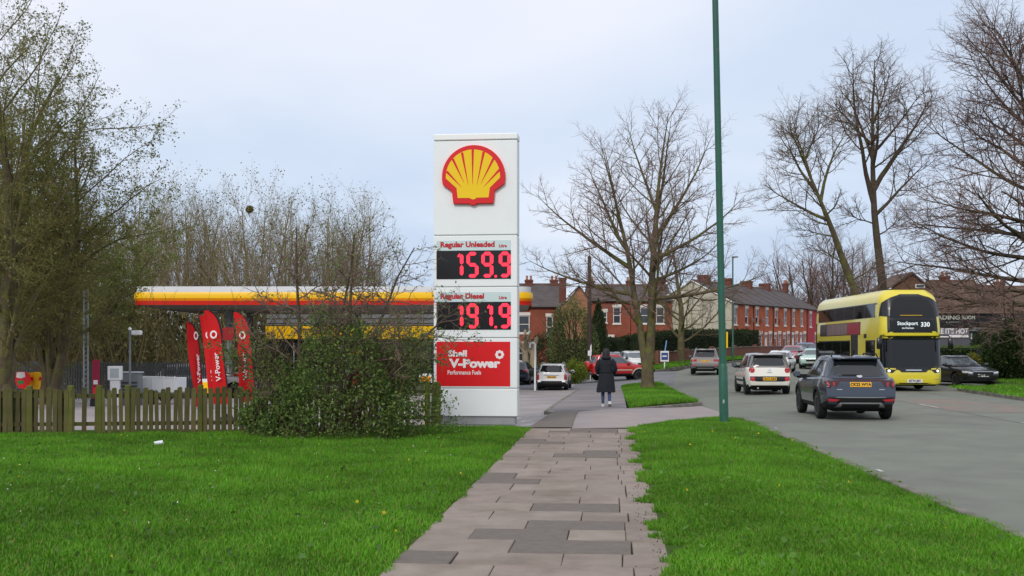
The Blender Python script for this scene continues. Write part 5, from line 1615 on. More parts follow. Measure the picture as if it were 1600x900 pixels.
# terrace along the road
T0 = Vector((21.2, 105.0)); TD = Vector((.5, .866))
HWID = 3.42
rng = random.Random(31)
door_m = ['door_dark', 'frame_white', 'door_dark', 'frame_white', 'door_red', 'door_dark', 'frame_white', 'frame_white']
labs = ['terraced brick house at the cream gable end with dark front door', 'terraced brick house with a white door next to the gable end house',
        'terraced brick house with dark door, third from the cream gable end', 'terraced brick house with white door, fourth from the cream gable end',
        'terraced brick house with a red-brown door and pale street sign', 'terraced brick house with dark door, sixth from the cream gable end',
        'terraced brick house with white door, seventh from the cream gable end', 'terraced brick house next to the red painted end house']
for i in range(8):
    s_ = i * HWID
    p = T0 + TD * s_
    z0 = .72 + .045 * s_ / HWID
    h = thing('terraced_house', labs[i], 'house', (p.x, p.y, z0), R(60), 'terraced houses along the road')
    zt = 5.45
    up = (.75, 1.75, 3.35, 5.0)
    dn = (1.95, 2.95, .75, 2.45); dr = (.45, 1.3, .0, 2.35)
    mb = facade(HWID, zt, [up, dn, dr])
    mb.build('front_wall', 'brick_orange', h)
    mb = MB()
    mb.add([(0, 8, 0), (HWID, 8, 0), (HWID, 8, zt), (0, 8, zt)], [(1, 0, 3, 2)])
    mb.build('back_wall', 'brick_orange', h)
    # gable ends
    for xx, show in ((0.0, i == 0), (HWID, i == 7)):
        mb = MB(); mb.prism([(0.002, 0), (7.998, 0), (7.998, zt), (4, zt + 2.15), (0.002, zt)], xx - .01 if xx == 0 else xx - .12, xx + .12 if xx == 0 else xx + .01, 'yz')
        mb.build('gable_wall', 'render_cream' if (i == 0 and xx == 0) else 'brick_orange', h)
    window(h, *up); window(h, *dn)
    mb = MB(); mb.box(dr[0] + .06, dr[1] - .06, .05, .1, .02, dr[3] - .45); d_ = mb.build('door', door_m[i], h)
    mb = MB(); mb.box(dr[0], dr[0] + .06, .02, .12, 0, dr[3]); mb.box(dr[1] - .06, dr[1], .02, .12, 0, dr[3]); mb.box(dr[0] + .06, dr[1] - .06, .02, .12, dr[3] - .06, dr[3]); mb.box(dr[0] + .06, dr[1] - .06, .02, .12, dr[3] - .45, dr[3] - .4); mb.build('door_frame', 'frame_white', d_)
    mb = MB(); mb.box(dr[0] + .06, dr[1] - .06, .08, .09, dr[3] - .4, dr[3] - .06); mb.build('fanlight', 'window_glass', d_)
    mb = MB(); mb.bevbox(dr[0] - .08, dr[1] + .08, -.022, .03, dr[3] + .002, dr[3] + .24, .01); mb.build('lintel', 'stone_pale', d_)
    gable_roof(h, 0, HWID, 0, 8, zt, zt + 2.2, over=.22 if True else 0)
    mb = MB(); mb.tube([(0, -.2, zt - .06), (HWID, -.2, zt - .06)], .06, 6); mb.build('gutter', 'gutter', h)
    if i % 2 == 1:
        mb = MB(); mb.tube([(HWID - .05, -.05, 0), (HWID - .05, -.05, zt)], .04, 6); mb.build('downpipe', 'gutter', h)
    if i in (1, 2, 4):
        mb = MB(); mb.lathe([(.0, 0), (.16, .02), (.3, .09)], 14, (0, 0, 0), 'y'); dsh = mb.build('satellite_dish', 'steel_grey', h); dsh.location = (2.4, -.35, 3.9); dsh.rotation_euler = (R(-15), 0, R(20))
    if i % 2 == 0: chimney(h, HWID - .1, 4.0, zt + 2.1, w=.7, d=1.2, h=.85, pots=0)
    if i == 0:      # white verge board of the gable
        mb = MB(); mb.tube([(-.12, -.25, zt - .05), (-.12, 4, zt + 2.22), (-.12, 8.25, zt - .05)], .07, 4); mb.build('verge_board', 'frame_white', h)
p = T0 + TD * (8 * HWID + .05)
eh = thing('end_house', 'red painted end house at the far end of the terrace', 'house', (p.x, p.y, 1.05), R(60))
facade(5.5, 5.4, [(1.2, 2.2, 3.3, 4.9), (3.6, 4.6, .8, 2.4)]).build('front_wall', 'render_red', eh)
mb = MB(); mb.prism([(.002, 0), (7.998, 0), (7.998, 5.4), (4, 7.5), (.002, 5.4)], 0, .1, 'yz'); mb.prism([(.002, 0), (7.998, 0), (7.998, 5.4), (4, 7.5), (.002, 5.4)], 5.4, 5.5, 'yz'); mb.build('gable_wall', 'render_red', eh)
window(eh, 1.2, 2.2, 3.3, 4.9); window(eh, 3.6, 4.6, .8, 2.4)
gable_roof(eh, 0, 5.5, 0, 8, 5.4, 7.6)
chimney(eh, 5.0, 4, 7.5)

# garden wall and long hedge
def wall_pt(s_, off=0.0):
    q = Vector((23.4, 103.75)) + TD * s_
    return q + Vector((-.866, .5)) * off
gw = thing('garden_wall', 'long low brick garden wall with stone coping under the dark hedge', 'wall', (0, 0, 0))
for k in range(26):
    s0 = -25 + k * 2.0
    a, b = wall_pt(s0), wall_pt(s0 + 1.99)
    z = LV(a.x, a.y) + .02
    an = math.atan2(b.y - a.y, b.x - a.x)
    mb = MB(); mb.box(0, 1.99, -.11, .11, -.25, .98); o = mb.build('brick_panel', 'brick_wall', gw); o.location = (a.x, a.y, z + .1); o.rotation_euler = (0, 0, an)
    mb = MB(); mb.bevbox(-.0, 1.985, -.15, .15, .982, 1.06, .015); o2 = mb.build('coping', 'kerb_concrete', gw); o2.location = (a.x, a.y, z + .1); o2.rotation_euler = (0, 0, an)
    if k % 3 == 0:
        mb = MB(); mb.bevbox(-.02, .36, -.17, .17, -.2, 1.2, .01); o = mb.build('pier', 'brick_wall', gw); o.location = (a.x, a.y, z + .1); o.rotation_euler = (0, 0, an)

def hedge(name, label, pts, half, h, cols, seed, dens=260, size=.13, zf=None, cat='hedge'):
    """clipped hedge along a line: dark core and a shell of leaves"""
    root = thing(name, label, cat, (0, 0, 0))
    r_ = np.random.default_rng(seed)
    P = [Vector(p) for p in pts]
    mb = MB(); L_all = []
    lv = []
    for a, b in zip(P, P[1:]):
        d = (b - a); L_ = d.length; d.normalize(); nn = Vector((-d.y, d.x))
        n = max(2, int(L_ / 1.2)); vs_, fs_ = [], []
        for i in range(n + 1):
            q = a.lerp(b, i / n); z = LV(q.x, q.y) + .05
            w = half * .86
            for (o_, zz_) in ((-w, 0), (-w, h * .9), (-w * .8, h * .97), (w * .8, h * .97), (w, h * .9), (w, 0)):
                vs_.append((q.x + nn.x * o_, q.y + nn.y * o_, z + zz_))
        for i in range(n):
            for j in range(5): fs_.append((i * 6 + j, (i + 1) * 6 + j, (i + 1) * 6 + j + 1, i * 6 + j + 1))
        fs_ += [(0, 1, 2, 3, 4, 5), tuple(n * 6 + j for j in (5, 4, 3, 2, 1, 0))]
        mb.add(vs_, fs_)
        k = int(L_ * (2 * h + 2 * half) * dens / 2)
        t = r_.uniform(-.02, 1.02, k); f = r_.uniform(0, 2 * h + 2 * half, k)
        q = np.array(a)[None] * (1 - t[:, None]) + np.array(b)[None] * t[:, None]
        off = np.where(f < h, -half, np.where(f < h + 2 * half, f - h - half, half)); zz_ = np.where(f < h, f, np.where(f < h + 2 * half, h, 2 * h + 2 * half - f))
        wob = .07 * np.sin(q[:, 0] * 2.1 + q[:, 1] * 1.3) + .05 * np.sin(5 * zz_ + q[:, 0] * 3)
        off = off * (1 + wob) + r_.normal(0, .05, k); zz_ = zz_ * (1 + wob * .35) + r_.normal(0, .04, k)
        base = np.array([LV(u_, v_) for u_, v_ in q]) + .05
        lv.append(np.stack([q[:, 0] + nn.x * off, q[:, 1] + nn.y * off, base + np.maximum(zz_, .02)], 1))
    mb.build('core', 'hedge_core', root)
    link('foliage', leaf_mesh('foliage', np.concatenate(lv), size, seed, cols), root)
    return root
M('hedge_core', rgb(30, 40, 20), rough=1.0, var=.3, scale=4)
DH = [(.022, .036, .012), (.03, .048, .015), (.026, .042, .012), (.045, .065, .018)]
hedge('long_hedge', 'long dark green clipped hedge behind the garden wall', [wall_pt(-26.5, 1.0), wall_pt(1.5, 1.0)], .7, 2.55, DH, 61, dens=150, size=.17)
a = wall_pt(-26.5, 1.0)
hedge('corner_hedge', 'dark clipped hedge turning along the side road', [(a.x - 5.2, a.y + 6.5), (a.x - .4, a.y + .5)], .6, 2.45, DH, 62, dens=150, size=.17)

# houses past the side road
def brick_house(name, label, x0, x1, y0, dep, ze, zr, mat, wins, rz=0.0, chim=(), roof='slate', z0=0.0):
    h = thing(name, label, 'house', (x0, y0, z0), rz)
    w = x1 - x0
    facade(w, ze, [q for q in wins]).build('front_wall', mat, h)
    for xx, (e0, e1) in ((0, (0, .1)), (w, (-.1, 0))):
        mb = MB(); mb.prism([(0.002, 0), (dep, 0), (dep, ze), (dep / 2, zr - .06), (0.002, ze)], xx + e0, xx + e1, 'yz'); mb.build('gable_wall', mat, h)
    mb = MB(); mb.box(.1, w - .1, dep - .1, dep, 0, ze); mb.build('back_wall', mat, h)
    for q in wins: window(h, *q)
    gable_roof(h, 0, w, 0, dep, ze, zr, mat=roof)
    mb = MB(); mb.tube([(0, -.2, ze - .06), (w, -.2, ze - .06)], .06, 6); mb.build('gutter', 'gutter', h)
    for c in chim: chimney(h, c, dep / 2, zr, w=.75, d=.55, h=.55, pots=2)
    return h
D_ = 100.0
za = LV(0, D_)
brick_house('brick_house', 'dark red brick house with grey slate roof behind the bare pollard', PX(790, D_), PX(880, D_), D_, 7.5, PZ(479, D_) - za, PZ(446, 103.7) - za, 'brick_red',
            [(1.2, 2.2, 3.4, 5.0), (3.75, 4.35, 3.0, 4.9), (1.0, 2.4, .8, 2.3)], chim=(2.2, 4.6), z0=za)
# gabled wing with a tall stack
wg = thing('gabled_wing', 'tan brick gabled house end with a tall red chimney stack', 'house', (PX(876, 96), 96, LV(5, 96)), 0)
z0 = LV(5, 96); wl_ = PX(922, 96) - PX(876, 96)
e0, e1, ap, xa = PZ(480, 96) - z0, PZ(472, 96) - z0, PZ(448, 96) - z0, PX(905, 96) - PX(876, 96)
mb = MB(); mb.prism([(0, 0), (wl_, 0), (wl_, e1), (xa, ap), (0, e0)], 0, .15, 'xz'); mb.build('gable_wall', 'brick_tan', wg)
mb = MB(); mb.box(0, .12, .15, 5, 0, e0 - .1); mb.box(wl_ - .12, wl_, .15, 5, 0, e1 - .1); mb.build('side_wall', 'brick_tan', wg)
for (xa0, za0, xb0, zb0) in ((-.25, e0 - .2, xa, ap), (xa, ap, wl_ + .2, e1 - .25)):
    mb = MB(); mb.prism([(xa0, za0 + .02), (xb0, zb0 + .02), (xb0, zb0 + .14), (xa0, za0 + .14)], -.18, 7, 'xz'); mb.build('roof', 'slate', wg)
chimney(wg, .25, 1.6, PZ(452, 98) - z0, w=.62, d=.62, h=1.0, pots=0)
D_ = 108.0; za = LV(9, D_)
brick_house('brick_house', 'red brick house with white windows behind the conifer', PX(921, D_), PX(985, D_), D_, 8, PZ(470, D_) - za, PZ(447, 112) - za, 'brick_red',
            [(.9, 1.75, 3.7, 4.75), (2.35, 3.1, 3.6, 5.2), (1.2, 2.4, .8, 2.2)], chim=(.4,), z0=za)
brick_house('brick_house', 'red brick house seen through the fork of the bare tree', PX(986, D_), PX(1050, D_), D_, 8, PZ(470, D_) - za, PZ(447, 112) - za, 'brick_red',
            [(.9, 1.75, 3.6, 5.2), (2.5, 3.3, 3.6, 5.2), (1.0, 2.4, .8, 2.2)], chim=(.3, 3.6), z0=za)

# shop with a brown tiled roof across the road
YB = 80.0
zb = LV(33, YB)
X0, X1 = PX(1456, YB), PX(1670, YB)
sh = thing('corner_shop', 'single storey corner shop with black fascia and brown tiled roof', 'building', (X0, YB, zb))
W_ = X1 - X0
ze = PZ(490, YB) - zb; zr = PZ(448, YB + 4) - zb
facade(W_, ze, [(3.4, 4.2, 0.0, 1.7), (.4, 2.0, .55, 1.15)]).build('front_wall', 'shop_grey', sh) if 'shop_grey' in MATS else facade(W_, ze, [(3.4, 4.2, 0.0, 1.7), (.4, 2.0, .55, 1.15)]).build('front_wall', M('shop_grey', rgb(92, 90, 98), rough=.8, var=.06, scale=1), sh)
mb = MB(); mb.box(0, .2, .0, 8, 0, ze - .05); mb.box(W_ - .2, W_, 0, 8, 0, ze - .05); mb.box(.2, W_ - .2, 7.8, 8, 0, ze - .05); mb.build('side_wall', 'shop_grey', sh)
mb = MB(); mb.bevbox(-.05, W_ + .05, -.18, -.003, PZ(511, YB) - zb, PZ(491, YB) - zb, .02); fs = mb.build('fascia', 'black_fascia', sh) if 'black_fascia' in MATS else mb.build('fascia', M('black_fascia', rgb(22, 22, 26), rough=.45), sh)
def sxx(px): return PX(px, YB) - X0
def szz(py): return PZ(py, YB) - zb
lettering('lettering', 'READING', .42, 'letter_cream', fs, (sxx(1498.5), -.19, szz(496.5)), align='RIGHT', bold=.012, xs=1.25) if 'letter_cream' in MATS else (M('letter_cream', rgb(196, 196, 182), rough=.5), lettering('lettering', 'READING', .42, 'letter_cream', fs, (sxx(1498.5), -.19, szz(496.5)), align='RIGHT', bold=.012, xs=1.25))
lettering('lettering', 'ROOM', .36, 'letter_cream', fs, (sxx(1501), -.19, szz(496.5)), align='LEFT', bold=.014, xs=.9)
lettering('lettering', '& MARKET', .12, 'letter_cream', fs, (sxx(1487), -.19, szz(503.5)), align='CENTER', bold=.002, spacing=1.9)
mb = MB(); mb.bevbox(sxx(1564), sxx(1600), -.2, -.178, szz(499.5), szz(498), .004); mb.build('pale_line', 'letter_cream', fs)
M('banner_grey', rgb(128, 124, 136), rough=.6)
bn = MB(); bn.bevbox(sxx(1452), sxx(1513.5), -.06, -.02, szz(527.5), szz(512), .006); b_ = bn.build('window_banner', 'banner_grey', sh)
lettering('lettering', "LIKE IT'S HOT", .54, 'letter_white', b_, (sxx(1512.5), -.066, szz(517.8)), align='RIGHT', bold=.012, xs=.80)
mb = MB(); mb.bevbox(sxx(1453), sxx(1513), -.068, -.058, szz(527.2), szz(523.4), .003); mb.build('white_strip', 'letter_white', b_)
# door with a round pale hood, lamp
dx = sxx(1524)
mb = MB()
for k in range(12):
    pass
arc = [(dx + .48 * math.cos(R(a)), szz(517.5) + .26 * math.sin(R(a))) for a in range(0, 181, 15)]
mb.prism(arc, -.5, -.01, 'xz'); mb.build('door_hood', 'steel_grey', sh)
mb = MB(); mb.bevbox(sxx(1516.5), sxx(1518), -.12, -.01, szz(530), szz(520), .01); mb.build('wall_lamp', 'white_paint', sh)
arc = [(sxx(1533) + .32 * math.cos(R(a)), szz(528.5) + .24 * math.sin(R(a))) for a in range(0, 181, 15)] + [(sxx(1533) - .24, szz(528.5)), (sxx(1533) - .24, szz(528.5))][:0]
inner = [(sxx(1533) + .22 * math.cos(R(a)), szz(528.5) + .15 * math.sin(R(a))) for a in range(180, -1, -15)]
mb = MB(); mb.prism(arc + inner, -.04, -.005, 'xz'); mb.build('door_arch', 'white_paint', sh)
# roof laid in courses of tiles
nc = 17
y0r, y1r = -.35, 4.0
rroot = None
mbu = MB(); mbu.add([(-.3, y0r, ze - .02), (W_ + .3, y0r, ze - .02), (W_ - 3.2, y1r, zr - .05), (.1, y1r, zr - .05), (W_ + .3, 8.3, ze - .02), (-.3, 8.3, ze - .02)], [(0, 1, 2, 3), (3, 2, 4, 5), (1, 4, 2), (0, 3, 5)])
rf = mbu.build('roof', 'tile_brown', sh)
for k in range(nc):
    f0, f1 = k / nc, (k + 1.12) / nc
    ya, yb_ = lerp(y0r, y1r, f0), lerp(y0r, y1r, min(1, f1)); z_a, z_b = lerp(ze, zr, f0) + .055, lerp(ze, zr, min(1, f1)) + .012
    xr0, xr1 = W_ + .3 - 3.5 * f0, W_ + .3 - 3.5 * min(1, f1)
    xl0, xl1 = -.3 + .4 * f0, -.3 + .4 * f1
    mb = MB(); mb.add([(xl0, ya, z_a), (xr0, ya, z_a), (xr1, yb_, z_b), (xl1, yb_, z_b), (xl0, ya, z_a - .05), (xr0, ya, z_a - .05)], [(0, 1, 2, 3), (4, 5, 1, 0)])
    mb.build('tile_course', 'tile_brown', rf, fix=False)
mb = MB(); mb.tube([(-.32, y0r - .03, ze + .06), (.08, y1r, zr + .07)], .07, 6); mb.build('verge_board', 'stone_pale', rf)
mb = MB(); mb.tube([(.1, y1r, zr + .03), (W_ - 3.2, y1r, zr + .03)], .12, 8); mb.build('ridge_tiles', 'pot_brown', rf)
mb = MB(); mb.tube([(W_ + .3, y0r, ze + .05), (W_ - 3.2, y1r, zr + .05)], .1, 8); mb.build('hip_tiles', 'pot_brown', rf)
# houses behind the shop
YH = 90.0; zb2 = LV(40, YH)
hb = brick_house('brick_house', 'brown gabled house rising behind the bus and shop roof', PX(1470, YH), PX(1545, YH), YH, 6, PZ(462, YH) - zb2, PZ(441, YH + 3) - zb2, 'brick_brown', [(1.4, 2.6, 3.5, 4.8)], chim=(1.5,), roof='tile_brown', z0=zb2)
gb = thing('gabled_house', 'brown brick gable with a small white window beside the tall trees', 'house', (PX(1394, 80), 80, LV(28, 80)))
z0 = LV(28, 80); w_ = PX(1452, 80) - PX(1394, 80)
mb = MB(); mb.prism([(0, 0), (w_, 0), (w_, PZ(449, 80) - z0), (w_ * .52, PZ(428, 80) - z0), (0, PZ(449, 80) - z0)], 0, .2, 'xz'); mb.build('gable_wall', 'brick_brown', gb)
for (a, za_, b, zb_) in ((-.3, PZ(452, 80) - z0, w_ * .52, PZ(428, 80) - z0), (w_ * .52, PZ(428, 80) - z0, w_ + .1, PZ(453, 80) - z0)):
    mb = MB(); mb.prism([(a, za_ + .02), (b, zb_ + .02), (b, zb_ + .16), (a, za_ + .16)], -.2, 4.2, 'xz'); mb.build('roof', 'tile_brown', gb)
mb = MB(); mb.box(w_ * .62, w_ * .88, -.04, .01, PZ(450, 80) - z0, PZ(444, 80) - z0); f_ = mb.build('window', 'frame_white', gb)
mb = MB(); mb.box(w_ * .65, w_ * .85, -.05, -.04, PZ(449.2, 80) - z0, PZ(445, 80) - z0); mb.build('pane', 'window_glass', f_)
mb = MB(); mb.box(0, .15, .2, 4, 0, PZ(451, 80) - z0); mb.box(w_ - .15, w_, .2, 4, 0, PZ(451, 80) - z0); mb.box(.15, w_ - .15, 3.85, 4, 0, PZ(451, 80) - z0); mb.build('side_wall', 'brick_brown', gb)
hr = brick_house('brick_house', 'hip roofed house behind the end of the shop', PX(1549, YH), PX(1640, YH), YH, 6, PZ(470, YH) - zb2, PZ(450, YH + 3) - zb2, 'brick_brown', [(1.4, 2.6, 3.2, 4.4)], chim=(2.0,), roof='tile_brown', z0=zb2)

# hedges and shrubs on the far side
RH = [(.035, .065, .018), (.05, .085, .022), (.065, .10, .026), (.03, .055, .016)]
LG = [(.15, .24, .04), (.17, .26, .04), (.12, .2, .035)]
YL = [(.24, .22, .03), (.18, .2, .03), (.3, .24, .04), (.12, .16, .03)]
def rvz(x, y): return LV(x, y) + 0.13 + 0.015 * max(0, x - 19)
for px, d, rx, ry, h_, n_, cols, lab in [(1562, 54, .85, .8, 2.3, 8000, RH, 'dark rounded shrub beside the parked black car'), (1585, 53, 1.2, 1.2, 2.9, 12000, RH, 'big dark evergreen shrub under the flowering bush'),
                                       (1612, 53, 1.3, 1.2, 2.6, 9000, RH, 'dark evergreen shrub on the verge at the kerb end'), (1520, 60, .8, .6, 1.3, 4000, YL, 'yellow-green variegated shrub behind the black car'),
                                       (1541, 70, 1.0, 1.0, 2.9, 7000, RH, 'dark evergreen bush in front of the shop door')]:
    bush('garden_shrub', lab, (PX(px, d), d, rvz(PX(px, d), d) - .1), rx, ry, h_, n_, .12, cols, int(px) % 97, group='shrubs across the road')
bush('flowering_shrub', 'shrub with pale pink blossom above the dark evergreen', (PX(1590, 55), 55, rvz(26, 55)), 1.0, .9, 3.2, 6500, .09, [(.42, .33, .30), (.5, .42, .38), (.05, .08, .025), (.2, .17, .13)], 15)
hedge('low_hedge', 'light green flat-topped hedge in front of the shop', [(PX(1440, 68), 68), (PX(1530, 66), 66)], .9, 1.75, LG, 64, dens=120, size=.14)
hedge('dark_hedge', 'dark trimmed hedge at the bottom of the light green one', [(PX(1462, 63.5), 63.5), (PX(1512, 62.5), 62.5)], .5, 1.15, RH, 65, dens=120, size=.13)
# conifers and shrubs left of the side road
CG = [(.06, .10, .035), (.075, .115, .04), (.05, .085, .03)]
def conifer(name, label, px, d, h_, r0, cols, seed, n_=9000, size=.11):
    X = PX(px, d); t = thing(name, label, 'tree', (X, d, LV(X, d) - .05))
    r_ = np.random.default_rng(seed)
    zf_ = r_.uniform(0, 1, n_); a = r_.uniform(0, 6.283, n_)
    prof = np.clip(np.minimum(zf_ * 6 + .45, 1) * (1 - zf_ ** 2.4), .03, 1) * (1 + .13 * np.sin(5 * a + 9 * zf_) + .08 * np.sin(11 * a - 17 * zf_))
    rr = r0 * prof * r_.uniform(.35, 1, n_) ** .35
    link('foliage', leaf_mesh('foliage', np.stack([rr * np.cos(a), rr * np.sin(a), .1 + zf_ * h_], 1), size, seed, cols, droop=-.8), t)
    mb = MB(); mb.tube([(0, 0, 0), (0, 0, h_ * .6), (0, 0, h_ * .92)], [.12, .07, .02], 7); mb.build('trunk', 'bark_dark', t)
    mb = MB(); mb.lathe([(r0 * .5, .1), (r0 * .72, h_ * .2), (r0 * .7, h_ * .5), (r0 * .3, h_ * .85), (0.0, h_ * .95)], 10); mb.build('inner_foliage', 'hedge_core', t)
    return t
conifer('conifer_tree', 'columnar green conifer beside the wooden utility pole', 935, 80, 5.4, .85, [(.04, .065, .02), (.05, .08, .025), (.035, .055, .018)], 5)
bush('tall_shrub', 'loose pale olive shrub in front of the tan gable', (PX(893, 74), 74, LV(4, 74)), 1.75, 1.2, 5.6, 12000, .13, [(.15, .19, .06), (.18, .2, .075), (.12, .16, .05)], 23)
bush('garden_shrub', 'bright yellow-green low shrub behind the estate car', (PX(897, 68), 68, LV(4, 68)), .9, .6, 1.5, 4000, .11, [(.2, .26, .03), (.16, .23, .03)], 24, group='shrubs by the forecourt boundary')
bush('garden_shrub', 'dark ivy-covered mound behind the vent pipe', (PX(858, 84), 84, LV(3, 84)), 2.2, 1.0, 3.3, 8000, .15, [(.04, .065, .02), (.055, .075, .03), (.09, .08, .045)], 25, group='shrubs by the forecourt boundary')
hedge('boundary_hedge', 'low yellow-green hedge along the back of the forecourt', [(PX(838, 74), 74), (PX(888, 76), 76)], .5, 1.0, [(.16, .2, .04), (.12, .16, .03)], 66, dens=120, size=.12)
# pollarded tree
pl_ = [dict(seg=4, jit=.06, trop=.0, taper=.7, ref=2.4), dict(n=6, seg=4, ang=34, anv=10, ratio=.85, start=.72, trop=.06, jit=.1, rr=.6, taper=.65, ref=2), dict(n=4, seg=3, ang=38, anv=14, ratio=.35, start=.6, trop=.05, jit=.1, rr=.5, taper=.5, ref=.7), dict(n=5, seg=2, ang=40, anv=14, ratio=.8, start=.5, trop=.08, jit=.1, rr=.3, rmin=.012, taper=.5)]
X = PX(832, 70); tree('pollard_tree', 'thick-limbed pollarded bare tree behind the forecourt cars', (X, 70, LV(X, 70)), 801, pl_, [((0, 0, 0), (.1, 0, 1), 2.3, .3), ((-.3, 0, 0), (-.2, 0, 1), 2.6, .26)], bark='twig_grey', twig='twig_grey', thick=3)
# ------------------------------------------------------------------ vehicles
def paint_mat(name, col, metal=0.0, rough=.28):
    return M(name, col, rough=rough, metal=metal, spec=.5, coat=.8, var=.04, scale=2)
paint_mat('paint_slate', rgb(50, 60, 74), .35)
paint_mat('paint_white', rgb(226, 226, 222))
paint_mat('paint_cream', rgb(232, 228, 216))
paint_mat('paint_red', rgb(190, 30, 34), .1)
paint_mat('paint_grey', rgb(128, 122, 118), .4)
paint_mat('paint_navy', rgb(44, 50, 66), .3)
paint_mat('paint_black', rgb(34, 34, 36), .2)
paint_mat('paint_maroon', rgb(160, 40, 60), .1)
paint_mat('paint_blue', rgb(110, 128, 160), .3)
paint_mat('paint_mint', rgb(172, 204, 190))
paint_mat('paint_bus', rgb(224, 206, 52), rough=.35)
M('car_glass', rgb(26, 29, 31), rough=.04, spec=.8)
M('car_glass_clear', rgb(78, 88, 94), rough=.04, spec=.8)
M('tyre', rgb(24, 24, 25), rough=.85, var=.1, scale=8)
M('alloy', rgb(150, 152, 154), rough=.35, metal=.7)
M('arch_black', rgb(20, 20, 21), rough=.8)
M('trim_grey', rgb(150, 152, 154), rough=.4, metal=.3)
M('trim_beige', rgb(176, 168, 154), rough=.5)
M('tail_red', rgb(170, 22, 30), rough=.2, coat=.5)
M('tail_dark', rgb(58, 14, 18), rough=.2, coat=.5)
M('reflector_red', rgb(190, 50, 60), rough=.25)
M('head_lens', rgb(196, 202, 206), rough=.1, coat=.5)
M('head_lit', rgb(240, 240, 240), rough=.2, emit=(1, 1, .95), estr=1.2)
M('plate_yellow', rgb(240, 180, 40), rough=.45)
M('plate_white', rgb(222, 222, 218), rough=.45)
M('plate_text', rgb(30, 28, 24), rough=.5)
M('chrome', rgb(210, 212, 214), rough=.15, metal=.8)

def superring(a, b, cx, z, n=48, e=4.5, ef=None):
    """plan outline; e exponent (ef for the front half)"""
    out = []
    for k in range(n):
        t = 2 * math.pi * k / n
        c, s_ = math.cos(t), math.sin(t)
        ee = ef if (ef and c > 0) else e
        out.append((cx + a * math.copysign(abs(c) ** (2 / ee), c), b * math.copysign(abs(s_) ** (2 / ee), s_), z))
    return out

def interp(pl, x):
    if x <= pl[0][0]: return pl[0][1]
    for (a, b), (c, d) in zip(pl, pl[1:]):
        if x <= c: return lerp(b, d, (x - a) / (c - a))
    return pl[-1][1]

class Patcher:
    """cuts panels to the surface of a hull"""
    def __init__(s, objs):
        vs_, fs_ = [], []
        for me in objs:
            o = len(vs_)
            vs_ += [v.co.copy() for v in me.vertices]; fs_ += [[i + o for i in p.vertices] for p in me.polygons]
        s.t = BVHTree.FromPolygons(vs_, fs_)
    def cast(s, face, a, z, off):
        if face == 'wrap': return s.wrap(a, z, off)
        o, d = {'rear': (Vector((-20, a, z)), Vector((1, 0, 0))), 'front': (Vector((20, a, z)), Vector((-1, 0, 0))),
                'left': (Vector((a, 20, z)), Vector((0, -1, 0))), 'right': (Vector((a, -20, z)), Vector((0, 1, 0)))}[face]
        h, n, i, q = s.t.ray_cast(o, d)
        if h is None: return None
        if n.dot(d) > 0: n = -n
        return h + n * off
    def wrap(s, deg, z, off, cx=-1.3):
        """point on the nose seen from an upright axis inside it"""
        d = Vector((-math.cos(R(deg)), -math.sin(R(deg)), 0))
        h, n, i, q = s.t.ray_cast(Vector((cx, 0, z)) - d * 20, d)
        if h is None: return None
        if n.dot(d) > 0: n = -n
        return h + n * off
    def patch(s, name, face, poly, mat, parent, off=.006, rings=5, sub=5):
        """star-shaped outline poly [(a, z)] laid on the hull"""
        pts = []
        k = len(poly)
        for i in range(k):
            for j in range(sub):
                f = j / sub; p, q = poly[i], poly[(i + 1) % k]
                pts.append((lerp(p[0], q[0], f), lerp(p[1], q[1], f)))
        cx = sum(p[0] for p in pts) / len(pts); cz = sum(p[1] for p in pts) / len(pts)
        vs_, ok = [], []
        grid = [(cx, cz)]
        for r_ in range(1, rings + 1):
            f = r_ / rings
            grid += [(lerp(cx, p[0], f), lerp(cz, p[1], f)) for p in pts]
        last = None
        for a, z in grid:
            h = s.cast(face, a, z, off)
            vs_.append(h if h is not None else None)
        n = len(pts)
        for i, v in enumerate(vs_):
            if v is None:
                vs_[i] = vs_[0] if i <= n else vs_[i - n]
        if vs_[0] is None: return None
        # back rim so that the panel has an edge
        inward = {'wrap': Vector((-1, 0, 0)), 'rear': Vector((1, 0, 0)), 'front': Vector((-1, 0, 0)), 'left': Vector((0, -1, 0)), 'right': Vector((0, 1, 0))}[face]
        fs_ = []
        for j in range(n): fs_.append((0, 1 + j, 1 + (j + 1) % n))
        for r_ in range(rings - 1):
            for j in range(n):
                fs_.append((1 + r_ * n + j, 1 + (r_ + 1) * n + j, 1 + (r_ + 1) * n + (j + 1) % n, 1 + r_ * n + (j + 1) % n))
        base = len(vs_)
        vs_ += [vs_[1 + (rings - 1) * n + j] + inward * (off + .012) for j in range(n)]
        for j in range(n): fs_.append((1 + (rings - 1) * n + j, base + j, base + (j + 1) % n, 1 + (rings - 1) * n + (j + 1) % n))
        mb = MB(); mb.add(vs_, fs_)
        return mb.build(name, mat, parent, smooth=50)

def disc(cx, cz, r_, n=10, sz=1.0):
    return [(cx + r_ * math.cos(2 * math.pi * k / n), cz + sz * r_ * math.sin(2 * math.pi * k / n)) for k in range(n)]
def rect(a0, a1, z0, z1):
    return [(a0, z0), (a1, z0), (a1, z1), (a0, z1)]

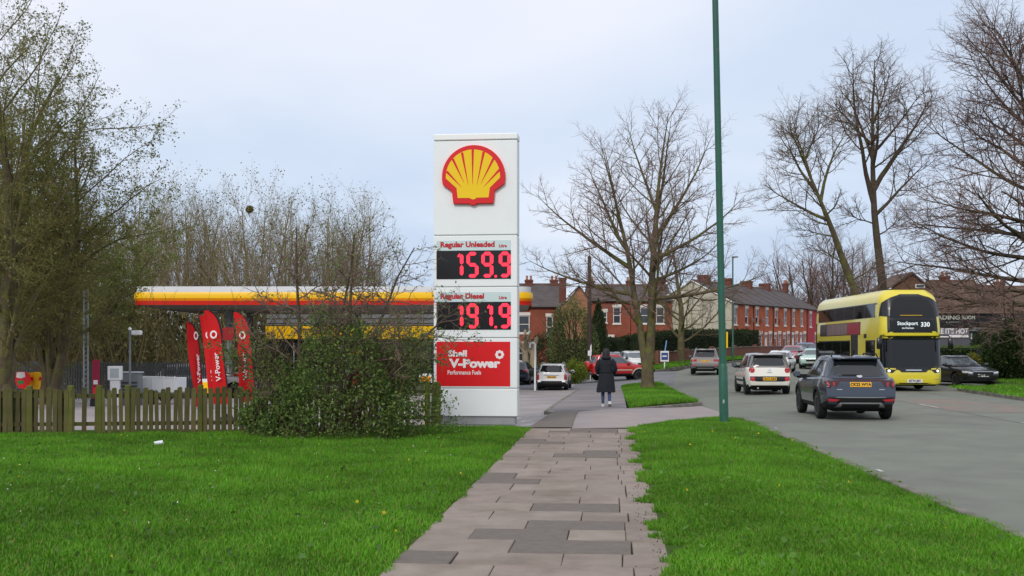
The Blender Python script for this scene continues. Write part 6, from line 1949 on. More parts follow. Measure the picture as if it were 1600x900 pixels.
wheel_cache = {}
def wheel(root, x, y, r_, w, spokes=5, rim_mat='alloy', steer=0.0):
    key = (r_, w, spokes, rim_mat)
    if key not in wheel_cache:
        mb = MB(); h = w / 2
        mb.lathe([(r_ * .62, -h * .9), (r_ * .80, -h), (r_ * .96, -h * .86), (r_, -h * .5), (r_, h * .5), (r_ * .96, h * .86), (r_ * .80, h), (r_ * .62, h * .9)], 28, axis='y')
        ty = mb.mesh('wheel', 'tyre', smooth=40)
        mb = MB()
        mb.lathe([(r_ * .66, -h * .85), (r_ * .64, -h * .2), (r_ * .64, h * .2), (r_ * .66, h * .85)], 28, axis='y')
        mb.lathe([(0.0, -h * .25), (r_ * .63, -h * .25), (r_ * .63, h * .25), (0, h * .25)], 28, axis='y')
        me_d = mb.mesh('rim_well', 'arch_black')
        mb = MB()
        mb.lathe([(r_ * .58, -h * .88), (r_ * .65, -h * .92), (r_ * .66, -h * .8), (r_ * .58, -h * .7)], 28, axis='y'); mb.lathe([(r_ * .58, h * .7), (r_ * .66, h * .8), (r_ * .65, h * .92), (r_ * .58, h * .88)], 28, axis='y')
        for k in range(spokes):
            a = 2 * math.pi * k / spokes
            for sg in (-1, 1):
                y0, y1 = sorted((sg * h * .62, sg * h * .84))
                c, s_ = math.cos(a), math.sin(a); t = r_ * .085
                p = [(c * rr - s_ * tt, s_ * rr + c * tt) for rr, tt in ((r_ * .08, -t * 1.3), (r_ * .6, -t), (r_ * .6, t), (r_ * .08, t * 1.3))]
                mb.prism(p, y0, y1, 'xz')
        mb.lathe([(0.0, -h * .9), (r_ * .13, -h * .88), (r_ * .14, h * .88), (0.0, h * .9)], 14, axis='y')
        wheel_cache[key] = (ty, me_d, mb.mesh('rim', rim_mat, smooth=40))
    ty, dk, rm = wheel_cache[key]
    o = link('wheel', ty, root); o.location = (x, y, r_); o.rotation_euler = (0, 0, steer)
    link('rim_well', dk, o); link('rim', rm, o)
    return o

def plate(P, root, face, a, z, txt, yellow, w=.52, h=.115, off=.012):
    b = P.patch('number_plate', face, rect(a - w / 2, a + w / 2, z - h / 2, z + h / 2), 'plate_yellow' if yellow else 'plate_white', root, off=off, rings=2, sub=3)
    if b is None: return
    # lettering flat on the plate
    xs = [v.co.x for v in b.data.vertices][0]
    me = text_mesh(txt, h * .88, depth=.003, bold=.0035)
    me.materials.clear(); me.materials.append(MATS['plate_text'])
    o = link('lettering', me, b)
    if face == 'rear':
        o.rotation_euler = (0, 0, R(-90)); o.location = (xs - .004, a, z)
    else:
        o.rotation_euler = (0, 0, R(90)); o.location = (xs + .004, a, z)

def car_hull(S, root):
    """lower body with wheel arches and a glasshouse, x forward"""
    L_, W, H_ = S['L'], S['W'], S['H']
    hw = W / 2
    xs = np.concatenate([[-L_ / 2, -L_ / 2 + .03, -L_ / 2 + .09, -L_ / 2 + .2, -L_ / 2 + .4], np.linspace(-L_ / 2 + .7, L_ / 2 - .75, 14), [L_ / 2 - .5, L_ / 2 - .3, L_ / 2 - .16, L_ / 2 - .07, L_ / 2 - .02, L_ / 2]])
    top = S['top']; zb0 = S.get('sill', .20)
    mb = MB(); vs_, fs_ = [], []
    prof_n = None
    for x in xs:
        ef = max(0, (x - (L_ / 2 - .75)) / .75); er = max(0, (-x - (L_ / 2 - .6)) / .6)
        w = hw * (1 - S.get('tf', .20) * ef ** 2.2 - S.get('tr', .13) * er ** 2.2)
        zt = interp(top, x); zb = zb0 + .10 * ef ** 2 + .12 * er ** 2
        sec = [(0, zb), (.78 * w, zb), (.90 * w, zb + .04), (.965 * w, zb + .15), (.99 * w, lerp(zb, zt, .40)), (w, lerp(zb, zt, .60)), (.985 * w, lerp(zb, zt, .80)), (.955 * w, zt - .05), (.91 * w, zt - .012), (.80 * w, zt), (.4 * w, zt + .012), (0, zt + .016)]
        prof_n = len(sec)
        e = max(ef, er)
        row = []
        for (y, z) in sec:
            dx = 0
            if ef > .3: dx = -interp(S['front'], z) * (ef - .3) / .7
            if er > .3: dx = interp(S['rear'], z) * (er - .3) / .7
            row.append((x + dx, y, z))
        vs_ += row + [(a, -b, c) for a, b, c in row[-2:0:-1]]
    k = 2 * prof_n - 2
    n = len(xs)
    for i in range(n - 1):
        for j in range(k):
            fs_.append((i * k + j, (i + 1) * k + j, (i + 1) * k + (j + 1) % k, i * k + (j + 1) % k))
    for i, rev in ((0, False), (n - 1, True)):
        for j in range(prof_n - 1):      # strips across the ends
            a, b = i * k + j, i * k + j + 1
            c, d = i * k + (k - j) % k, i * k + (k - j - 1) % k
            q = [a, b, d, c]; q = list(dict.fromkeys(q))
            if len(q) > 2: fs_.append(tuple(q))
    mb.add(vs_, fs_)
    me = mb.mesh('body', [S['paint'], 'arch_black', S.get('trim', 'arch_black')])
    # cut the wheel arches
    ob = bpy.data.objects.new('cut', me); COL.objects.link(ob)
    cuts = []
    for ax in S['axles']:
        for sg in (-1, 1):
            cb = MB(); cb.cur = 1
            ra = S['wr'] + S.get('arch', .055)
            cb.lathe([(ra, sg * (hw - .36)), (ra, sg * (hw + .3))] if sg > 0 else [(ra, -(hw + .3)), (ra, -(hw - .36))], 28, (ax, 0, S['wr'] + .01), 'y')
            cm = cb.mesh('cut', [S['paint'], 'arch_black'])
            co = bpy.data.objects.new('cutter', cm); COL.objects.link(co); cuts.append(co)
            md = ob.modifiers.new('b', 'BOOLEAN'); md.operation = 'DIFFERENCE'; md.object = co; md.solver = 'EXACT'
    dg = bpy.context.evaluated_depsgraph_get(); dg.update()
    nm = bpy.data.meshes.new_from_object(ob.evaluated_get(dg)); nm.name = 'body'
    bpy.data.objects.remove(ob)
    for co in cuts: bpy.data.objects.remove(co)
    tz = S.get('trim_z')
    for p in nm.polygons:
        if p.material_index == 0 and tz and p.center.z < tz: p.material_index = 1
    nm.polygons.foreach_set('use_smooth', [True] * len(nm.polygons)); nm.set_sharp_from_angle(angle=R(32))
    body = link('body', nm, root)
    # glasshouse
    G = S['house']       # xb0 xb1 (base rear, front), xr0 xr1 (roof rear, front), wb, wr, zb
    rings, N = [], 56
    for t in (-.12, 0, .15, .35, .55, .75, .9, .97):
        tc = max(t, 0)
        cf = tc + .18 * tc * (1 - tc) * S.get('scurve', 1)
        x0 = lerp(G['xb0'], G['xr0'], cf); x1 = lerp(G['xb1'], G['xr1'], cf)
        w = lerp(G['wb'], G['wr'], tc) + .05 * tc * (1 - tc)
        z = lerp(G['zb'], H_ - .055, t)
        ring = superring((x1 - x0) / 2, w, (x0 + x1) / 2, z, N, 7, 4.6)
        dr = G.get('drop', .10)
        ring = [(x, y, z_ - tc * dr * max(0, ((x - (x0 + x1) / 2 - .15) / ((x1 - x0) / 2))) ** 2 - tc * dr * .6 * max(0, -((x - (x0 + x1) / 2) / ((x1 - x0) / 2))) ** 2) for x, y, z_ in ring]
        rings.append(ring)
    last = rings[-1]
    cx = (G['xr0'] + G['xr1']) / 2
    for f, dz in ((.965, .03), (.85, .045), (.6, .053), (.3, .056)):
        rings.append([(lerp(cx, x, f), y * f, z + dz) for x, y, z in last])
    mb = MB(); vs_ = [q for r_ in rings for q in r_]; fs_ = []
    for i in range(len(rings) - 1):
        for j in range(N): fs_.append((i * N + j, i * N + (j + 1) % N, (i + 1) * N + (j + 1) % N, (i + 1) * N + j))
    fs_.append(tuple((len(rings) - 1) * N + j for j in range(N)))
    mb.add(vs_, fs_)
    cabin = mb.build('cabin', S.get('roof_paint', S['paint']), root, smooth=35)
    return body, cabin, Patcher([nm, cabin.data])

def make_car(name, label, S, loc, heading, cat='car', group=None):
    """heading: direction of travel, angle from +X"""
    root = thing(name, label, cat, (loc[0], loc[1], LV(loc[0], loc[1]) + .002), heading, group)
    body, cabin, P = car_hull(S, root)
    G = S['house']; H_ = S['H']; hw = S['W'] / 2
    zb, zt = G['zb'] + .035, H_ - .115
    gl = S.get('glass', 'car_glass')
    # side windows, between pillars
    sl_r = (G['xr0'] - G['xb0']); sl_f = (G['xr1'] - G['xb1'])
    def xr(z, f): # position along the cabin at a height: f 0 rear .. 1 front
        t = (z - G['zb']) / (H_ - G['zb']); t = min(1, max(0, t)); cf = t + .18 * t * (1 - t) * S.get('scurve', 1)
        return lerp(lerp(G['xb0'], G['xr0'], cf), lerp(G['xb1'], G['xr1'], cf), f)
    for f0, f1 in S['wins']:
        ztt = zt - .03
        poly = [(xr(zb, f0), zb), (xr(zb, f1), zb), (xr(ztt, min(f1, .93)), ztt - (.05 if f1 > .9 else 0)), (xr(ztt, max(f0, .06)), ztt)]
        for sd in ('left', 'right'):
            P.patch('side_window', sd, poly, gl, root, off=.005)
    # screens
    wb, wr_ = G['wb'] - .12, G['wr'] - .10
    P.patch('windscreen', 'front', [(-wb, zb + .01), (wb, zb + .01), (wr_, zt - .04), (-wr_, zt - .04)], gl, root, off=.005, rings=6, sub=6)
    rz0, rz1 = S.get('rear_win', (zb + .02, zt - .05))
    rwb = S.get('rear_w', wb)
    rw = P.patch('rear_window', 'rear', [(-rwb, rz0), (rwb, rz0), (wr_ - .02, rz1), (-(wr_ - .02), rz1)], gl, root, off=.005, rings=6, sub=6)
    # door handles, mirrors
    for sd, sg in (('left', 1), ('right', -1)):
        for hx in S.get('handles', ()):
            P.patch('door_handle', sd, rect(hx - .09, hx + .09, G['zb'] - .13, G['zb'] - .10), S.get('handle_mat', S['paint']), root, off=.025, rings=2, sub=2)
        for hx in S.get('seams', ()):
            P.patch('door_seam', sd, rect(hx - .006, hx + .006, S.get('sill', .2) + .18, G['zb'] - .02), 'arch_black', root, off=.0015, rings=2, sub=3)
        mx = G['xb1'] - S.get('mirror_back', .42); yy = sg * (hw + .10)
        mb = MB(); mb.bevbox(mx - .06, mx + .07, yy - .10, yy + .10, G['zb'] - .04, G['zb'] + .13, .045); mm = mb.build('mirror', S.get('mirror', S['paint']), root, smooth=60)
        mb = MB(); mb.bevbox(mx - .068, mx - .058, yy - .075, yy + .075, G['zb'] - .01, G['zb'] + .10, .003); mb.build('mirror_glass', 'car_glass_clear', mm)
        mb = MB(); mb.bevbox(mx - .03, mx + .06, min(sg * (hw - .22), yy), max(sg * (hw - .22), yy), G['zb'] - .07, G['zb'] + .04, .015); mb.build('mirror_arm', 'arch_black', mm)
    for ax in S['axles']:
        for sg in (-1, 1):
            wheel(root, ax, sg * (hw - .125), S['wr'], .23, S.get('spokes', 5), S.get('rim', 'alloy'))
            if S.get('cladding'):
                pts_o = [(ax + (S['wr'] + .13) * math.cos(R(a)), S['wr'] + (S['wr'] + .13) * math.sin(R(a))) for a in range(0, 181, 15)]
                pts_i = [(ax + (S['wr'] + .045) * math.cos(R(a)), S['wr'] + (S['wr'] + .045) * math.sin(R(a))) for a in range(180, -1, -15)]
                vs_, fs_ = [], []
                for (a, z), (b, z2) in zip(pts_o, pts_i[::-1]):
                    h1 = P.cast('left' if sg > 0 else 'right', a, z, .012); h2 = P.cast('left' if sg > 0 else 'right', b, z2, .012)
                    if h1 is None: h1 = Vector((a, sg * hw * .95, z))
                    y2 = sg * (hw * .985); 
                    vs_ += [tuple(h1), (b, math.copysign(max(abs(h1.y), .85 * hw), sg), z2), (b, sg * (hw - .1), z2), (h1.x, h1.y - sg * .03, h1.z)]
                for i in range(len(pts_o) - 1):
                    o, q = i * 4, i * 4 + 4
                    fs_ += [(o, q, q + 1, o + 1), (o + 1, q + 1, q + 2, o + 2), (o, o + 3, q + 3, q)]
                mb = MB(); mb.add(vs_, fs_); mb.build('arch_trim', S['cladding'], root, smooth=40)
    for (nm, face, poly, mat, off) in S.get('patches', ()):
        polys = [poly]
        if face in ('rear', 'front') and nm.endswith('*'):
            polys.append([(-a, z) for a, z in poly])
        if face == 'sides':
            for sd in ('left', 'right'): P.patch(nm.rstrip('*'), sd, poly, mat, root, off=off, rings=3)
        else:
            for q in polys: P.patch(nm.rstrip('*'), face, q, mat, root, off=off, rings=3)
    if S.get('plate_r'): plate(P, root, 'rear', 0, S['plate_r'][0], S['plate_r'][1], True)
    if S.get('plate_f'): plate(P, root, 'front', 0, S['plate_f'][0], S['plate_f'][1], False)
    if S.get('rails'):
        for sg in (-1, 1):
            y = sg * (G['wr'] - .07)
            mb = MB(); mb.tube([(G['xr0'] + .1, y, H_ - .06), (G['xr0'] + .25, y, H_ + .02), (G['xr1'] - .3, y, H_ + .02), (G['xr1'] - .1, y, H_ - .08)], .02, 6); mb.build('roof_rail', S['rails'], root, smooth=60)
    if S.get('spoiler'):
        mb = MB(); x0 = G['xr0']
        w = G['wr'] - .06
        mb.bevbox(x0 - .16, x0 + .16, -w, w, H_ - .12, H_ - .065, .02); mb.build('spoiler', S.get('spoiler'), root, smooth=50)
    if S.get('fin'):
        mb = MB(); mb.prism([(G['xr0'] + .2, H_ - .02), (G['xr0'] + .38, H_ - .01), (G['xr0'] + .2, H_ + .10), (G['xr0'] + .16, H_ + .10)], -.015, .015, 'xz'); mb.build('antenna_fin', 'arch_black', root)
    mb = MB(); mb.bevbox(-S['L'] / 2 + .5, S['L'] / 2 - .5, -hw + .35, hw - .35, S.get('sill', .2) - .05, S.get('sill', .2) + .02, .02); mb.build('underbody', 'arch_black', root)
    if S.get('exhaust'):
        mb = MB(); mb.tube([(-S['L'] / 2 + .05, .45, .27), (-S['L'] / 2 + .4, .45, .27)], .035, 10); mb.build('exhaust', 'chrome', root)
    return root, P

FR = [(.15, .20), (.30, .06), (.5, .0), (.7, .03), (.9, .12), (1.1, .25)]      # how far the nose falls back at each height
# --- slate blue crossover
S = dict(L=4.5, W=1.865, H=1.65, paint='paint_slate', axles=(-1.33, 1.35), wr=.36, arch=.06, sill=.26, trim_z=.46, tf=.16, tr=.10,
         top=[(-2.25, 1.02), (-1.9, 1.09), (.75, 1.02), (1.5, .98), (2.25, .86)], front=FR,
         rear=[(.3, .14), (.45, .03), (.62, .0), (.78, .05), (.92, .05), (1.1, .12)],
         house=dict(xb0=-2.10, xb1=1.28, xr0=-1.62, xr1=.25, wb=.83, wr=.64, zb=1.06, drop=.10), wins=[(.10, .30), (.325, .575), (.60, .90)],
         handles=(-.85, .2), seams=(-.95, .1, 1.05), cladding='arch_black', rails='arch_black', fin=True, spoiler='paint_slate', exhaust=False, spokes=10,
         rear_win=(1.10, 1.51), rear_w=.72, plate_r=(.905, 'CK22 WYA'),
         patches=[('light_bar', 'rear', rect(-.78, .78, .985, 1.035), 'tail_dark', .006),
                  ('tail_light*', 'rear', [(.50, .99), (.86, 1.0), (.84, .86), (.76, .80), (.70, .92), (.60, .84), (.54, .92)], 'tail_dark', .010),
                  ('tail_light_strip*', 'rear', [(.64, .96), (.69, .96), (.66, .86), (.62, .86)], 'tail_red', .013),
                  ('tail_light_strip*', 'rear', [(.78, .96), (.82, .96), (.79, .85), (.76, .85)], 'reflector_red', .013),
                  ('badge', 'rear', disc(0, 1.10, .07, 12, .55), 'chrome', .016), ('badge_text*', 'rear', rect(.45, .58, .775, .79), 'chrome', .004),
                  ('lower_bumper', 'rear', rect(-.80, .80, .33, .575), 'arch_black', .006), ('bumper_line', 'rear', rect(-.84, .84, .575, .60), 'trim_grey', .010),
                  ('rear_reflector*', 'rear', [(.52, .53), (.80, .555), (.80, .49), (.60, .485)], 'reflector_red', .012),
                  ('skid_plate', 'rear', [(-.62, .34), (.62, .34), (.50, .46), (-.50, .46)], 'trim_grey', .012), ('skid_inset', 'rear', rect(-.46, .46, .33, .425), 'arch_black', .017),
                  ('quarter_trim', 'sides', [(-1.62, 1.10), (-1.50, 1.10), (-1.33, 1.45), (-1.40, 1.45)], 'chrome', .010),
                  ('wiper', 'rear', rect(-.02, .42, 1.125, 1.14), 'arch_black', .02),
                  ('headlight*', 'front', rect(.5, .82, .74, .86), 'head_lens', .006), ('grille', 'front', rect(-.45, .45, .5, .8), 'arch_black', .006)])
RH_ = math.pi / 2 - .085
make_car('crossover', 'slate blue crossover with a wide tail light bar driving away', S, (PX(1331, 28) + .13, 29.3), RH_)
# --- white tall hatchback with grey roof
S2 = dict(L=4.15, W=1.78, H=1.665, paint='paint_cream', roof_paint='paint_grey', axles=(-1.25, 1.36), wr=.325, sill=.22, trim_z=.36,
          top=[(-2.07, 1.06), (-1.8, 1.10), (.7, 1.02), (1.4, .98), (2.07, .84)], front=FR, rear=[(.3, .10), (.45, .02), (.6, .0), (.75, .03), (1.0, .07), (1.2, .12)],
          house=dict(xb0=-1.98, xb1=1.30, xr0=-1.72, xr1=.45, wb=.83, wr=.68, zb=1.09, drop=.08), wins=[(.07, .24), (.26, .53), (.55, .76), (.785, .92)],
          handles=(-.55, .35), seams=(-.8, .15, 1.0), handle_mat='chrome', mirror='paint_navy', spoiler='paint_grey', spokes=8, exhaust=True,
          rear_win=(1.14, 1.52), rear_w=.70, plate_r=(.63, 'NU13 DRZ'),
          patches=[('tail_light*', 'rear', disc(.68, .97, .105, 14), 'tail_red', .014), ('lower_tail_light*', 'rear', disc(.66, .63, .085, 12), 'reflector_red', .016),
                   ('bumper_band', 'rear', rect(-.76, .76, .53, .73), 'black_plastic', .008), ('badge', 'rear', disc(0, .98, .05, 12), 'chrome', .012), ('badge_text', 'rear', rect(-.1, .1, .87, .895), 'trim_grey', .006),
                   ('brake_light', 'rear', rect(-.16, .16, 1.565, 1.585), 'tail_red', .02), ('side_strip', 'sides', rect(-.85, .95, .50, .58), 'black_plastic', .012),
                   ('headlight*', 'front', disc(.6, .72, .11, 12), 'head_lens', .008), ('grille', 'front', rect(-.5, .5, .4, .55), 'arch_black', .006)])
make_car('tall_hatchback', 'white tall hatchback with round red tail lights and grey roof', S2, (PX(1206, 42.4) + .1, 44.6), math.pi / 2 - .07)
# --- generic shapes for the rest
def suv(paint, **k):
    d = dict(L=4.65, W=1.88, H=1.67, paint=paint, axles=(-1.40, 1.42), wr=.36, sill=.27, trim_z=.42,
             top=[(-2.32, 1.04), (-1.9, 1.09), (.75, 1.04), (1.6, 1.0), (2.32, .88)], front=FR, rear=[(.3, .12), (.45, .02), (.62, .0), (.8, .04), (1.1, .10)],
             house=dict(xb0=-2.16, xb1=1.28, xr0=-1.82, xr1=.25, wb=.84, wr=.66, zb=1.07, drop=.09), wins=[(.07, .28), (.31, .565), (.59, .90)], handles=(-.85, .2), seams=(-.95, .1, 1.05),
             rear_win=(1.12, 1.50), rear_w=.70, spoiler=paint, rails='trim_grey', fin=True)
    d.update(k); return d
def hatch(paint, **k):
    d = dict(L=4.2, W=1.78, H=1.47, paint=paint, axles=(-1.25, 1.32), wr=.315, sill=.19,
             top=[(-2.1, .92), (-1.8, .98), (.75, .92), (1.5, .88), (2.1, .74)], front=FR, rear=[(.25, .10), (.4, .02), (.55, .0), (.7, .03), (1.0, .12)],
             house=dict(xb0=-1.95, xb1=1.25, xr0=-1.45, xr1=.18, wb=.80, wr=.60, zb=.96, drop=.09), wins=[(.09, .27), (.30, .56), (.585, .91)], handles=(-.75, .25), seams=(-.85, .15, 1.0),
             rear_win=(1.0, 1.33), rear_w=.62)
    d.update(k); return d
TAIL = [('tail_light*', 'rear', rect(.58, .85, .82, .95), 'tail_red', .010), ('lower_bumper', 'rear', rect(-.7, .7, .30, .45), 'arch_black', .008)]
FRONT = [('headlight*', 'front', [(.42, .68), (.78, .73), (.80, .63), (.48, .58)], 'head_lens', .008), ('grille', 'front', [(-.36, .66), (.36, .66), (.30, .50), (-.30, .50)], 'arch_black', .008), ('lower_intake', 'front', rect(-.6, .6, .26, .38), 'arch_black', .008)]
make_car('estate_suv', 'grey sport utility vehicle driving away past the grass corner', suv('paint_grey', plate_r=(.86, 'MA19 KXE'), patches=[('tail_light*', 'rear', rect(.52, .86, .84, .98), 'tail_red', .010), ('lower_bumper', 'rear', rect(-.78, .78, .33, .52), 'arch_black', .008), ('skid_plate', 'rear', rect(-.5, .5, .36, .44), 'trim_grey', .012), ('rear_reflector*', 'rear', rect(.62, .8, .56, .61), 'reflector_red', .008)]),
         (PX(1102, 69) + .4, 71), math.pi / 2 - .20)
# old white estate
make_car('estate_car', 'older white estate car with black lower bumper on the forecourt exit', hatch('paint_white', L=4.35, W=1.70, H=1.46, trim_z=.42, top=[(-2.17, .90), (-1.9, .93), (.75, .92), (1.5, .88), (2.17, .74)],
         house=dict(xb0=-2.10, xb1=1.15, xr0=-1.88, xr1=.15, wb=.78, wr=.62, zb=.93, drop=.05), rear=[(.25, .05), (.4, -.02), (.5, -.02), (.55, .03), (1.0, .06)], wins=[(.06, .30), (.33, .57), (.60, .91)], rear_win=(.98, 1.34), rear_w=.64, rails='trim_grey', plate_r=(.72, 'P418 NHB'), plate_f=None,
         patches=[('tail_light*', 'rear', rect(.66, .80, .58, .92), 'tail_red', .012), ('bumper', 'rear', rect(-.82, .82, .36, .52), 'black_plastic', .02), ('number_recess', 'rear', rect(-.4, .4, .79, .83), 'trim_grey', .008), ('bumper_strip', 'sides', rect(-2.0, 1.9, .44, .52), 'black_plastic', .012)]),
         (PX(863, 58) + .2, 60), math.pi / 2 - .115)
make_car('hatchback', 'dark blue hatchback parked beyond the white vent pipe', hatch('paint_navy', patches=TAIL, plate_r=(.6, 'PK14 LVM')), (PX(812, 67), 68.5), math.pi / 2 - .17)
# red short off-roader with a spare wheel
S5 = dict(L=3.75, W=1.70, H=1.70, paint='paint_red', axles=(-1.08, 1.18), wr=.36, arch=.07, sill=.33, trim_z=.46, cladding='trim_beige',
          top=[(-1.87, 1.08), (-1.6, 1.10), (.55, 1.08), (1.2, 1.04), (1.87, .94)], front=FR, rear=[(.3, .10), (.5, .0), (.62, .0), (.8, .05), (1.2, .08)],
          house=dict(xb0=-1.72, xb1=.98, xr0=-1.48, xr1=.08, wb=.76, wr=.62, zb=1.08, drop=.06), wins=[(.09, .40), (.47, .91)], handles=(-.1,), seams=(-.25, .85), glass='car_glass_clear', rear_win=(1.14, 1.5), rear_w=.6, rails=None, mirror_back=.5,
          patches=[('tail_light*', 'rear', rect(.66, .80, .78, 1.0), 'tail_red', .012), ('side_moulding', 'sides', rect(-.65, .72, .66, .74), 'trim_beige', .016), ('headlight*', 'front', rect(.5, .74, .74, .86), 'head_lens', .01), ('grille', 'front', rect(-.42, .42, .7, .84), 'arch_black', .008), ('bumper', 'front', rect(-.75, .75, .42, .6), 'trim_beige', .02), ('bumper', 'rear', rect(-.75, .75, .42, .58), 'trim_grey', .02)])
rc, Pc = make_car('off_roader', 'red three-door off-roader with spare wheel on its tailgate turning out', S5, (PX(964, 69), 69), R(14))
w_ = MB(); w_.lathe([(0, -1.93 - .17), (.26, -1.93 - .19), (.33, -1.93 - .15), (.34, -1.93), (.3, -1.85)], 22, (0, 0, .92), 'x'); w_.build('spare_wheel_cover', 'paint_red', rc, smooth=50)
# cars waiting in the side road
make_car('people_carrier', 'dark grey people carrier facing out of the side road', hatch('paint_black', H=1.68, L=4.4, house=dict(xb0=-2.0, xb1=1.5, xr0=-1.8, xr1=.35, wb=.84, wr=.68, zb=1.02, drop=.10), top=[(-2.2, .98), (-1.9, 1.02), (.9, 1.0), (1.6, .94), (2.2, .78)], rear_win=(1.1, 1.5), glass='car_glass_clear', patches=FRONT, plate_f=(.45, 'SN12 KJE')),
         (PX(955, 77), 77), R(-95), group='cars queued in the side road')
make_car('hatchback', 'white hatchback standing behind the red off-roader', hatch('paint_white', H=1.55, glass='car_glass_clear', patches=FRONT, plate_f=(.45, 'YD17 RKA')), (PX(991, 79), 79), R(-80), group='cars queued in the side road')
# oncoming / parked cars up the road
UPR = math.atan2(-.80, -.60)
make_car('oncoming_car', 'white hatchback coming down the road behind the yellow-plated hatchback', hatch('paint_white', H=1.50, W=1.82, glass='car_glass', patches=FRONT + [('lamp_recess*', 'front', rect(.5, .72, .42, .54), 'arch_black', .01)], plate_f=(.45, 'MX68 UJD')), (PX(1226, 72), 73.5), math.atan2(-.93, -.37), group='cars coming down the road')
make_car('oncoming_car', 'dark red car following the white hatchback down the road', hatch('paint_maroon', glass='car_glass', patches=FRONT, plate_f=(.45, 'PN15 XTB')), (PX(1247, 88), 90), math.atan2(-.90, -.44), group='cars coming down the road')
make_car('oncoming_car', 'pale blue car farthest up the road before the red end house', hatch('paint_blue', H=1.55, glass='car_glass', patches=FRONT, plate_f=(.45, 'DG11 FNL')), (PX(1259, 107), 108), UPR, group='cars coming down the road')
make_car('small_car', 'mint green small car squeezed behind the bus', hatch('paint_mint', L=3.7, H=1.5, axles=(-1.1, 1.2), house=dict(xb0=-1.75, xb1=1.05, xr0=-1.4, xr1=.15, wb=.78, wr=.62, zb=.96, drop=.08), top=[(-1.85, .92), (-1.6, .97), (.75, .94), (1.3, .9), (1.85, .76)], glass='car_glass_clear', patches=FRONT, plate_f=(.45, 'BV66 OHE')), (PX(1271, 80), 80), math.atan2(-.93, -.36))
make_car('saloon', 'black saloon parked beside the bus with its nose to the kerb', hatch('paint_black', L=4.65, W=1.84, H=1.43, axles=(-1.35, 1.45), top=[(-2.3, .98), (-1.9, 1.0), (.7, .92), (1.5, .88), (2.3, .74)], house=dict(xb0=-1.9, xb1=1.2, xr0=-.95, xr1=.1, wb=.80, wr=.60, zb=.95, drop=.08),
         glass='car_glass_clear', patches=[('headlight*', 'front', [(.48, .67), (.84, .72), (.84, .63), (.52, .60)], 'head_lens', .008), ('grille', 'front', [(-.48, .68), (.48, .68), (.40, .34), (-.40, .34)], 'arch_black', .012), ('grille_edge', 'front', rect(-.48, .48, .68, .695), 'chrome', .016), ('lower_intake*', 'front', rect(.52, .82, .32, .46), 'arch_black', .01)], plate_f=(.52, 'MW70 FDG')),
         (PX(1508, 50.5), 51.4), math.atan2(-.96, .10))
# car by the forecourt edge
make_car('parked_car', 'silver grey car parked beside the palisade behind the flags', hatch('paint_grey', patches=FRONT), (PX(318, 46), 46), R(10))

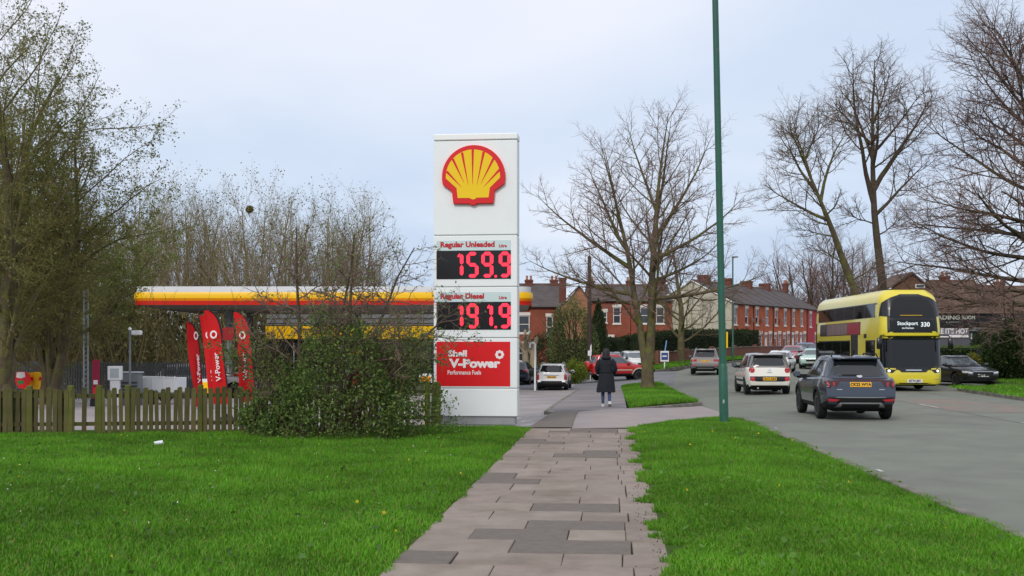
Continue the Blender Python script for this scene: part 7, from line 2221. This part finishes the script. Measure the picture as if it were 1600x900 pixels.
# ------------------------------------------------------------------ double-decker bus
def make_bus():
    bx, by = 16.45, 44.6
    root = thing('double_decker_bus', 'yellow and black double-decker bus with lit route display coming towards the kerb', 'bus', (bx, by, LV(bx, by + 3)), R(-91))
    L_, hw = 10.6, 1.26          # x forward from the nose (0) back to -L
    def outline(z):
        # nose profile: 0 at the bumper, leaning back above
        nose = interp([(.2, -.10), (.35, -.02), (.7, .0), (.95, -.03), (2.2, -.20), (2.28, -.10), (2.45, -.08), (3.3, -.22), (3.9, -.48), (4.15, -.75)], z)
        tail = interp([(.2, .1), (.5, .0), (3.6, .0), (4.0, .12), (4.15, .3)], z)
        w = hw * interp([(.2, .96), (.4, 1.0), (2.6, 1.0), (3.7, .955), (3.95, .91), (4.12, .80), (4.22, .66)], z)
        return nose, -L_ + tail, w
    zs = [.28, .34, .5, .7, .9, .96, 1.2, 1.5, 1.8, 2.1, 2.22, 2.28, 2.36, 2.5, 2.8, 3.1, 3.4, 3.6, 3.75, 3.88, 3.98, 4.07, 4.14, 4.19]
    rings, N = [], None
    for z in zs:
        x1, x0, w = outline(z)
        rf, rr = .42, .22
        ring = []
        for cx, cy, r_, a0 in ((x1 - rf, -w + rf, rf, -90), (x1 - rf, w - rf, rf, 0), (x0 + rr, w - rr, rr, 90), (x0 + rr, -w + rr, rr, 180)):
            for k in range(9):
                a = R(a0 + 90 * k / 8); ring.append((cx + r_ * math.cos(a), cy + r_ * math.sin(a), z))
        # slightly bowed front
        ring = [(x + (.10 * (1 - (y / w) ** 2) if x > x1 - .5 else 0), y, z) for x, y, z in ring]
        rings.append(ring); N = len(ring)
    top = rings[-1]
    for f in (.7, .35):
        rings.append([(lerp(-5.4, x, .4 + .6 * f), y * f, z + .05 * (1 - f)) for x, y, z in top])
    mb = MB(); vs_ = [q for r_ in rings for q in r_]; fs_ = []
    for i in range(len(rings) - 1):
        for j in range(N): fs_.append((i * N + j, i * N + (j + 1) % N, (i + 1) * N + (j + 1) % N, (i + 1) * N + j))
    fs_.append(tuple((len(rings) - 1) * N + j for j in range(N))); fs_.append(tuple(reversed(range(N))))
    mb.add(vs_, fs_)
    body = mb.build('body', 'paint_bus', root, smooth=35)
    P = Patcher([body.data])
    # front
    g = 'bus_glass'
    M('bus_glass', rgb(16, 18, 20), rough=.03, spec=.45)
    M('bus_black', rgb(20, 20, 22), rough=.25, spec=.6)
    M('display_black', rgb(10, 10, 11), rough=.15)
    M('display_text', rgb(210, 220, 220), rough=.5, emit=(.82, .92, .95), estr=.45)
    M('advert_red', rgb(150, 24, 32), rough=.4)
    M('advert_photo', rgb(120, 96, 90), rough=.4, var=.7, scale=7, stretch=(1.0, 1.0, .12))
    fw = 1.16
    P.patch('upper_windscreen', 'wrap', [(-40, 2.40), (40, 2.40), (42, 3.06), (57, 3.10), (56, 3.64), (42, 3.86), (26, 4.00), (-26, 4.00), (-42, 3.86), (-56, 3.64), (-57, 3.10), (-42, 3.06)], 'bus_black', root, off=.012, rings=14, sub=9)
    us = P.patch('upper_glass', 'wrap', [(-38, 3.0), (38, 3.0), (39, 3.4), (36, 3.76), (24, 3.92), (-24, 3.92), (-36, 3.76), (-39, 3.4)], g, root, off=.020, rings=12, sub=8)
    dp = P.patch('route_display', 'front', rect(-.92, .92, 2.46, 2.93), 'display_black', root, off=.022, rings=4, sub=6)
    P.patch('wiper_line', 'front', rect(-.5, .4, 3.10, 3.115), 'canopy_yellow', root, off=.03, rings=2, sub=6)
    P.patch('windscreen', 'wrap', [(-52, .96), (52, .96), (54, 2.17), (-54, 2.17)], g, root, off=.014, rings=16, sub=18)
    P.patch('lower_screen_edge', 'wrap', rect(-50, 50, .87, .955), 'bus_black', root, off=.012, rings=4, sub=18)
    P.patch('brow_line', 'wrap', rect(-52, 52, 2.175, 2.265), 'bus_black', root, off=.014, rings=4, sub=18)
    P.patch('lower_mask', 'front', [(-.5, .78), (.5, .78), (.62, .90), (-.62, .90)], 'bus_black', root, off=.02, rings=2, sub=6)
    P.patch('front_trim', 'front', rect(-.32, .32, .84, .88), 'chrome', root, off=.03, rings=2, sub=4)
    for sg in (-1, 1):
        hl = P.patch('headlight', 'front', [(sg * .72, .86), (sg * 1.08, .92), (sg * 1.08, .78), (sg * .86, .74)], 'bus_black', root, off=.012, rings=3)
        P.patch('headlamp', 'front', disc(sg * .98, .83, .05, 10), 'head_lit', hl, off=.02, rings=2, sub=2)
        P.patch('fog_lamp', 'front', rect(sg * .98 - .16, sg * .98 + .16, .48, .50), 'trim_beige', root, off=.01, rings=2)
    plate(P, root, 'front', 0.05, .42, 'BT74 JBY', False, w=.62, h=.14, off=.014)
    P.patch('lower_skirt', 'front', rect(-1.1, 1.1, .30, .34), 'bus_black', root, off=.008, rings=2, sub=6)
    for txt, sz, a, z, b in (('Stockport', .21, -.22, 2.77, .003), ('via Denton', .11, -.22, 2.58, .001), ('330', .25, .50, 2.72, .006)):
        me = text_mesh(txt, sz, depth=.004, bold=b); me.materials.clear(); me.materials.append(MATS['display_text'])
        o = link('lettering', me, dp); h = P.cast('front', a, z, .04); o.location = h; o.rotation_euler = (0, 0, R(90))
    # sides
    for sd in ('left', 'right'):
        sg = 1 if sd == 'left' else -1
        P.patch('upper_side_glass', sd, [(-10.45, 3.02), (-.52, 3.06), (-.58, 3.58), (-1.0, 3.66), (-10.3, 3.66), (-10.45, 3.5)], 'bus_black', root, off=.005, rings=4, sub=14)
        for k in range(6):
            x0 = -10.0 + k * 1.5
            P.patch('upper_window', sd, rect(x0, x0 + 1.42, 3.06, 3.62), g, root, off=.010, rings=3, sub=4)
        P.patch('lower_side_glass', sd, rect(-10.45, -4.5, 1.05, 2.12), 'bus_black', root, off=.005, rings=4, sub=10)
        for k in range(4):
            x0 = -10.2 + k * 1.42
            P.patch('lower_window', sd, rect(x0, x0 + 1.34, 1.12, 2.06), g, root, off=.010, rings=3, sub=4)
        P.patch('dark_pillar', sd, rect(-4.4, -3.35, .62, 2.45), 'bus_black', root, off=.006, rings=3, sub=5)
        P.patch('cab_window', sd, rect(-2.25, -.95, 1.05, 2.1), 'bus_black', root, off=.006, rings=3, sub=5)
        cg = P.patch('cab_glass', sd, rect(-2.15, -1.05, 1.12, 2.04), g, root, off=.011, rings=3, sub=4)
        P.patch('tail_panel', sd, rect(-10.5, -10.2, .6, 3.0), 'bus_black', root, off=.004, rings=3, sub=5)
        ad = P.patch('advert_frame', sd, rect(-9.6, -3.0, 2.35, 2.92), 'bus_black', root, off=.008, rings=3, sub=10)
        P.patch('advert_photo', sd, rect(-8.3, -5.0, 2.38, 2.89), 'advert_photo', ad, off=.012, rings=3, sub=8)
        P.patch('advert_red', sd, rect(-4.95, -3.05, 2.38, 2.89), 'advert_red', ad, off=.012, rings=3, sub=5)
        P.patch('side_vent', sd, rect(-2.5, -2.1, 2.2, 2.38), 'bus_black', root, off=.008, rings=2)
        for ax in (-2.7, -8.4):
            P.patch('wheel_arch', sd, [(ax + .58 * math.cos(R(a)), max(.3, .46 + .58 * math.sin(R(a)))) for a in range(-15, 196, 15)], 'arch_black', root, off=.006, rings=3, sub=2)
            wheel(root, ax, sg * (hw - .10), .48, .28, 8, 'trim_grey')
        mb = MB(); mb.tube([(-.25, sg * 1.1, 2.30), (.15, sg * 1.38, 2.28), (.2, sg * 1.45, 2.15)], .03, 6); m_ = mb.build('mirror_arm', 'bus_black', root)
        mb = MB(); mb.bevbox(.12, .26, sg * 1.45 - .1, sg * 1.45 + .1, 1.72, 2.18, .04); mb.build('mirror', 'bus_black', m_, smooth=60)
    mb = MB(); mb.bevbox(-10.2, -.5, -hw + .15, hw - .15, .2, .3, .02); mb.build('underbody', 'arch_black', root)
    # driver's cab partition seen through the screen is left dark
make_bus()
# ------------------------------------------------------------------ person walking away
M('coat', rgb(24, 26, 32), rough=.8, var=.15, scale=6)
M('hair', rgb(30, 24, 22), rough=.6, var=.2, scale=14)
M('denim', rgb(62, 76, 106), rough=.85, var=.15, scale=10)
M('shoe', rgb(206, 204, 200), rough=.6)
M('skin', rgb(190, 148, 126), rough=.55)

def skin_mesh(name, verts, edges, radii, mat, sub=2, root=0):
    me = bpy.data.meshes.new(name); me.from_pydata(verts, edges, [])
    o = bpy.data.objects.new(name, me); COL.objects.link(o)
    md = o.modifiers.new('skin', 'SKIN'); md.use_smooth_shade = True
    sv = me.skin_vertices[0].data
    for i, r_ in enumerate(radii):
        sv[i].radius = (r_, r_) if not hasattr(r_, '__len__') else r_
        sv[i].use_root = i == root
    ss = o.modifiers.new('sub', 'SUBSURF'); ss.levels = sub; ss.render_levels = sub
    dg = bpy.context.evaluated_depsgraph_get(); dg.update()
    nm = bpy.data.meshes.new_from_object(o.evaluated_get(dg)); nm.name = name
    bpy.data.objects.remove(o)
    nm.materials.clear(); nm.materials.append(MATS[mat])
    return nm
PXX, PYY = PX(947, 32.4), 32.4
person = thing('person', 'person in a long black hooded coat and jeans walking away along the footway', 'person', (PXX, PYY, LV(PXX, PYY) + .125 * 1.0), R(-5))
# body: pelvis root, legs mid-stride, torso, arms bent in front, neck, head (faces +y)
V = [(0, 0, .92), (.0, .0, 1.12), (0, -.01, 1.34), (0, .01, 1.46), (0, .03, 1.53), (0, .05, 1.62),          # 0-5 spine, neck, head
     (-.09, .0, .88), (-.10, .06, .50), (-.10, -.02, .10), (-.10, .10, .05),                                    # 6-9 left leg
     (.09, .0, .88), (.10, -.02, .50), (.11, -.20, .12), (.115, -.12, .04),                                      # 10-13 right leg
     (-.19, .0, 1.40), (-.25, .02, 1.14), (-.20, .20, 1.02), (-.16, .26, 1.02),                                   # 14-17 left arm
     (.19, .0, 1.40), (.25, .0, 1.14), (.21, .19, 1.03), (.17, .25, 1.03)]                                        # 18-21 right arm
E = [(0, 1), (1, 2), (2, 3), (3, 4), (4, 5), (0, 6), (6, 7), (7, 8), (8, 9), (0, 10), (10, 11), (11, 12), (12, 13), (2, 14), (14, 15), (15, 16), (16, 17), (2, 18), (18, 19), (19, 20), (20, 21)]
RD = [(.17, .13), (.16, .12), (.18, .12), .07, .06, .085, .095, .065, .048, .04, .095, .065, .048, .04, .075, .056, .045, .035, .075, .056, .045, .035]
link('body', skin_mesh('body', V, E, RD, 'denim'), person)
person.scale = (.95, .95, .965)
# head with hood of hair
mb = MB(); mb.lathe([(.0, -.13), (.05, -.12), (.08, -.06), (.085, .0), (.08, .06), (.05, .105), (0, .12)], 16, (0, .05, 1.645)); hd = mb.build('head', 'skin', person, smooth=60)
mb = MB(); mb.lathe([(.06, -.26), (.12, -.22), (.125, -.10), (.115, .02), (.09, .10), (.05, .14), (0, .15)], 18, (0, .02, 1.64)); mb.build('hair', 'hair', person, smooth=60)
for sg in (-1, 1):
    mb = MB(); mb.bevbox(sg * .04 - .012, sg * .04 + .012, .126, .134, 1.645, 1.658, .003); mb.build('eye', 'hair', hd)
mb = MB(); mb.prism([(-.012, 1.60), (.012, 1.60), (0, 1.65)], .128, .155, 'xz'); mb.build('nose', 'skin', hd)
# coat: one flowing skirt from the shoulders down
prof = [(1.50, .085, .08), (1.46, .15, .11), (1.40, .225, .14), (1.30, .235, .15), (1.12, .205, .145), (1.02, .215, .155), (.85, .245, .175), (.65, .27, .20), (.50, .285, .215), (.44, .288, .218)]
N = 40; vs_, fs_ = [], []
for i, (z, a, b) in enumerate(prof):
    for k in range(N):
        t = 2 * math.pi * k / N
        fold = 1 + (.035 * math.sin(7 * t + .5) + .025 * math.sin(11 * t)) * max(0, (1.1 - z) / .6)
        vs_.append((a * math.cos(t) * fold + .01 * math.sin(9 * z), b * math.sin(t) * fold, z + .012 * math.sin(3 * t) * (1 if i > 7 else 0)))
for i in range(len(prof) - 1):
    for k in range(N): fs_.append((i * N + k, i * N + (k + 1) % N, (i + 1) * N + (k + 1) % N, (i + 1) * N + k))
k0 = len(vs_)
mb = MB(); mb.add(vs_, fs_); mb.build('coat', 'coat', person, smooth=70)
for sg in (-1, 1):
    mb = MB(); mb.tube([(sg * .16, .0, 1.43), (sg * .235, .0, 1.34), (sg * .285, .01, 1.15), (sg * .255, .12, 1.05), (sg * .21, .2, 1.02)], [.075, .085, .075, .068, .062], 12); mb.build('sleeve', 'coat', person, smooth=70)
mb = MB(); mb.lathe([(.09, 1.44), (.15, 1.47), (.155, 1.52), (.11, 1.56), (.09, 1.55)], 20, (0, -.03, 0)); mb.build('hood', 'coat', person, smooth=70)
mb = MB(); mb.tube([(.237 * math.cos(t), .165 * math.sin(t), 1.06) for t in np.linspace(0, 6.283, 29)[:-1]], .012, 5, close=True); mb.build('waist_seam', 'coat', person)
def shoe(x, y, z, pitch):
    mb = MB(); out = [(-.045, -.10), (.045, -.10), (.05, .02), (.045, .12), (.02, .165), (-.02, .165), (-.045, .12), (-.05, .02)]
    mb.prism(out, 0, .035); mb.prism([(a * .9, b * .95 - .005) for a, b in out], .035, .085)
    o = mb.build('shoe', 'shoe', person); o.location = (x, y, z); o.rotation_euler = (pitch, 0, 0)
shoe(-.10, .05, .0, 0); shoe(.115, -.20, .05, R(-24))
# hands: palm and five curled fingers
def hand(x, y, z, sg):
    mb = MB(); mb.bevbox(x - .038, x + .038, y - .01, y + .075, z - .016, z + .016, .012)
    for k in range(4):
        fx = x - .029 + k * .0193; L_ = (.06, .07, .067, .052)[k]
        mb.tube([(fx, y + .065, z), (fx, y + .065 + L_ * .55, z - .008), (fx, y + .065 + L_ * .75, z - .03)], [.0095, .0088, .007], 6)
    mb.tube([(x - sg * .03, y + .01, z), (x - sg * .06, y + .035, z - .005), (x - sg * .066, y + .065, z - .012)], [.012, .010, .008], 6)
    mb.build('hand', 'skin', person, smooth=60)
hand(-.16, .24, 1.02, -1); hand(.17, .23, 1.03, 1)

# ------------------------------------------------------------------ street furniture
M('pole_wood', rgb(70, 58, 50), rough=.95, var=.2, scale=4)
D_ = 73.0; X = PX(921, D_); up = thing('utility_pole', 'dark wooden utility pole by the conifer', 'pole', (X, D_, LV(X, D_)))
h_ = PZ(402, D_) - LV(X, D_)
mb = MB(); mb.tube([(0, 0, -.1), (0, 0, h_ * .5), (0, 0, h_)], [.165, .14, .12], 12); mb.build('pole', 'pole_wood', up, smooth=50)
mb = MB(); mb.lathe([(.13, h_), (.1, h_ + .06), (0, h_ + .1)], 10); mb.build('finial', 'dark_grey', up)
mb = MB(); mb.bevbox(-.12, .12, -.2, -.13, 1.6, 1.95, .01); mb.build('notice', 'white_paint', up)
D_ = 92.0; X = PX(1145, D_); sl = thing('lamp_post', 'slim grey-green lamp post far up the road by the garden wall', 'lamp post', (X, D_, LV(X, D_) + .1))
h_ = PZ(404, D_) - LV(X, D_)
mb = MB(); mb.tube([(0, 0, 0), (0, 0, 1.5), (0, 0, 1.6), (0, 0, h_)], [.11, .11, .07, .06], 10); mb.build('pole', 'post_green', sl, smooth=40)
mb = MB(); mb.bevbox(-.1, .45, -.1, .1, h_ - .02, h_ + .1, .04); mb.build('lamp_head', 'steel_grey', sl)
# estate board with a blue pennant
D_ = 78.0; X = PX(1038.5, D_); eb = thing('notice_board', 'white and blue board on a post at the grass corner', 'sign', (X, D_, LV(X, D_) + .12))
M('board_blue', rgb(58, 76, 128), rough=.5); M('pennant_blue', rgb(120, 160, 205), rough=.6)
z0 = LV(X, D_) + .12
mb = MB(); mb.bevbox(-.30, .30, -.03, .03, PZ(565, D_) - z0, PZ(548.5, D_) - z0, .01); b_ = mb.build('board', 'white_paint', eb)
mb = MB(); mb.bevbox(-.24, .24, -.04, -.028, PZ(562.5, D_) - z0, PZ(551, D_) - z0, .004); mb.build('blue_field', 'board_blue', b_)
mb = MB(); mb.bevbox(-.18, .14, -.046, -.038, PZ(557.5, D_) - z0, PZ(555.5, D_) - z0, .002); mb.build('white_stripe', 'white_paint', b_)
mb = MB(); mb.bevbox(-.04, .04, .03, .09, 0, PZ(549, D_) - z0, .01); mb.build('post', 'white_paint', eb)
mb = MB(); mb.prism([(-.02, PZ(549, D_) - z0), (.06, PZ(549, D_) - z0), (.17, PZ(532, D_) - z0), (.10, PZ(532, D_) - z0)], -.01, .01, 'xz'); mb.build('pennant', 'pennant_blue', eb)
D_ = 72.0; X = PX(922.5, 71); wf = thing('flag_post', 'thin white-topped post behind the red off-roader', 'post', (X, 71, LV(X, 71)))
mb = MB(); mb.tube([(0, 0, 0), (0, 0, PZ(552, 71) - LV(X, 71))], .03, 6); mb.build('post', 'white_paint', wf)
mb = MB(); mb.prism([(-.05, PZ(552, 71) - LV(X, 71)), (.09, PZ(550, 71) - LV(X, 71)), (.07, PZ(537, 71) - LV(X, 71)), (-.01, PZ(541, 71) - LV(X, 71))], -.01, .01, 'xz'); mb.build('flag', 'white_paint', wf)

# ------------------------------------------------------------------ small things on the grass
M('litter_white', rgb(225, 228, 235), rough=.5)
X, Y = PX(247, 18.2), 18.2
lt = thing('crumpled_cup', 'crumpled white paper cup lying on the lawn', 'litter', (X, Y, lawn_z(X, Y) + .05), .4)
mb = MB(); mb.lathe([(.028, -.06), (.04, .0), (.046, .06), (.049, .065), (.043, .06), (.03, -.04)], 12, axis='x'); o = mb.build('cup', 'litter_white', lt, smooth=40); o.scale = (1.1, .8, 1.1)
mb = MB(); mb.lathe([(.0, .0), (.05, .0), (.05, .012), (.0, .014)], 12, (.075, .02, -.03), 'x'); mb.build('lid', 'steel_light', lt)
# daisies, dandelions, fallen leaves: too many and too small to pick apart
r_ = np.random.default_rng(12)
def specks(name, n, xr_, yr_, zf, size, cols, seed, label, cat, lift):
    p = np.stack([r_.uniform(*xr_, n), r_.uniform(*yr_, n)], 1)
    p = p[[True for _ in p]]
    q = np.array([(a, b, zf(a, b) + lift) for a, b in p])
    o = link(name, leaf_mesh(name, q, size, seed, cols, aspect=.9))
    return tag(o, label, cat, kind='stuff')
def in_lawn(n, yr_):
    ys = r_.uniform(*yr_, n); return np.array([(r_.uniform(lawn_fl(b), path_l(b) - .15), b) for b in ys])
def in_verge(n, yr_):
    ys = r_.uniform(*yr_, n); return np.array([(r_.uniform(path_r(b) + .1, vr_fr(b)), b) for b in ys])
def put(name, pts, zf, size, cols, seed, label, lift=.075):
    q = np.array([(a, b, zf(a, b) + lift) for a, b in pts]); o = link(name, leaf_mesh(name, q, size, seed, cols, aspect=.9)); return tag(o, label, 'flowers', kind='stuff')
put('daisies', in_lawn(90, (9, 20)), lawn_z, .02, [(.75, .74, .68)], 1, 'tiny white daisies scattered over the lawn')
put('dandelions', in_lawn(16, (8, 20)), lawn_z, .035, [(.7, .52, .03)], 2, 'tiny yellow dandelions scattered over the lawn')
put('dandelions', in_verge(16, (8, 22)), verge_z, .038, [(.7, .52, .03)], 3, 'tiny yellow dandelions on the roadside verge')
put('weed_leaves', in_verge(450, (7.5, 22)), verge_z, .055, [(.12, .25, .04), (.15, .28, .06)], 4, 'broad pale weed leaves among the verge grass', .05)
put('weed_leaves', in_lawn(500, (7.5, 20)), lawn_z, .05, [(.10, .17, .03), (.1, .2, .05)], 5, 'broad weed leaves among the lawn grass', .05)
pts = np.array([(path_r(b) + -.12 + r_.normal(0, .09), b) for b in r_.uniform(7.6, 22, 420)]); q = np.array([(a, b, .006) for a, b in pts])
o = link('leaf_litter', leaf_mesh('leaf_litter', q, .022, 9, [(.12, .08, .05), (.2, .14, .08), (.09, .07, .05)])); tag(o, 'dead leaves and soil crumbs along the path edge', 'leaf litter', kind='stuff')
# bird's nest in the wood
D_ = 74.0; X = PX(390, D_); nt = thing('bird_nest', 'round brown twig nest high in the bare wood', 'nest', (X, D_, PZ(327, D_)))
rg = random.Random(3); segs = []
for _ in range(260):
    v = Vector((rg.gauss(0, 1), rg.gauss(0, 1), rg.gauss(0, 1))).normalized() * rg.uniform(.08, .24); d = v.orthogonal().normalized(); d = Matrix.Rotation(rg.uniform(0, 6), 3, v.normalized()) @ d
    segs.append(((v - d * .2)[:], (v + d * .2)[:], .014, .01))
link('twig_ball', tubes_mesh('twig_ball', segs, 3, 'twig_olive'), nt)
